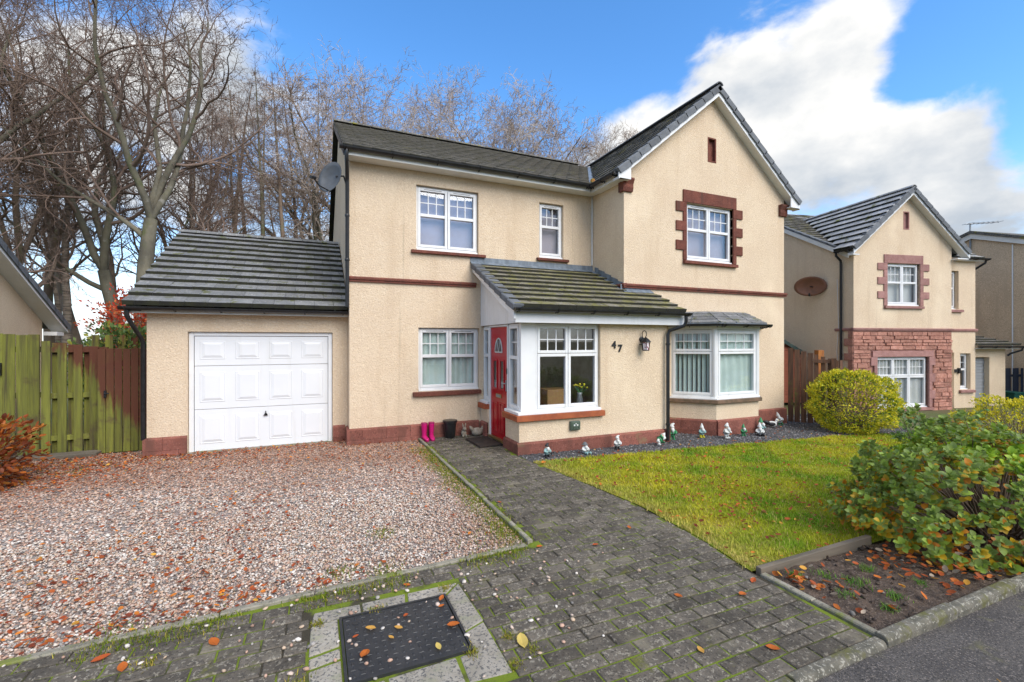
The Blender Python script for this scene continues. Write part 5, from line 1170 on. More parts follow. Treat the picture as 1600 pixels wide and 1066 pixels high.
b = MB(); b.tube([(0, -.08, .11), (0, -.11, .155)], [.04, .026], 8); b.ball((0, -.118, .175), .026, .032, .026, 8, 6); b.add([(-.008, -.145, .175), (.008, -.145, .175), (0, -.17, .168), (0, -.145, .185)], [(0, 1, 2), (0, 2, 3), (1, 3, 2), (0, 3, 1)]); b.obj('head', m_stoneorn, hn, smooth=True)
dm = thing('doormat', 'black slatted rubber doormat in front of the red door', 'doormat', (2.88, 7.95, gz(3)+.01), R(2), local=True)
for i in range(11): MB().cbox(-.22, .22, -.385+i*.070, -.385+i*.070+.042, .012, .032, .006).obj('slat', m_matrub, dm)
for x in (-.21, -.07, .07, .21): MB().box(x-.015, x+.015, -.39, .36, 0, .0115).obj('runner', m_matrub, dm)
eb = thing('outlet_box', 'green-grey meter box on the porch wall below the window', 'box', (4.19, PY, .45), 0, local=True)
MB().box(-.10, .10, -.055, 0, -.08, .08).obj('case', m_box, eb, bevel=.012)
fc = MB(); fc.box(-.078, .078, -.064, -.0555, -.06, .06); fc.obj('cover', m_box, eb, bevel=.004)
for (x, z, r) in ((-.03, .012, .016), (.03, .012, .016), (0, .038, .012)): MB(T(x, -.066, z) @ RX(R(90))).lathe([(r, 0), (r, .004), (.001, .004)], 8).obj('terminal_cap', m_gw, eb)
for (x, z, q, h) in ((-.045, -.03, .006, .03), (.0, -.035, .006, .035), (.045, -.03, .006, .03)): MB().box(x-q, x+q, -.0685, -.0645, z-h*.4, z+h*.4).obj('cover_rib', m_gb, eb)
# wall lantern
ln = thing('wall_lantern', 'black coach lantern with red and white glass on the porch wall', 'lantern', (5.66, PY, 1.86), 0, local=True)
MB().lathe([(.05, 0), (.05, .012), (.001, .016)], 12).obj('backplate', m_black, ln)
MB(T(0, -.008, .10) @ RX(R(90))).lathe([(.055, 0), (.05, .015), (.03, .02)], 14).obj('backplate', m_black, ln)
arm = [(0, -.02, .10), (0, -.03, .16)]+[(0, -.085+.058*math.cos(R(a)), .20+.062*math.sin(R(a))) for a in range(0, 200, 20)]+[(0, -.142, .165), (0, -.12, .15)]
MB().tube(arm, .008, 6).obj('arm', m_black, ln, smooth=True)
LC = (0, -.125, 0); lt_ = MB()
MB().lathe([(.008, .145), (.02, .135), (.045, .115), (.085, .075), (.10, .055), (.098, .047), (.06, .05)], 6, LC).obj('hood', m_black, ln)
cg = MB(); n = 6
for k in range(n):
    a = 2*math.pi*k/n; cg.tube([(LC[0]+.078*math.cos(a), LC[1]+.078*math.sin(a), .05), (LC[0]+.062*math.cos(a), LC[1]+.062*math.sin(a), -.10)], .006, 5)
cg.lathe([(.064, -.112), (.068, -.105), (.066, -.095), (.05, -.095)], 6, LC); cg.obj('cage', m_black, ln)
for k in range(n):
    a0, a1 = 2*math.pi*k/n, 2*math.pi*(k+1)/n
    MB().add([(LC[0]+.074*math.cos(a0), LC[1]+.074*math.sin(a0), .045), (LC[0]+.074*math.cos(a1), LC[1]+.074*math.sin(a1), .045), (LC[0]+.058*math.cos(a1), LC[1]+.058*math.sin(a1), -.095), (LC[0]+.058*math.cos(a0), LC[1]+.058*math.sin(a0), -.095)], [(0, 1, 2, 3)]).obj('glass_panel', m_stain, ln)
# flowers and board standing inside the porch window
vf = thing('flower_vase', 'vase of yellow flowers inside the porch window', 'vase', (4.50, 7.22, .86), 0, local=True)
MB().lathe([(.05, -.12), (.065, -.05), (.045, .08), (.055, .12)], 12).obj('vase', m_steel, vf, smooth=True)
for i in range(9):
    a, q = i*2.4, .05+.09*(i % 3)/2; z = .20+.07*((i*7) % 5)/4
    MB().tube([(0, 0, .1), (q*.5*math.cos(a), q*.5*math.sin(a), z*.7), (q*math.cos(a), q*math.sin(a), z)], .004, 4).obj('stem', m_gg, vf)
    MB().ball((q*math.cos(a), q*math.sin(a), z+.012), .022, .022, .018, 7, 5).obj('flower', m_yflower, vf)
cb = MB().box(3.98, 4.46, 7.5, 7.9, .06, 1.02).obj('cabinet', m_card, None, bevel=.01); tag(cb, 'tan wooden cabinet seen through the porch window', 'cabinet')

# gnomes -----------------------------------------------------------------------
def gnome(x, y, h, rz, label, hat=m_gw, coat=m_gw, legs=m_gb, beard=m_gw, hatshape='cone', pose='stand', lean=0, prop=None):
    t = thing('garden_gnome', label, 'garden gnome', (x, y, gz(x)+.004), R(rz), 'garden gnomes along the foot of the wall', local=True)
    S = h/.26; M0 = Matrix.Scale(S, 4)
    if pose == 'recline': M0 = Matrix.Scale(S, 4) @ T(-.09, 0, .05) @ RY(R(62))
    elif pose == 'sit': M0 = Matrix.Scale(S, 4) @ T(0, 0, -.045)
    if lean: M0 = M0 @ RY(R(lean))
    def B(): return MB(M0)
    b = B(); b.lathe([(.03, .055), (.055, .07), (.062, .10), (.055, .135), (.042, .16), (.025, .172)], 12, sx=1, sy=.85); b.obj('body', coat, t, smooth=True)
    B().lathe([(.0575, .088), (.064, .09), (.064, .104), (.0575, .106)], 12, sx=1, sy=.86).obj('belt', m_gb, t)
    hd = B(); hd.ball((0, -.006, .185), .032, .03, .032, 10, 8); hd.ball((0, -.038, .184), .008, .008, .008, 6, 4); hd.obj('head', m_gs, t, smooth=True)
    bd = B(); bd.tube([(0, -.026, .182), (0, -.046, .155), (0, -.050, .115)], [.027, .030, .006], 8); bd.obj('beard', beard, t, smooth=True)
    ht = B()
    if hatshape == 'cone': ht.lathe([(.040, .196), (.038, .205), (.026, .235), (.012, .268), (.003, .285)], 12)
    elif hatshape == 'floppy': ht.tube([(0, 0, .196), (.004, 0, .215), (.012, 0, .238), (.03, .0, .25), (.046, 0, .246)], [.040, .036, .024, .014, .006], 10)
    else: ht.lathe([(.062, .200), (.060, .206), (.034, .208), (.032, .235), (.020, .243), (.002, .244)], 12)
    ht.obj('hat', hat, t, smooth=True)
    for s_ in (-1, 1):
        a = B(); a.tube([(s_*.045, -.005, .15), (s_*.066, -.022, .118), (s_*.045, -.056, .108)], [.017, .016, .012], 7); a.ball((s_*.040, -.060, .107), .012, .012, .011, 6, 5); a.obj('arm', coat, t, smooth=True)
        f = B()
        if pose == 'sit': f.tube([(s_*.028, -.02, .065), (s_*.034, -.085, .065), (s_*.036, -.10, .055)], [.022, .018, .016], 7); f.ball((s_*.037, -.115, .07), .018, .020, .026, 8, 6)
        else: f.tube([(s_*.026, 0, .07), (s_*.027, -.002, .025)], [.022, .018], 7); f.ball((s_*.03, -.018, .014), .020, .034, .015, 8, 6)
        f.obj('leg', legs, t, smooth=True)
    if prop == 'lantern': p_ = B(); p_.lathe([(.014, .06), (.018, .075), (.016, .10), (.006, .112)], 8, (.055, -.066, 0)); p_.obj('lantern', m_gb, t)
    if prop == 'basket': p_ = B(); p_.lathe([(.03, .0), (.042, .03), (.044, .045), (.036, .045)], 10, (.07, -.055, 0)); p_.obj('basket', m_basket, t)
    if prop == 'barrow': p_ = B(); p_.prism([(-.05, .03), (.05, .03), (.07, .08), (-.07, .08)], 'x', .06, .15); p_.tube([(.105, -.07, .025), (.105, -.08, .025)], .022, 8); p_.obj('barrow', m_gg, t)
    return t
GN = [(3.47, 6.56, .235, 10, 'first gnome from the porch corner, white coat, holding a black lantern', dict(hat=m_gb, coat=m_gt, legs=m_gb, prop='lantern', hatshape='floppy')),
      (4.22, 6.60, .25, 5, 'white gnome with a broad-brimmed grey hat sitting below the porch window', dict(hat=m_dishg, coat=m_gw, legs=m_gt, hatshape='brim', pose='sit')),
      (4.93, 6.66, .25, -8, 'plain white gnome standing below the wall lantern', dict(coat=m_gw, legs=m_gb, hatshape='floppy')),
      (5.88, 6.64, .30, 20, 'green and white gnome reclining beside the porch drainpipe', dict(coat=m_gg, legs=m_gw, hat=m_gw, pose='recline')),
      (6.47, 6.98, .33, -20, 'tall green-coated gnome half hidden behind the porch drainpipe', dict(coat=m_gg, legs=m_gg, hat=m_gw, hatshape='floppy')),
      (7.22, 6.94, .27, -10, 'white gnome with yellow boots in front of the bay', dict(coat=m_gt, legs=m_gy)),
      (7.66, 6.72, .31, 10, 'tallest all-white gnome at the corner of the bay', dict(coat=m_gw, legs=m_gw, hatshape='floppy')),
      (8.22, 6.79, .235, -15, 'small slim gnome with a pointed green hat', dict(coat=m_gg, legs=m_gg, hat=m_gg)),
      (8.63, 6.73, .30, -35, 'white gnome bending over a brown basket', dict(coat=m_gw, legs=m_gb, pose='sit', prop='basket')),
      (8.83, 6.86, .32, 15, 'gnome in a tall green hat behind the one with the basket', dict(coat=m_gt, legs=m_gb, hat=m_gg)),
      (10.28, 7.45, .30, -30, 'last gnome by the side gate, white with green boots, leaning', dict(coat=m_gw, legs=m_gg, hat=m_gw, lean=-16))]
for a in GN: gnome(*a[:5], **a[5])
du = thing('duck_ornament', 'black and white duck ornament near the bay drainpipe', 'ornament', (9.76, 7.30, gz(9.8)), R(65), local=True)
b = MB(); b.ball((0, 0, .085), .065, .12, .07); b.obj('body', m_gw, du, smooth=True); MB().tube([(0, .07, .10), (0, .14, .135), (0, .20, .15)], [.05, .045, .012], 8).obj('tail', m_gb, du, smooth=True)
b = MB(); b.tube([(0, -.08, .10), (0, -.11, .16)], [.035, .024], 8); b.ball((0, -.118, .178), .03, .035, .03, 8, 6); b.obj('head', m_gw, du, smooth=True); MB().tube([(0, -.145, .176), (0, -.175, .17)], [.012, .006], 6).obj('beak', m_gy, du)
for s_ in (-1, 1): MB().ball((s_*.055, .02, .09), .018, .085, .045, 8, 6).obj('wing', m_gb, du, smooth=True)
# ------------------------------------------------------------------ bare trees
def place(px, d):
    r = (px-800)/711*d; return (d*math.sin(YAW)+r*math.cos(YAW), d*math.cos(YAW)-r*math.sin(YAW))

def grow(seed, H, r0, kind):
    """list of (points, radii, level) for one leafless tree standing at the origin"""
    rnd = random.Random(seed); out = []
    def norm(v):
        l = math.sqrt(v[0]*v[0]+v[1]*v[1]+v[2]*v[2]) or 1; return (v[0]/l, v[1]/l, v[2]/l)
    def bend(d, ang, az):
        a = norm((d[1], -d[0], .001+0*d[2])) if abs(d[2]) < .98 else (1, 0, 0)
        b = (d[1]*a[2]-d[2]*a[1], d[2]*a[0]-d[0]*a[2], d[0]*a[1]-d[1]*a[0])
        s, c = math.sin(ang), math.cos(ang); ca, sa = math.cos(az), math.sin(az)
        return norm(tuple(d[i]*c+(a[i]*ca+b[i]*sa)*s for i in range(3)))
    P = dict(
        beech=dict(seg=[.9, .75, .5, .34, .26, .22], wob=[.06, .13, .24, .30, .30, .3], trop=[.02, .10, .06, .05, .05, .04], nch=[2, 9, 7, 6, 3, 0], st=[.55, .22, .18, .12, .15, 0], ang=[(45, 70), (38, 66), (32, 62), (30, 58), (28, 55), (0, 1)], fork=[4, 2, 2, 2, 0, 0], fa=[(8, 26), (14, 32), (16, 34), (16, 34), (0, 1), (0, 1)], rl=[0, .50, .60, .50, .42, .5], tip=[.62, .22, .22, .28, .35, .5], maxlev=5),
        slim=dict(seg=[.9, .6, .4, .3, .24, .2], wob=[.05, .18, .22, .26, .28, .3], trop=[.02, .10, .07, .06, .05, .04], nch=[15, 6, 6, 4, 0, 0], st=[.32, .18, .15, .12, .15, 0], ang=[(28, 58), (30, 55), (30, 55), (30, 55), (28, 55), (0, 1)], fork=[2, 2, 2, 0, 0, 0], fa=[(10, 24), (14, 30), (16, 34), (16, 34), (0, 1), (0, 1)], rl=[0, .34, .50, .50, .5, .5], tip=[.18, .20, .25, .3, .35, .5], maxlev=4),
        larch=dict(seg=[1.0, .45, .3, .25, .2, .2], wob=[.018, .15, .22, .26, .28, .3], trop=[.02, .0, -.03, -.04, .05, .04], nch=[46, 8, 5, 0, 0, 0], st=[.22, .15, .15, .12, .15, 0], ang=[(70, 100), (35, 65), (30, 60), (30, 55), (28, 55), (0, 1)], fork=[0, 0, 0, 0, 0, 0], fa=[(10, 24)]*6, rl=[0, .17, .36, .5, .5, .5], tip=[.10, .20, .25, .3, .35, .5], maxlev=3),
        fan=dict(seg=[.9, .7, .5, .34, .26, .22], wob=[.06, .15, .22, .28, .3, .3], trop=[.02, .05, .04, .03, .03, .02], nch=[3, 8, 8, 6, 3, 0], st=[.5, .25, .2, .12, .15, 0], ang=[(35, 60), (34, 60), (34, 60), (30, 56), (28, 54), (0, 1)], fork=[5, 3, 2, 2, 0, 0], fa=[(14, 36), (12, 30), (14, 30), (16, 34), (0, 1), (0, 1)], rl=[0, .46, .56, .52, .46, .5], tip=[.6, .25, .25, .28, .35, .5], maxlev=5))[kind]
    env = {'fan': (H*.40, H*.55, H*.47), 'beech': (H*.50, H*.55, H*.62)}.get(kind)
    def run(p, d, r, L, lev):
        if lev > P['maxlev']: return
        envr = rnd.uniform(.8, 1.1)
        if env and lev >= 2 and (p[0]/env[0])**2+(p[1]/env[0])**2+((p[2]-env[1])/env[2])**2 > envr*1.08: return
        n = max(2, int(round(L/P['seg'][lev]))); n = min(n, 22); pts = [p]; rad = [r]; dirs = [d]; tp = P['tip'][lev]; w = P['wob'][lev]; tr = P['trop'][lev]
        for i in range(n):
            d = norm((d[0]+rnd.gauss(0, w), d[1]+rnd.gauss(0, w), d[2]+rnd.gauss(0, w*.8)+tr)); s = L/n
            p = (p[0]+d[0]*s, p[1]+d[1]*s, p[2]+d[2]*s); t = (i+1)/n
            pts.append(p); rad.append(r*(1-t*(1-tp))); dirs.append(d)
            if env and lev >= 2 and len(pts) > 2 and (p[0]/env[0])**2+(p[1]/env[0])**2+((p[2]-env[1])/env[2])**2 > envr: n = len(pts)-1; break
        if lev == 0: rad[0] *= 1.35
        out.append((pts, rad, lev))
        if lev >= P['maxlev']: return
        az = rnd.uniform(0, 6.28); m = P['nch'][lev]
        if lev >= 2: m = max(1, int(m*min(1.0, L/{2: 3.2, 3: 1.5, 4: .75}[min(lev, 4)])+rnd.random()*.8)) if kind in ('beech', 'fan') else m
        for k in range(m):
            t = P['st'][lev]+(1-P['st'][lev])*(k+rnd.random()*.9)/m; t = min(t, .97); i = min(n-1, int(t*n)); f_ = t*n-i
            q = tuple(pts[i][j]+(pts[i+1][j]-pts[i][j])*f_ for j in range(3)); az += 2.4+rnd.uniform(-.5, .5)
            a0, a1 = P['ang'][lev]; nd = bend(dirs[i+1], R(rnd.uniform(a0, a1)), az)
            if kind == 'larch' and lev == 0: ln = H*P['rl'][1]*(1.05-t*.85)*rnd.uniform(.6, 1.15); nd = norm((nd[0], nd[1], nd[2]*.5+.05))
            elif kind == 'slim' and lev == 0: ln = H*P['rl'][1]*(1.1-t*.75)*rnd.uniform(.6, 1.1)
            elif lev == 0: ln = H*.36*rnd.uniform(.7, 1.1)
            else: ln = L*P['rl'][lev+1]*(1.12-t*.65)*rnd.uniform(.65, 1.15)
            rr = max(.0125 if kind == 'fan' else .008, min(rad[i]*(.62 if lev else (.45 if kind != 'larch' else .16)), ln*.022+.004))
            run(q, nd, rr, max(ln, .22), lev+1)
        fk = P['fork'][lev]; az = rnd.uniform(0, 6.28)
        for k in range(fk):
            a0, a1 = P['fa'][lev]; nd = bend(d, R(rnd.uniform(a0, a1)), az+6.283*k/max(fk, 1)+rnd.uniform(-.4, .4))
            ln = H*.55*rnd.uniform(.8, 1.05) if lev == 0 and kind in ('beech', 'fan') else (H*.25*rnd.uniform(.7, 1) if lev == 0 else L*rnd.uniform(.38, .55))
            run(pts[-1], nd, rad[-1]*rnd.uniform(.52, .74), ln, lev+1)
    L0 = {'beech': H*(.33 if seed != 11 else .42), 'fan': H*.36, 'slim': H*.9, 'larch': H}[kind]
    run((0, 0, -.4), norm((rnd.gauss(0, .04), rnd.gauss(0, .04), 1)), r0, L0, 0)
    return out

def tubes_np(polys, sides):
    """mesh arrays for many tapering branches"""
    Vs, Fs = [], []; base = 0; groups = {}
    for pts, rad in polys: groups.setdefault(len(pts), []).append((pts, rad))
    ang = np.arange(sides)*2*np.pi/sides; ca, sa = np.cos(ang), np.sin(ang)
    for n, lst in groups.items():
        P = np.array([a for a, _ in lst], dtype=float); Rr = np.array([b for _, b in lst], dtype=float); K = len(lst)
        Tn = np.empty_like(P); Tn[:, 1:-1] = P[:, 2:]-P[:, :-2]; Tn[:, 0] = P[:, 1]-P[:, 0]; Tn[:, -1] = P[:, -1]-P[:, -2]
        Tn /= np.linalg.norm(Tn, axis=2, keepdims=True)+1e-9
        main = (P[:, -1]-P[:, 0]); ref = np.where(np.abs(main[:, 2:3]) > .8*np.linalg.norm(main, axis=1, keepdims=True), np.array([[1., 0, 0]]), np.array([[0, 0, 1.]]))[:, None, :]
        A = np.cross(Tn, np.broadcast_to(ref, Tn.shape)); A /= np.linalg.norm(A, axis=2, keepdims=True)+1e-9; B = np.cross(Tn, A)
        V = P[:, :, None, :]+(A[:, :, None, :]*ca[None, None, :, None]+B[:, :, None, :]*sa[None, None, :, None])*Rr[:, :, None, None]
        Vs.append(V.reshape(-1, 3))
        i = np.arange(n-1)[:, None]*sides; k = np.arange(sides)[None, :]; k2 = (k+1) % sides
        q = np.stack([i+k, i+k2, i+sides+k2, i+sides+k], axis=-1).reshape(-1, 4)
        F = (np.arange(K)[:, None, None]*(n*sides)+q[None]).reshape(-1, 4)+base; Fs.append(F); base += K*n*sides
    return np.vstack(Vs), np.vstack(Fs)

tree_cache = {}
def tree_meshes(key, seed, H, r0, kind, bark, twig):
    if key not in tree_cache:
        br = grow(seed, H, r0, kind); cut = 1 if kind in ('beech', 'fan') else 0
        def split(f): return [(p, r) for p, r, l in br if f(l)]
        V1, F1 = tubes_np(split(lambda l: l <= cut), 9); a = np_obj('trunk', V1, F1, bark, smooth=True)
        sets = [(split(lambda l: l == cut+1), 5), (split(lambda l: l == cut+2), 4), (split(lambda l: l > cut+2), 3)]
        VV, FF, b0 = [], [], 0
        for s_, n_ in sets:
            if s_: V, F = tubes_np(s_, n_); VV.append(V); FF.append(F+b0); b0 += len(V)
        b = np_obj('crown', np.vstack(VV), np.vstack(FF), twig, smooth=True)
        tree_cache[key] = (a.data, b.data)
        for o in (a, b): COL.objects.unlink(o); bpy.data.objects.remove(o)
    return tree_cache[key]
def tree(name, label, group, px, d, key, scale=1.0, rz=0, top=None, lean=(0, 0)):
    x, y = place(px, d); t = thing(name, label, 'tree', (x, y, -.3), 0, group, local=True); t.rotation_euler = (lean[0], lean[1], rz); t.scale = (scale,)*3
    if top is not None:                  # scale to the height the tree has above its foot
        co = np.empty(len(tree_cache[key][1].vertices)*3, np.float32); tree_cache[key][1].vertices.foreach_get('co', co); co = co.reshape(-1, 3)[::7]
        c_, s_ = math.cos(rz), math.sin(rz); wx = x+scale*(co[:, 0]*c_-co[:, 1]*s_); wy = y+scale*(co[:, 0]*s_+co[:, 1]*c_); dd_ = wx*math.sin(YAW)+wy*math.cos(YAW); k_ = co[:, 2] > 4
        t.scale = (scale, scale, float(np.quantile((((533-top)/711*dd_+CAM_H+.3)/co[:, 2])[k_], .012)))
    for nm, me in zip(('trunk', 'crown'), tree_cache[key]): inst(nm, me, Matrix(), t)
    return t
tree_meshes('beechA', 11, 18.0, .37, 'beech', m_barkg, m_twig)
tree_meshes('beechB', 23, 18.0, .36, 'beech', m_barkg, m_twig)
tree_meshes('beechC', 37, 17.0, .30, 'beech', m_barkb, m_twig)
tree_meshes('slimA', 5, 19.0, .25, 'slim', m_barkb, m_twig)
tree_meshes('birch', 9, 17.0, .20, 'slim', m_barkbirch, m_twig)
tree_meshes('larchA', 14, 18.5, .22, 'larch', m_barkb, m_twig)
tree_meshes('larchB', 15, 17.5, .19, 'larch', m_barkg, m_twig)
tree_meshes('fanA', 41, 19.0, .34, 'fan', m_barkg, m_twigp)
tree_meshes('fanB', 52, 18.0, .32, 'fan', m_barkb, m_twigp)
G1, G2, G3 = 'big bare trees left of the garage roof', 'straight conifers behind the garage roof', 'bare round-crowned trees behind the main roof'
for a in [('beech_tree', 'largest bare beech, thick mossy trunk rising behind the left end of the garage roof', G1, 236, 18.5, 'beechA', 1.0, 1.0),
          ('beech_tree', 'bare beech standing close behind and left of the largest one', G1, 196, 21.5, 'beechB', 1.02, 2.2),
          ('beech_tree', 'bare tree with a thick trunk at the left picture edge above the low gable', G1, 12, 19, 'beechC', 1.0, .6),
          ('beech_tree', 'bare tree at the left edge whose branches reach in from outside the picture', G1, -70, 17, 'beechB', .95, 4.0),
          ('slender_tree', 'slim brown-stemmed tree just right of the low gable end', G1, 78, 24, 'slimA', 1.0, .3),
          ('birch_tree', 'slim pale-barked birch between the low gable and the beeches', G1, 109, 21, 'birch', 1.0, 1.9),
          ('slender_tree', 'slim bare tree between the birch and the beeches, farther back', G1, 160, 28, 'slimA', 1.0, 2.9),
          ('slender_tree', 'thin bare tree behind the trunk at the left picture edge', G1, 42, 29, 'slimA', .95, 4.4),
          ('larch_tree', 'straight conifer over the middle of the garage roof', G2, 356, 27, 'larchA', .92, .4, 140),
          ('larch_tree', 'straight conifer close to the right of the one over mid garage roof', G2, 374, 33, 'larchB', 1.08, 1.4, 150),
          ('larch_tree', 'tallest green-stemmed conifer, left of the satellite dish', G2, 424, 28, 'larchB', 1.03, 3.1, 115),
          ('larch_tree', 'brown straight conifer nearest the left of the grey satellite dish', G2, 452, 27, 'larchA', .93, 2.0, 120),
          ('larch_tree', 'far thin conifer behind the left part of the garage roof', G2, 318, 34, 'larchA', .95, 5.0, 150),
          ('larch_tree', 'far thin conifer seen beside the satellite dish', G2, 490, 35, 'larchB', 1.05, 4.2, 130),
          ('beech_tree', 'bare spreading tree half hidden behind the two beeches, farther off', G1, 285, 25, 'beechC', 1.05, 3.3),
          ('slender_tree', 'slim bare tree far back between birch and beech trunks', G1, 135, 25, 'slimA', 1.05, 4.6),
          ('slender_tree', 'slim bare tree showing just left of the birch stem', G1, 92, 30, 'birch', 1.15, 2.5),
          ('slender_tree', 'slim bare tree just left of the low gable roof line', G1, -8, 26, 'slimA', 1.05, 5.2),
          ('slender_tree', 'slim bare tree showing between the beech and the first conifer', G1, 305, 24, 'birch', .95, 3.6),
          ('slender_tree', 'slim brown tree crossing behind the fork of the largest beech', G1, 262, 30, 'slimA', 1.1, 1.2),
          ('larch_tree', 'far conifer stem midway between the two conifer pairs', G2, 396, 37, 'larchA', 1.2, 2.6, 130),
          ('larch_tree', 'far conifer stem just left of the tallest green-stemmed conifer', G2, 410, 34, 'larchB', 1.1, .7, 160),
          ('larch_tree', 'far conifer stem right of the brown one beside the dish', G2, 470, 31, 'larchA', 1.0, 3.7, 150),
          ('bare_tree', 'bare tree rising at the left end of the main roof', G3, 548, 33, 'fanA', 1.15, .2, 125),
          ('bare_tree', 'highest round-crowned bare tree behind the left half of the main roof', G3, 620, 34, 'fanB', 1.25, 1.3, 110),
          ('bare_tree', 'bare tree behind the main roof right above the large bedroom window', G3, 692, 35, 'fanA', 1.25, 2.6, 115),
          ('bare_tree', 'bare tree behind the main roof between large and small bedroom windows', G3, 758, 35, 'fanB', 1.25, 3.9, 135),
          ('bare_tree', 'bare tree behind the main roof above the small window', G3, 815, 36, 'fanA', 1.15, 5.0, 158),
          ('bare_tree', 'low bare tree left of where the main roof meets the gable', G3, 868, 36, 'fanB', 1.05, 2.2, 182),
          ('bare_tree', 'lowest bare tree, touching the foot of the gable roof', G3, 908, 36, 'fanA', 1.0, .9, 205),
          ('bare_tree', 'bare tree far behind the grey satellite dish', G3, 505, 36, 'fanB', 1.15, .9, 150)]:
    tree(*a)

# ------------------------------------------------------------------ leaves, shrubs
def leaf_template(w=.36, fold=.10, curl=.12, n=4):
    """oval leaf, unit length along +y, folded along the midrib: vertices and triangles"""
    V = [(0, 0, 0)]; ys = [(i+1)/(n+1) for i in range(n)]
    for y in ys:
        ww = w*math.sin(math.pi*(y**.9))**.62; z = -curl*(y-.3)**2*2
        V += [(-ww, y, z+fold*ww), (0, y, z-.0), (ww, y, z+fold*ww)]
    V.append((0, 1, -curl*.9)); F = [(0, 2, 1), (0, 3, 2)]
    for i in range(n-1):
        a, b = 1+3*i, 4+3*i; F += [(a, a+1, b+1), (a, b+1, b), (a+1, a+2, b+2), (a+1, b+2, b+1)]
    l = 1+3*(n-1); e = len(V)-1; F += [(l, l+1, e), (l+1, l+2, e)]
    return np.array(V), np.array(F)
LT_OVAL = leaf_template(.36, .25, .22, 4); LT_SMALL = (np.array([(0, 0, 0), (-.28, .5, .06), (0, .55, 0), (.28, .5, .06), (0, 1, -.08)]), np.array([(0, 2, 1), (0, 3, 2), (1, 2, 4), (2, 3, 4)]))
LT_FALL = leaf_template(.30, .35, -.22, 4)
def frames(A, Nn):
    A = A/(np.linalg.norm(A, axis=1, keepdims=True)+1e-9); Nn = Nn-A*np.sum(A*Nn, axis=1, keepdims=True); Nn /= np.linalg.norm(Nn, axis=1, keepdims=True)+1e-9
    X = np.cross(A, Nn); return np.stack([X, A, Nn], axis=-1)
def leaf_mesh(tpl, P, A, Nn, S, C):
    V, F = tpl; M = frames(A, Nn); n = len(P)
    W = np.einsum('nij,kj->nki', M, V)*S[:, None, None]+P[:, None, :]
    FF = (F[None]+np.arange(n)[:, None, None]*len(V)).reshape(-1, 3)
    return W.reshape(-1, 3), FF, np.repeat(C, len(V), axis=0)
rng = np.random.default_rng(5)
def unit(n): v = rng.normal(size=(n, 3)); return v/np.linalg.norm(v, axis=1, keepdims=True)
def pick(pal, w, n, var=.15):
    pal = np.array(pal); c = pal[rng.choice(len(pal), n, p=np.array(w)/sum(w))]; return np.clip(c*(1+rng.normal(0, var, (n, 1))), .003, 1)
def stems(parent, base, tips, r0, mat, name='stem'):
    polys = []
    for b, t in zip(base, tips):
        b, t = np.array(b), np.array(t); m = b*.45+t*.55+rng.normal(0, .05, 3); m[2] -= .04; polys.append(([tuple(b), tuple((b+m)/2+rng.normal(0, .02, 3)), tuple(m), tuple(t)], [r0, r0*.8, r0*.55, r0*.25]))
    V, F = tubes_np(polys, 5); return np_obj(name, V, F, mat, parent, smooth=True)

# big round-leaved shrub in the bed by the road -------------------------------
sb = thing('broadleaf_shrub', 'large round-leaved green shrub with yellowing inner leaves beside the road', 'shrub', (6.2, 2.7, .0))
SCn, SR = np.array([6.75, 2.38, .32]), np.array([2.18, 1.02, .84])
def lump(D): return 1+.10*np.sin(D[:, 0]*7+1)*np.cos(D[:, 1]*6+2)+.09*np.sin(D[:, 2]*9+D[:, 0]*5)
D = unit(2400); D = D[D[:, 2] > -.42][:1350]; q = rng.uniform(.62, 1.0, len(D))**.6
tips = SCn+D*SR*(q*lump(D))[:, None]; tips[:, 2] = tips[:, 2]*(1-.27*np.clip((tips[:, 0]-6.0)/1.5, 0, 1)); tips[:, 2] = np.maximum(tips[:, 2], .07)
extra = rng.uniform(size=(26, 2)); ex = np.stack([5.65+extra[:, 0]*1.1, 2.25+extra[:, 1]*.7, .98+rng.uniform(0, .20, 26)], 1)   # taller shoots
tips = np.vstack([tips, ex]); D = np.vstack([D, np.tile([[0, -.1, 1.]], (26, 1))]); q = np.concatenate([q, np.ones(26)])
bs = np.stack([SCn[0]+(tips[:, 0]-SCn[0])*.35, SCn[1]+(tips[:, 1]-SCn[1])*.35, np.full(len(tips), .0)], 1)
sel = rng.choice(len(tips), 330, replace=False); stems(sb, bs[sel], tips[sel], .011, m_barkb, 'stems')
LP, LA, LN, LS, LC_ = [], [], [], [], []
for i in range(len(tips)):
    k = rng.integers(9, 14); ax = D[i]*np.array([1, 1, .6])+np.array([0, 0, .75]); ax /= np.linalg.norm(ax)
    deep = q[i] < .80
    for j in range(k):
        a = j*2.4+rng.uniform(0, .6); f = j/k
        t1 = np.cross(ax, [0.3, .2, .9]); t1 /= np.linalg.norm(t1); t2 = np.cross(ax, t1)
        rad = t1*math.cos(a)+t2*math.sin(a); sp = .25+.85*f
        d = ax*(1-.75*f)+rad*(.45+.75*f); d /= np.linalg.norm(d)
        LP.append(tips[i]-ax*.085*f+rng.normal(0, .006, 3)); LA.append(d); LN.append(ax+rad*-.2+rng.normal(0, .2, 3)); LS.append(rng.uniform(.046, .074)*(1-.2*(j == 0)))
        yel = (.36 if deep else .05)+.26*(f > .70)+(.16 if tips[i][2] < .45 else 0)
        u_ = rng.random()
        if u_ < yel*.55: c = (.52, .33, .015)
        elif u_ < yel*.85: c = (.50, .19, .015)
        elif u_ < yel: c = (.30, .28, .02)
        elif tips[i][2] > .92 or tips[i][0] < 5.7: c = (.21, .29, .07) if rng.random() < .6 else (.27, .39, .055)
        else: c = (.25, .40, .028) if rng.random() < .6 else (.38, .52, .04)
        LC_.append(np.array(c)*rng.uniform(.75, 1.2))
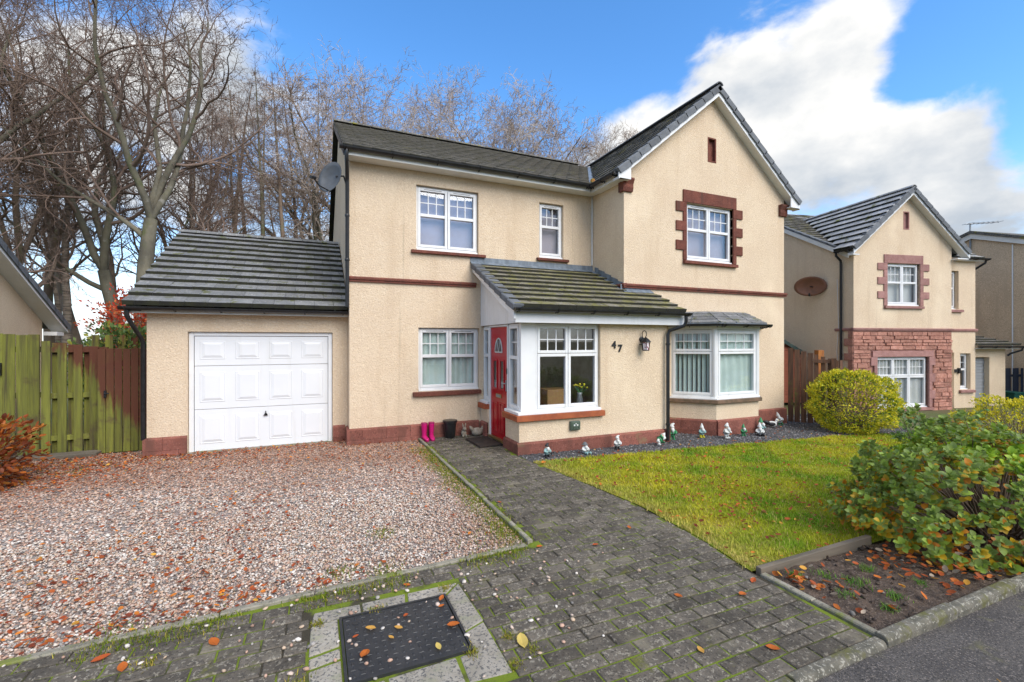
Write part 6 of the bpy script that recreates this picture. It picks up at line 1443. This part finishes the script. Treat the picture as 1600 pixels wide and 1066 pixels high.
LP, LA, LN, LS, LC_ = map(np.array, (LP, LA, LN, LS, LC_))
pd = np.array([proj(*p) for p in LP]); vis = (pd[:, 0] > 0) & (pd[:, 0] < 1600) & (pd[:, 1] < 1066)
face = -(LN/np.linalg.norm(LN, axis=1, keepdims=True) * (LP-np.array([0, 0, CAM_H]))/np.linalg.norm(LP-np.array([0, 0, CAM_H]), axis=1, keepdims=True)).sum(1)
front = SCn[None]-LP; toward = ((LP-SCn)*np.array([-.8, -.6, .25])).sum(1)
score = np.where(vis, toward*.7+LS*6+.2*face-pd[:, 2]*.15, -99); order = np.argsort(-score); top, rest = order[:300], order[300:]
lm = {}
Vt, Ft = LT_OVAL
for i in top:
    c = LC_[i]; k = (round(float(c[0]), 2), round(float(c[1]), 2))
    if k not in lm:
        me = bpy.data.meshes.new('leaf'); me.from_pydata(Vt.tolist(), [], Ft.tolist()); me.polygons.foreach_set('use_smooth', [True]*len(me.polygons))
        a = me.attributes.new('Col', 'FLOAT_COLOR', 'POINT'); c4 = np.ones((len(Vt), 4), np.float32); c4[:, :3] = (k[0], k[1], c[2]); a.data.foreach_set('color', c4.ravel()); me.materials.append(m_leaf); lm[k] = me
    Mr = frames(LA[i][None], LN[i][None])[0]*LS[i]; p = LP[i]
    inst('leaf', lm[k], Matrix(((*Mr[0], p[0]), (*Mr[1], p[1]), (*Mr[2], p[2]), (0, 0, 0, 1))), sb)
V, F, C = leaf_mesh(LT_OVAL, LP[rest], LA[rest], LN[rest], LS[rest], LC_[rest]); np_obj('foliage', V, F, m_leaf, sb, smooth=True, kind='stuff', col=C)

def ball_shrub(name, label, c, rr, n, size, pal, w, tpl=LT_SMALL, shell=.72, squash=1.0, stemmat=None, var=.2, upbias=.3, lumps=.07, group=None, inner=None, cat='shrub', twigs=60):
    t = thing(name, label, cat, (c[0], c[1], gz(c[0])), group=group); c = np.array(c); rr = np.array(rr)
    D = unit(n); f = rng.uniform(shell**3, 1, n)**(1/3); lp = 1+lumps*(np.sin(D[:, 0]*8+c[0])*np.cos(D[:, 1]*9)+np.sin(D[:, 2]*11+D[:, 0]*4))
    P = c+D*rr*(f*lp)[:, None]; P[:, 2] = np.maximum(P[:, 2], gz(c[0])+.02+rng.uniform(0, .05, n))
    A = D+rng.normal(0, .55, (n, 3))+np.array([0, 0, upbias]); Nn = D*.6+np.array([0, 0, .7])+rng.normal(0, .4, (n, 3))
    C = pick(pal, w, n, var)
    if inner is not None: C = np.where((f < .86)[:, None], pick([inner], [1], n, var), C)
    V, F, CC = leaf_mesh(tpl, P, A, Nn, rng.uniform(.7, 1.3, n)*size, C); np_obj('foliage', V, F, m_leaf, t, kind='stuff', col=CC)
    D2 = unit(twigs); D2[:, 2] = np.abs(D2[:, 2]); st_ = c+D2*rr*.88; bs_ = np.tile([[c[0], c[1], gz(c[0])]], (twigs, 1))+rng.normal(0, .06, (twigs, 3))*np.array([1, 1, 0]); stems(t, bs_, st_, .012, stemmat or m_barkb, 'stems')
    return t
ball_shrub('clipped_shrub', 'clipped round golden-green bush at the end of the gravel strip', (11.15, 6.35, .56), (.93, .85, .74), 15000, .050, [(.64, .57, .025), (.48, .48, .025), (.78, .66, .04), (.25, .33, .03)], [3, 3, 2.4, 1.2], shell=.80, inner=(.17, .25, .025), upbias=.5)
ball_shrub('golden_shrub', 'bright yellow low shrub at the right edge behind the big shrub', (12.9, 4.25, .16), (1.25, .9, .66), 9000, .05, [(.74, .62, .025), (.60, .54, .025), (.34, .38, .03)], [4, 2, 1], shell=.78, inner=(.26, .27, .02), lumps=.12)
ball_shrub('copper_beech_bush', 'copper-leaved beech bush at the left edge in front of the fence', (-4.2, 8.05, .46), (.80, .72, .64), 2600, .075, [(.40, .115, .022), (.29, .068, .016), (.48, .18, .03), (.19, .045, .014)], [3, 3, 1.5, 1.5], tpl=LT_FALL, shell=.35, upbias=.1, lumps=.16, twigs=90)
ball_shrub('rhododendron', 'dark green rhododendron showing above the gate', (-3.95, 13.6, 1.25), (1.25, .9, 1.08), 5200, .11, [(.10, .17, .05), (.14, .22, .06), (.32, .33, .05), (.18, .24, .08)], [3, 3, 1, 1], shell=.6, lumps=.12)
ball_shrub('red_maple', 'red-leaved small tree above the gate behind the rhododendron', (-4.0, 15.0, 2.45), (1.25, .9, .80), 4200, .085, [(.55, .07, .025), (.62, .16, .04), (.42, .045, .03)], [3, 2, 1], shell=.3, lumps=.2, twigs=120)
ball_shrub('small_holly', 'leafy shoots of a low green shrub near the golden shrub', (9.3, 4.1, .18), (.55, .45, .46), 1100, .07, [(.14, .22, .08), (.19, .32, .05)], [2, 1], tpl=LT_OVAL, shell=.4, lumps=.2)

# ------------------------------------------------------------------ gravel
def poly_points(poly, n, dens=None):
    xs = [p[0] for p in poly]; ys = [p[1] for p in poly]; P = np.empty((0, 2)); px, py = np.array(xs), np.array(ys)
    while len(P) < n:
        q = np.stack([rng.uniform(min(xs), max(xs), n*2), rng.uniform(min(ys), max(ys), n*2)], 1); ins = np.zeros(len(q), bool); j = len(xs)-1
        for i in range(len(xs)):
            c = ((py[i] > q[:, 1]) != (py[j] > q[:, 1])); xx = (px[j]-px[i])*(q[:, 1]-py[i])/((py[j]-py[i]) or 1e-9)+px[i]; ins ^= c & (q[:, 0] < xx); j = i
        q = q[ins]
        r = q[:, 0]*math.cos(YAW)-q[:, 1]*math.sin(YAW); d = q[:, 0]*math.sin(YAW)+q[:, 1]*math.cos(YAW); X = 800+711*r/np.maximum(d, .2)
        q = q[(d > .5) & (X > -330) & (X < 1850) & (533+711*1.9/np.maximum(d, .2) < 1180)]
        if dens is not None: q = q[rng.random(len(q)) < dens(q)]
        P = np.vstack([P, q])
    return P[:n]
ico = bmesh.new(); bmesh.ops.create_icosphere(ico, subdivisions=1, radius=1); ico.verts.ensure_lookup_table(); IV = np.array([v.co[:] for v in ico.verts]); IF = np.array([[v.index for v in f.verts] for f in ico.faces]); ico.free()
OV = np.array([(1, 0, 0), (-.5, .87, 0), (-.5, -.87, 0), (.2, .1, 1.0), (-.2, .3, .8), (.1, -.4, .85)]); OV = np.array([(1, .1, 0), (.2, 1, 0), (-1, .2, 0), (-.3, -1, .0), (.35, .2, .9), (-.4, .1, 1.0), (.1, -.45, .8)]); OF = np.array([(0, 1, 4), (1, 5, 4), (1, 2, 5), (2, 3, 5), (3, 6, 5), (3, 0, 6), (0, 4, 6), (4, 5, 6)])
def pebbles(name, P, Z, size, col, parent=None, lod='ico', flat=.6):
    n = len(P); tv, tf = (IV, IF) if lod == 'ico' else (OV, OF)
    a = rng.uniform(0, 6.28, n); ca, sa = np.cos(a), np.sin(a); S = size[:, None]*rng.uniform(.65, 1.25, (n, 3))*np.array([1, 1, flat])
    J = tv[None]*(1+rng.normal(0, .13, (n, len(tv), 1)))*S[:, None, :]
    tx = rng.normal(0, .35, n); J2 = J.copy(); J2[:, :, 1] = J[:, :, 1]*np.cos(tx)[:, None]-J[:, :, 2]*np.sin(tx)[:, None]; J2[:, :, 2] = J[:, :, 1]*np.sin(tx)[:, None]+J[:, :, 2]*np.cos(tx)[:, None]
    V = np.empty_like(J2); V[:, :, 0] = J2[:, :, 0]*ca[:, None]-J2[:, :, 1]*sa[:, None]+P[:, 0:1]; V[:, :, 1] = J2[:, :, 0]*sa[:, None]+J2[:, :, 1]*ca[:, None]+P[:, 1:2]; V[:, :, 2] = J2[:, :, 2]+Z[:, None]
    F = (tf[None]+np.arange(n)[:, None, None]*len(tv)).reshape(-1, 3)
    return np_obj(name, V.reshape(-1, 3), F, m_gravel, parent, smooth=False, kind='stuff', col=np.repeat(col, len(tv), axis=0))
PAL = [(.57, .45, .365), (.63, .56, .48), (.34, .31, .275), (.38, .24, .175), (.51, .38, .265), (.68, .62, .55), (.20, .185, .17), (.48, .305, .22)]; PW = [3, 2.6, 1.8, 2.2, 1.8, 1.2, .9, 2]
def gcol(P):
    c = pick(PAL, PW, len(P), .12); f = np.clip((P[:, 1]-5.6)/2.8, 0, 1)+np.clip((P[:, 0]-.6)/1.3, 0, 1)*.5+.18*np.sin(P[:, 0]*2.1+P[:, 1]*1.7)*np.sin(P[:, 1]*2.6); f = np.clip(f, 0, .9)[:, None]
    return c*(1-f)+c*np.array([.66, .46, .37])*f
near = [(-4.6, 3.60), (-1.68, 3.66), (1.80, 3.86), (1.80, 5.6), (-4.6, 5.6)]; far = [(-4.6, 5.6), (1.80, 5.6), (1.80, 8.70), (.56, 8.72), (.56, 9.15), (-2.55, 9.15), (-2.6, 9.7), (-4.6, 9.8)]
P = poly_points(near, 35000); f_ = np.full(len(P), .04)
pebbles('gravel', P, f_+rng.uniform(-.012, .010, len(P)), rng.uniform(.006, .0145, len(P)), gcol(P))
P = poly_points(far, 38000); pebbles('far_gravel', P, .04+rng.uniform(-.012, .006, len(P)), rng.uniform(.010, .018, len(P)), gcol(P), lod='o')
P = poly_points(STRIP, 15000); zz = np.array([gz(a) for a in P[:, 0]]); pebbles('slate_chippings', P, zz+rng.uniform(-.004, .010, len(P)), rng.uniform(.010, .020, len(P)), pick([(.10, .10, .105), (.16, .155, .155), (.28, .27, .26), (.055, .055, .06)], [4, 3, 1.3, 2], len(P), .15), lod='o')
# stones kicked onto the paving and round the cover, and on the soil
LOOSE = [(-2.2, 2.6), (2.3, 2.3), (2.6, 3.4), (1.5, 3.9), (-2, 3.6)]
P = poly_points(LOOSE, 170, lambda q: np.clip(.15+np.exp(-((q[:, 1]-3.45)/.25)**2)*.7+np.exp(-(((q[:, 0]-.0)/.3)**2+((q[:, 1]-2.8)/.45)**2))*1.2+np.exp(-(((q[:, 0]-1.35)/.3)**2+((q[:, 1]-2.9)/.5)**2))*.8, 0, 1))
pebbles('loose_stones', P, np.full(len(P), .055), rng.uniform(.008, .018, len(P)), pick(PAL, PW, len(P), .1))
P = poly_points(BED, 420); pebbles('soil_clods', P, np.array([gz(a) for a in P[:, 0]])+.018, rng.uniform(.006, .022, len(P)), pick([(.07, .05, .035), (.045, .03, .022), (.20, .18, .16)], [4, 3, .8], len(P), .2))

# ------------------------------------------------------------------ grass
def blades(name, P, Z, h, w, col, lean=.5, kind='stuff', mat=None):
    n = len(P); a = rng.uniform(0, 6.28, n); d = np.stack([np.cos(a), np.sin(a), np.zeros(n)], 1); s = np.stack([-np.sin(a), np.cos(a), np.zeros(n)], 1); base = np.stack([P[:, 0], P[:, 1], Z], 1)
    l = rng.uniform(.1, lean, n)[:, None]*h[:, None]; up = np.array([0, 0, 1.])
    m = base+d*l*.35+up*h[:, None]*.6; t = base+d*l*1.25+up*h[:, None]
    V = np.stack([base-s*w[:, None], base+s*w[:, None], m+s*w[:, None]*.75, m-s*w[:, None]*.75, t], 1).reshape(-1, 3)
    F = (np.array([(0, 1, 2), (0, 2, 3), (3, 2, 4)])[None]+np.arange(n)[:, None, None]*5).reshape(-1, 3)
    return np_obj(name, V, F, mat or m_grass, None, kind=kind, col=np.repeat(col, 5, axis=0))
def lawncol(P):
    x, y = P[:, 0], P[:, 1]
    f = .5+.30*np.sin(x*1.9+np.sin(y*1.3)*2)*np.sin(y*2.3+x*.7)+.28*np.sin(x*4.3+1+np.sin(y*3.7))*np.sin(y*5.1+np.sin(x*2.9))+.16*np.sin(x*9.1+y*3)*np.sin(y*11.3-x*2); f = np.clip(f, 0, 1)
    g = np.array([.15, .33, .018]); y_ = np.array([.58, .53, .032]); st_ = np.array([.60, .48, .16]); mo = np.array([.38, .43, .022])
    c = np.where((f < .5)[:, None], g*(1-2*f[:, None])+mo*2*f[:, None], mo*(2-2*f[:, None])+y_*(2*f[:, None]-1))
    e = np.clip(x-(3.13+.14*np.clip((6.4-y)/2.2, 0, 1)*1.9), 0, 9)
    edge = np.exp(-e/.22)[:, None]*.8; c = c*(1-edge)+st_*edge
    k = rng.random(len(P)); c = np.where((k < .14)[:, None], st_*.8, c); return c*rng.uniform(.65, 1.3, (len(P), 1))
def dd(q): d = q[:, 0]*math.sin(YAW)+q[:, 1]*math.cos(YAW); return np.clip(1.35-d/11, .25, 1)
P = poly_points(LAWN, 140000, dd); P = P+rng.normal(0, .016, P.shape); zz = .004+np.array([gz(a) for a in P[:, 0]]); d_ = P[:, 0]*math.sin(YAW)+P[:, 1]*math.cos(YAW)
blades('grass', P, zz, rng.uniform(.014, .046, len(P))*(1+.35*np.sin(P[:, 0]*5+P[:, 1]*3)*np.sin(P[:, 1]*6)), .0013+.00045*d_*rng.uniform(.7, 1.3, len(P)), lawncol(P), .9)
# grass and moss creeping over the gravel edges, weeds in the bed
def tufts(centers, n, spread, hmax, pal, w, name):
    C = np.array(centers); i = rng.integers(0, len(C), n); P = C[i][:, :2]+rng.normal(0, 1, (n, 2))*C[i][:, 2:3]*spread; zz = np.array([gz(a) for a in P[:, 0]])+.0
    blades(name, P, zz, rng.uniform(.012, hmax, n), rng.uniform(.002, .0035, n), pick(pal, w, n, .2), 1.0)
cs = [(1.74, y, .06+.05*math.sin(y*3)**2) for y in np.arange(3.9, 8.0, .12)]+[(x, 3.72+(x-1.8)*.0575, .06) for x in np.arange(-1.2, 1.7, .13) if math.sin(x*5) > -.5]+[(1.55, 4.05, .14), (1.6, 4.3, .12), (.55, 3.86, .07), (.2, 3.95, .06), (.62, 4.6, .06), (-1.2, 3.62, .08), (-3.6, 9.0, .25), (-3.2, 8.6, .2)]
tufts(cs, 10500, 1.1, .035, [(.20, .24, .015), (.12, .19, .015), (.36, .30, .05)], [3, 2, 1.5], 'edge_moss_grass')
ws = [(1.14, 2.66, .035), (1.22, 2.5, .03), (1.08, 2.42, .03), (-.10, 2.78, .05), (.02, 3.29, .03), (-.9, 3.3, .05), (.92, 3.38, .03), (.4, 3.30, .04), (.88, 2.62, .03)]
tufts(ws, 900, .8, .03, [(.22, .24, .02), (.40, .30, .06)], [2, 1], 'paving_weeds')
wb = [(3.75, 2.35, .05), (3.9, 2.2, .06), (3.62, 2.1, .04), (3.95, 1.95, .04), (4.2, 2.3, .04), (4.35, 2.0, .035), (3.55, 2.45, .04), (3.7, 1.88, .03)]
tufts(wb, 1100, .8, .05, [(.10, .22, .04), (.16, .28, .03)], [2, 2], 'bed_weeds')

# ------------------------------------------------------------------ fallen leaves
RUST = [(.42, .10, .022), (.30, .062, .018), (.52, .17, .025), (.22, .045, .018), (.58, .30, .04)]
def litter(name, P, dz, size, pal, w, tilt=.3):
    n = len(P); a = rng.uniform(0, 6.28, n); A = np.stack([np.cos(a), np.sin(a), rng.normal(0, tilt*.5, n)], 1); Nn = np.stack([rng.normal(0, tilt, n), rng.normal(0, tilt, n), np.ones(n)], 1)
    zz = np.array([gz(q) for q in P[:, 0]])+dz+rng.uniform(0, .008, n); V, F, C = leaf_mesh(LT_FALL, np.stack([P[:, 0], P[:, 1], zz], 1), A, Nn, size, pick(pal, w, n, .18)); return np_obj(name, V, F, m_fallen, None, kind='stuff', col=C)
def dl(q):
    x, y = q[:, 0], q[:, 1]
    return np.clip(np.exp(-((y-9.05)/.28)**2)*.9+np.exp(-(((x+3.6)/.9)**2+((y-8.7)/.9)**2))*1.2+.10*np.exp(-((y-8.2)/1.2)**2)+.5*np.exp(-((y-3.82)/.16)**2)*(x < .4)+.016+.30*np.exp(-(((x+1.6)/1.3)**2+((y-4.6)/.9)**2))+np.exp(-(((x+.75)/.35)**2+((y-3.8)/.14)**2))*.9+.12*np.exp(-(((x+.9)/.9)**2+((y-6)/.7)**2)), 0, 1)
P = poly_points(GRAVEL, 3600, dl); litter('fallen_leaves', P, .012, rng.uniform(.024, .052, len(P)), RUST, [3, 3, 2, 2.5, .5])
P = poly_points(LAWN, 1200, lambda q: np.clip(.3+.7*np.exp(-(((q[:, 0]-4.6)/.9)**2+((q[:, 1]-3.9)/1.0)**2)), 0, 1)); litter('lawn_leaves', P, .035, rng.uniform(.025, .06, len(P)), RUST, [2, 3, 1, 4, .6])
P = poly_points([(3.38, 1.8), (6, 1.8), (6, 2.5), (3.38, 2.5)], 420, lambda q: np.clip(.12+np.exp(-((q[:, 0]-3.45)/.14)**2)*np.clip((q[:, 1]-2.0)*2, 0, 1)+np.clip((q[:, 0]-4.1)*.5, 0, .6), 0, 1)); litter('bed_leaves', P, .03, rng.uniform(.035, .075, len(P)), [(.50, .14, .022), (.36, .08, .02), (.56, .28, .04), (.46, .36, .26)], [3, 3, 1.2, .8], .5)
P = poly_points([(3.2, 6.4), (10.5, 6.1), (10.5, 7.6), (7, 6.85), (3.3, 6.8)], 110); litter('strip_leaves', P, .02, rng.uniform(.03, .05, len(P)), RUST, [3, 3, 2, 2, .5])
P = poly_points([(3.45, .9), (5.4, .9), (5.4, 1.58), (3.45, 1.58)], 9); litter('road_leaves', P, -.042, rng.uniform(.06, .09, len(P)), RUST, [3, 1, 2, .2, .5])
# the few leaves lying singly on the cover and the blocks
lfm = []
for k, c in enumerate([(.50, .13, .02), (.56, .30, .06), (.44, .09, .02), (.60, .45, .12)]):
    me = bpy.data.meshes.new('fallen_leaf'); me.from_pydata(LT_FALL[0].tolist(), [], LT_FALL[1].tolist()); a = me.attributes.new('Col', 'FLOAT_COLOR', 'POINT'); c4 = np.ones((len(LT_FALL[0]), 4), np.float32); c4[:, :3] = c; a.data.foreach_set('color', c4.ravel()); me.materials.append(m_fallen); lfm.append(me)
for (x, y, s, k, kind) in [(.83, 3.21, .05, 0, 'c'), (.80, 3.14, .04, 0, 'c'), (.59, 3.15, .04, 2, 'c'), (.37, 3.07, .06, 1, 'c'), (.53, 3.0, .05, 1, 'c'), (.46, 2.92, .035, 1, 'c'), (.30, 2.88, .075, 0, 'c'), (.80, 2.92, .075, 0, 'c'), (.70, 2.70, .05, 3, 'c'), (.22, 3.03, .035, 2, 'c'),
                        (1.92, 3.72, .06, 0, 'b'), (2.35, 3.55, .05, 2, 'b'), (2.9, 3.7, .05, 0, 'b'), (2.45, 2.62, .06, 0, 'b'), (2.95, 2.42, .07, 0, 'b'), (2.15, 2.05, .05, 1, 'b'), (2.55, 1.95, .07, 0, 'b'), (1.18, 2.52, .10, 3, 'b'), (3.12, 2.5, .06, 2, 'b'), (.68, 3.52, .05, 0, 'b'), (-1.0, 3.25, .07, 0, 'b'), (-.55, 3.3, .08, 0, 'b'), (2.0, 4.9, .045, 2, 'b'), (-1.2, 3.42, .08, 2, 'b')]:
    z = (.062 if kind == 'c' else gz(x)+.014)
    o = inst('fallen_leaf', lfm[k], T(x, y, z) @ RZ(random.uniform(0, 6.28)) @ RX(random.uniform(-.12, .05)) @ Matrix.Scale(s*1.15, 4))
    if (x, y) == (1.18, 2.52): tag(o, 'pale yellow leaf lying beside the granite surround of the cover', 'leaf')
    elif (x, y) == (.70, 2.70): tag(o, 'yellow leaf lying near the front edge of the black cover', 'leaf')
    elif kind == 'c': tag(o, 'autumn leaf lying on the black inspection cover', 'leaf', 'leaves on the inspection cover')
    else: tag(o, 'single autumn leaf lying on the block paving', 'leaf', 'leaves scattered on the paving')
# ------------------------------------------------------------------ houses across the road (they stand behind the camera and mirror in the windows)
for i, (x, rz_) in enumerate([(-13, 4), (0, 0), (13, -5)]):
    oh = thing('opposite_house', ['house across the road facing the garage', 'house across the road facing the front door', 'house across the road facing the neighbouring house'][i], 'house', (x, -24, 0), R(rz_), 'houses across the road', local=True)
    MB().prism([(-5, -.3), (5, -.3), (5, 5.0), (-5, 5.0)], 'y', -8, 0).obj('wall', m_render, oh)
    MB().prism([(.5, 4.9), (-4, 7.9), (-8.5, 4.9)], 'x', -5.3, 5.3).obj('roof', mk('brown_roof_%d' % i, (.10, .06, .05), (.07, .045, .04), sc=3, rough=.85), oh)
    for wx in (-3, 2.2):
        for wz in (.9, 3.5): MB().box(wx-.6, wx+.6, .002, .04, wz, wz+1.2).obj('window', m_steel, oh)
    MB().box(-.5, .5, .002, .05, 0, 2.05).obj('door', m_black, oh)
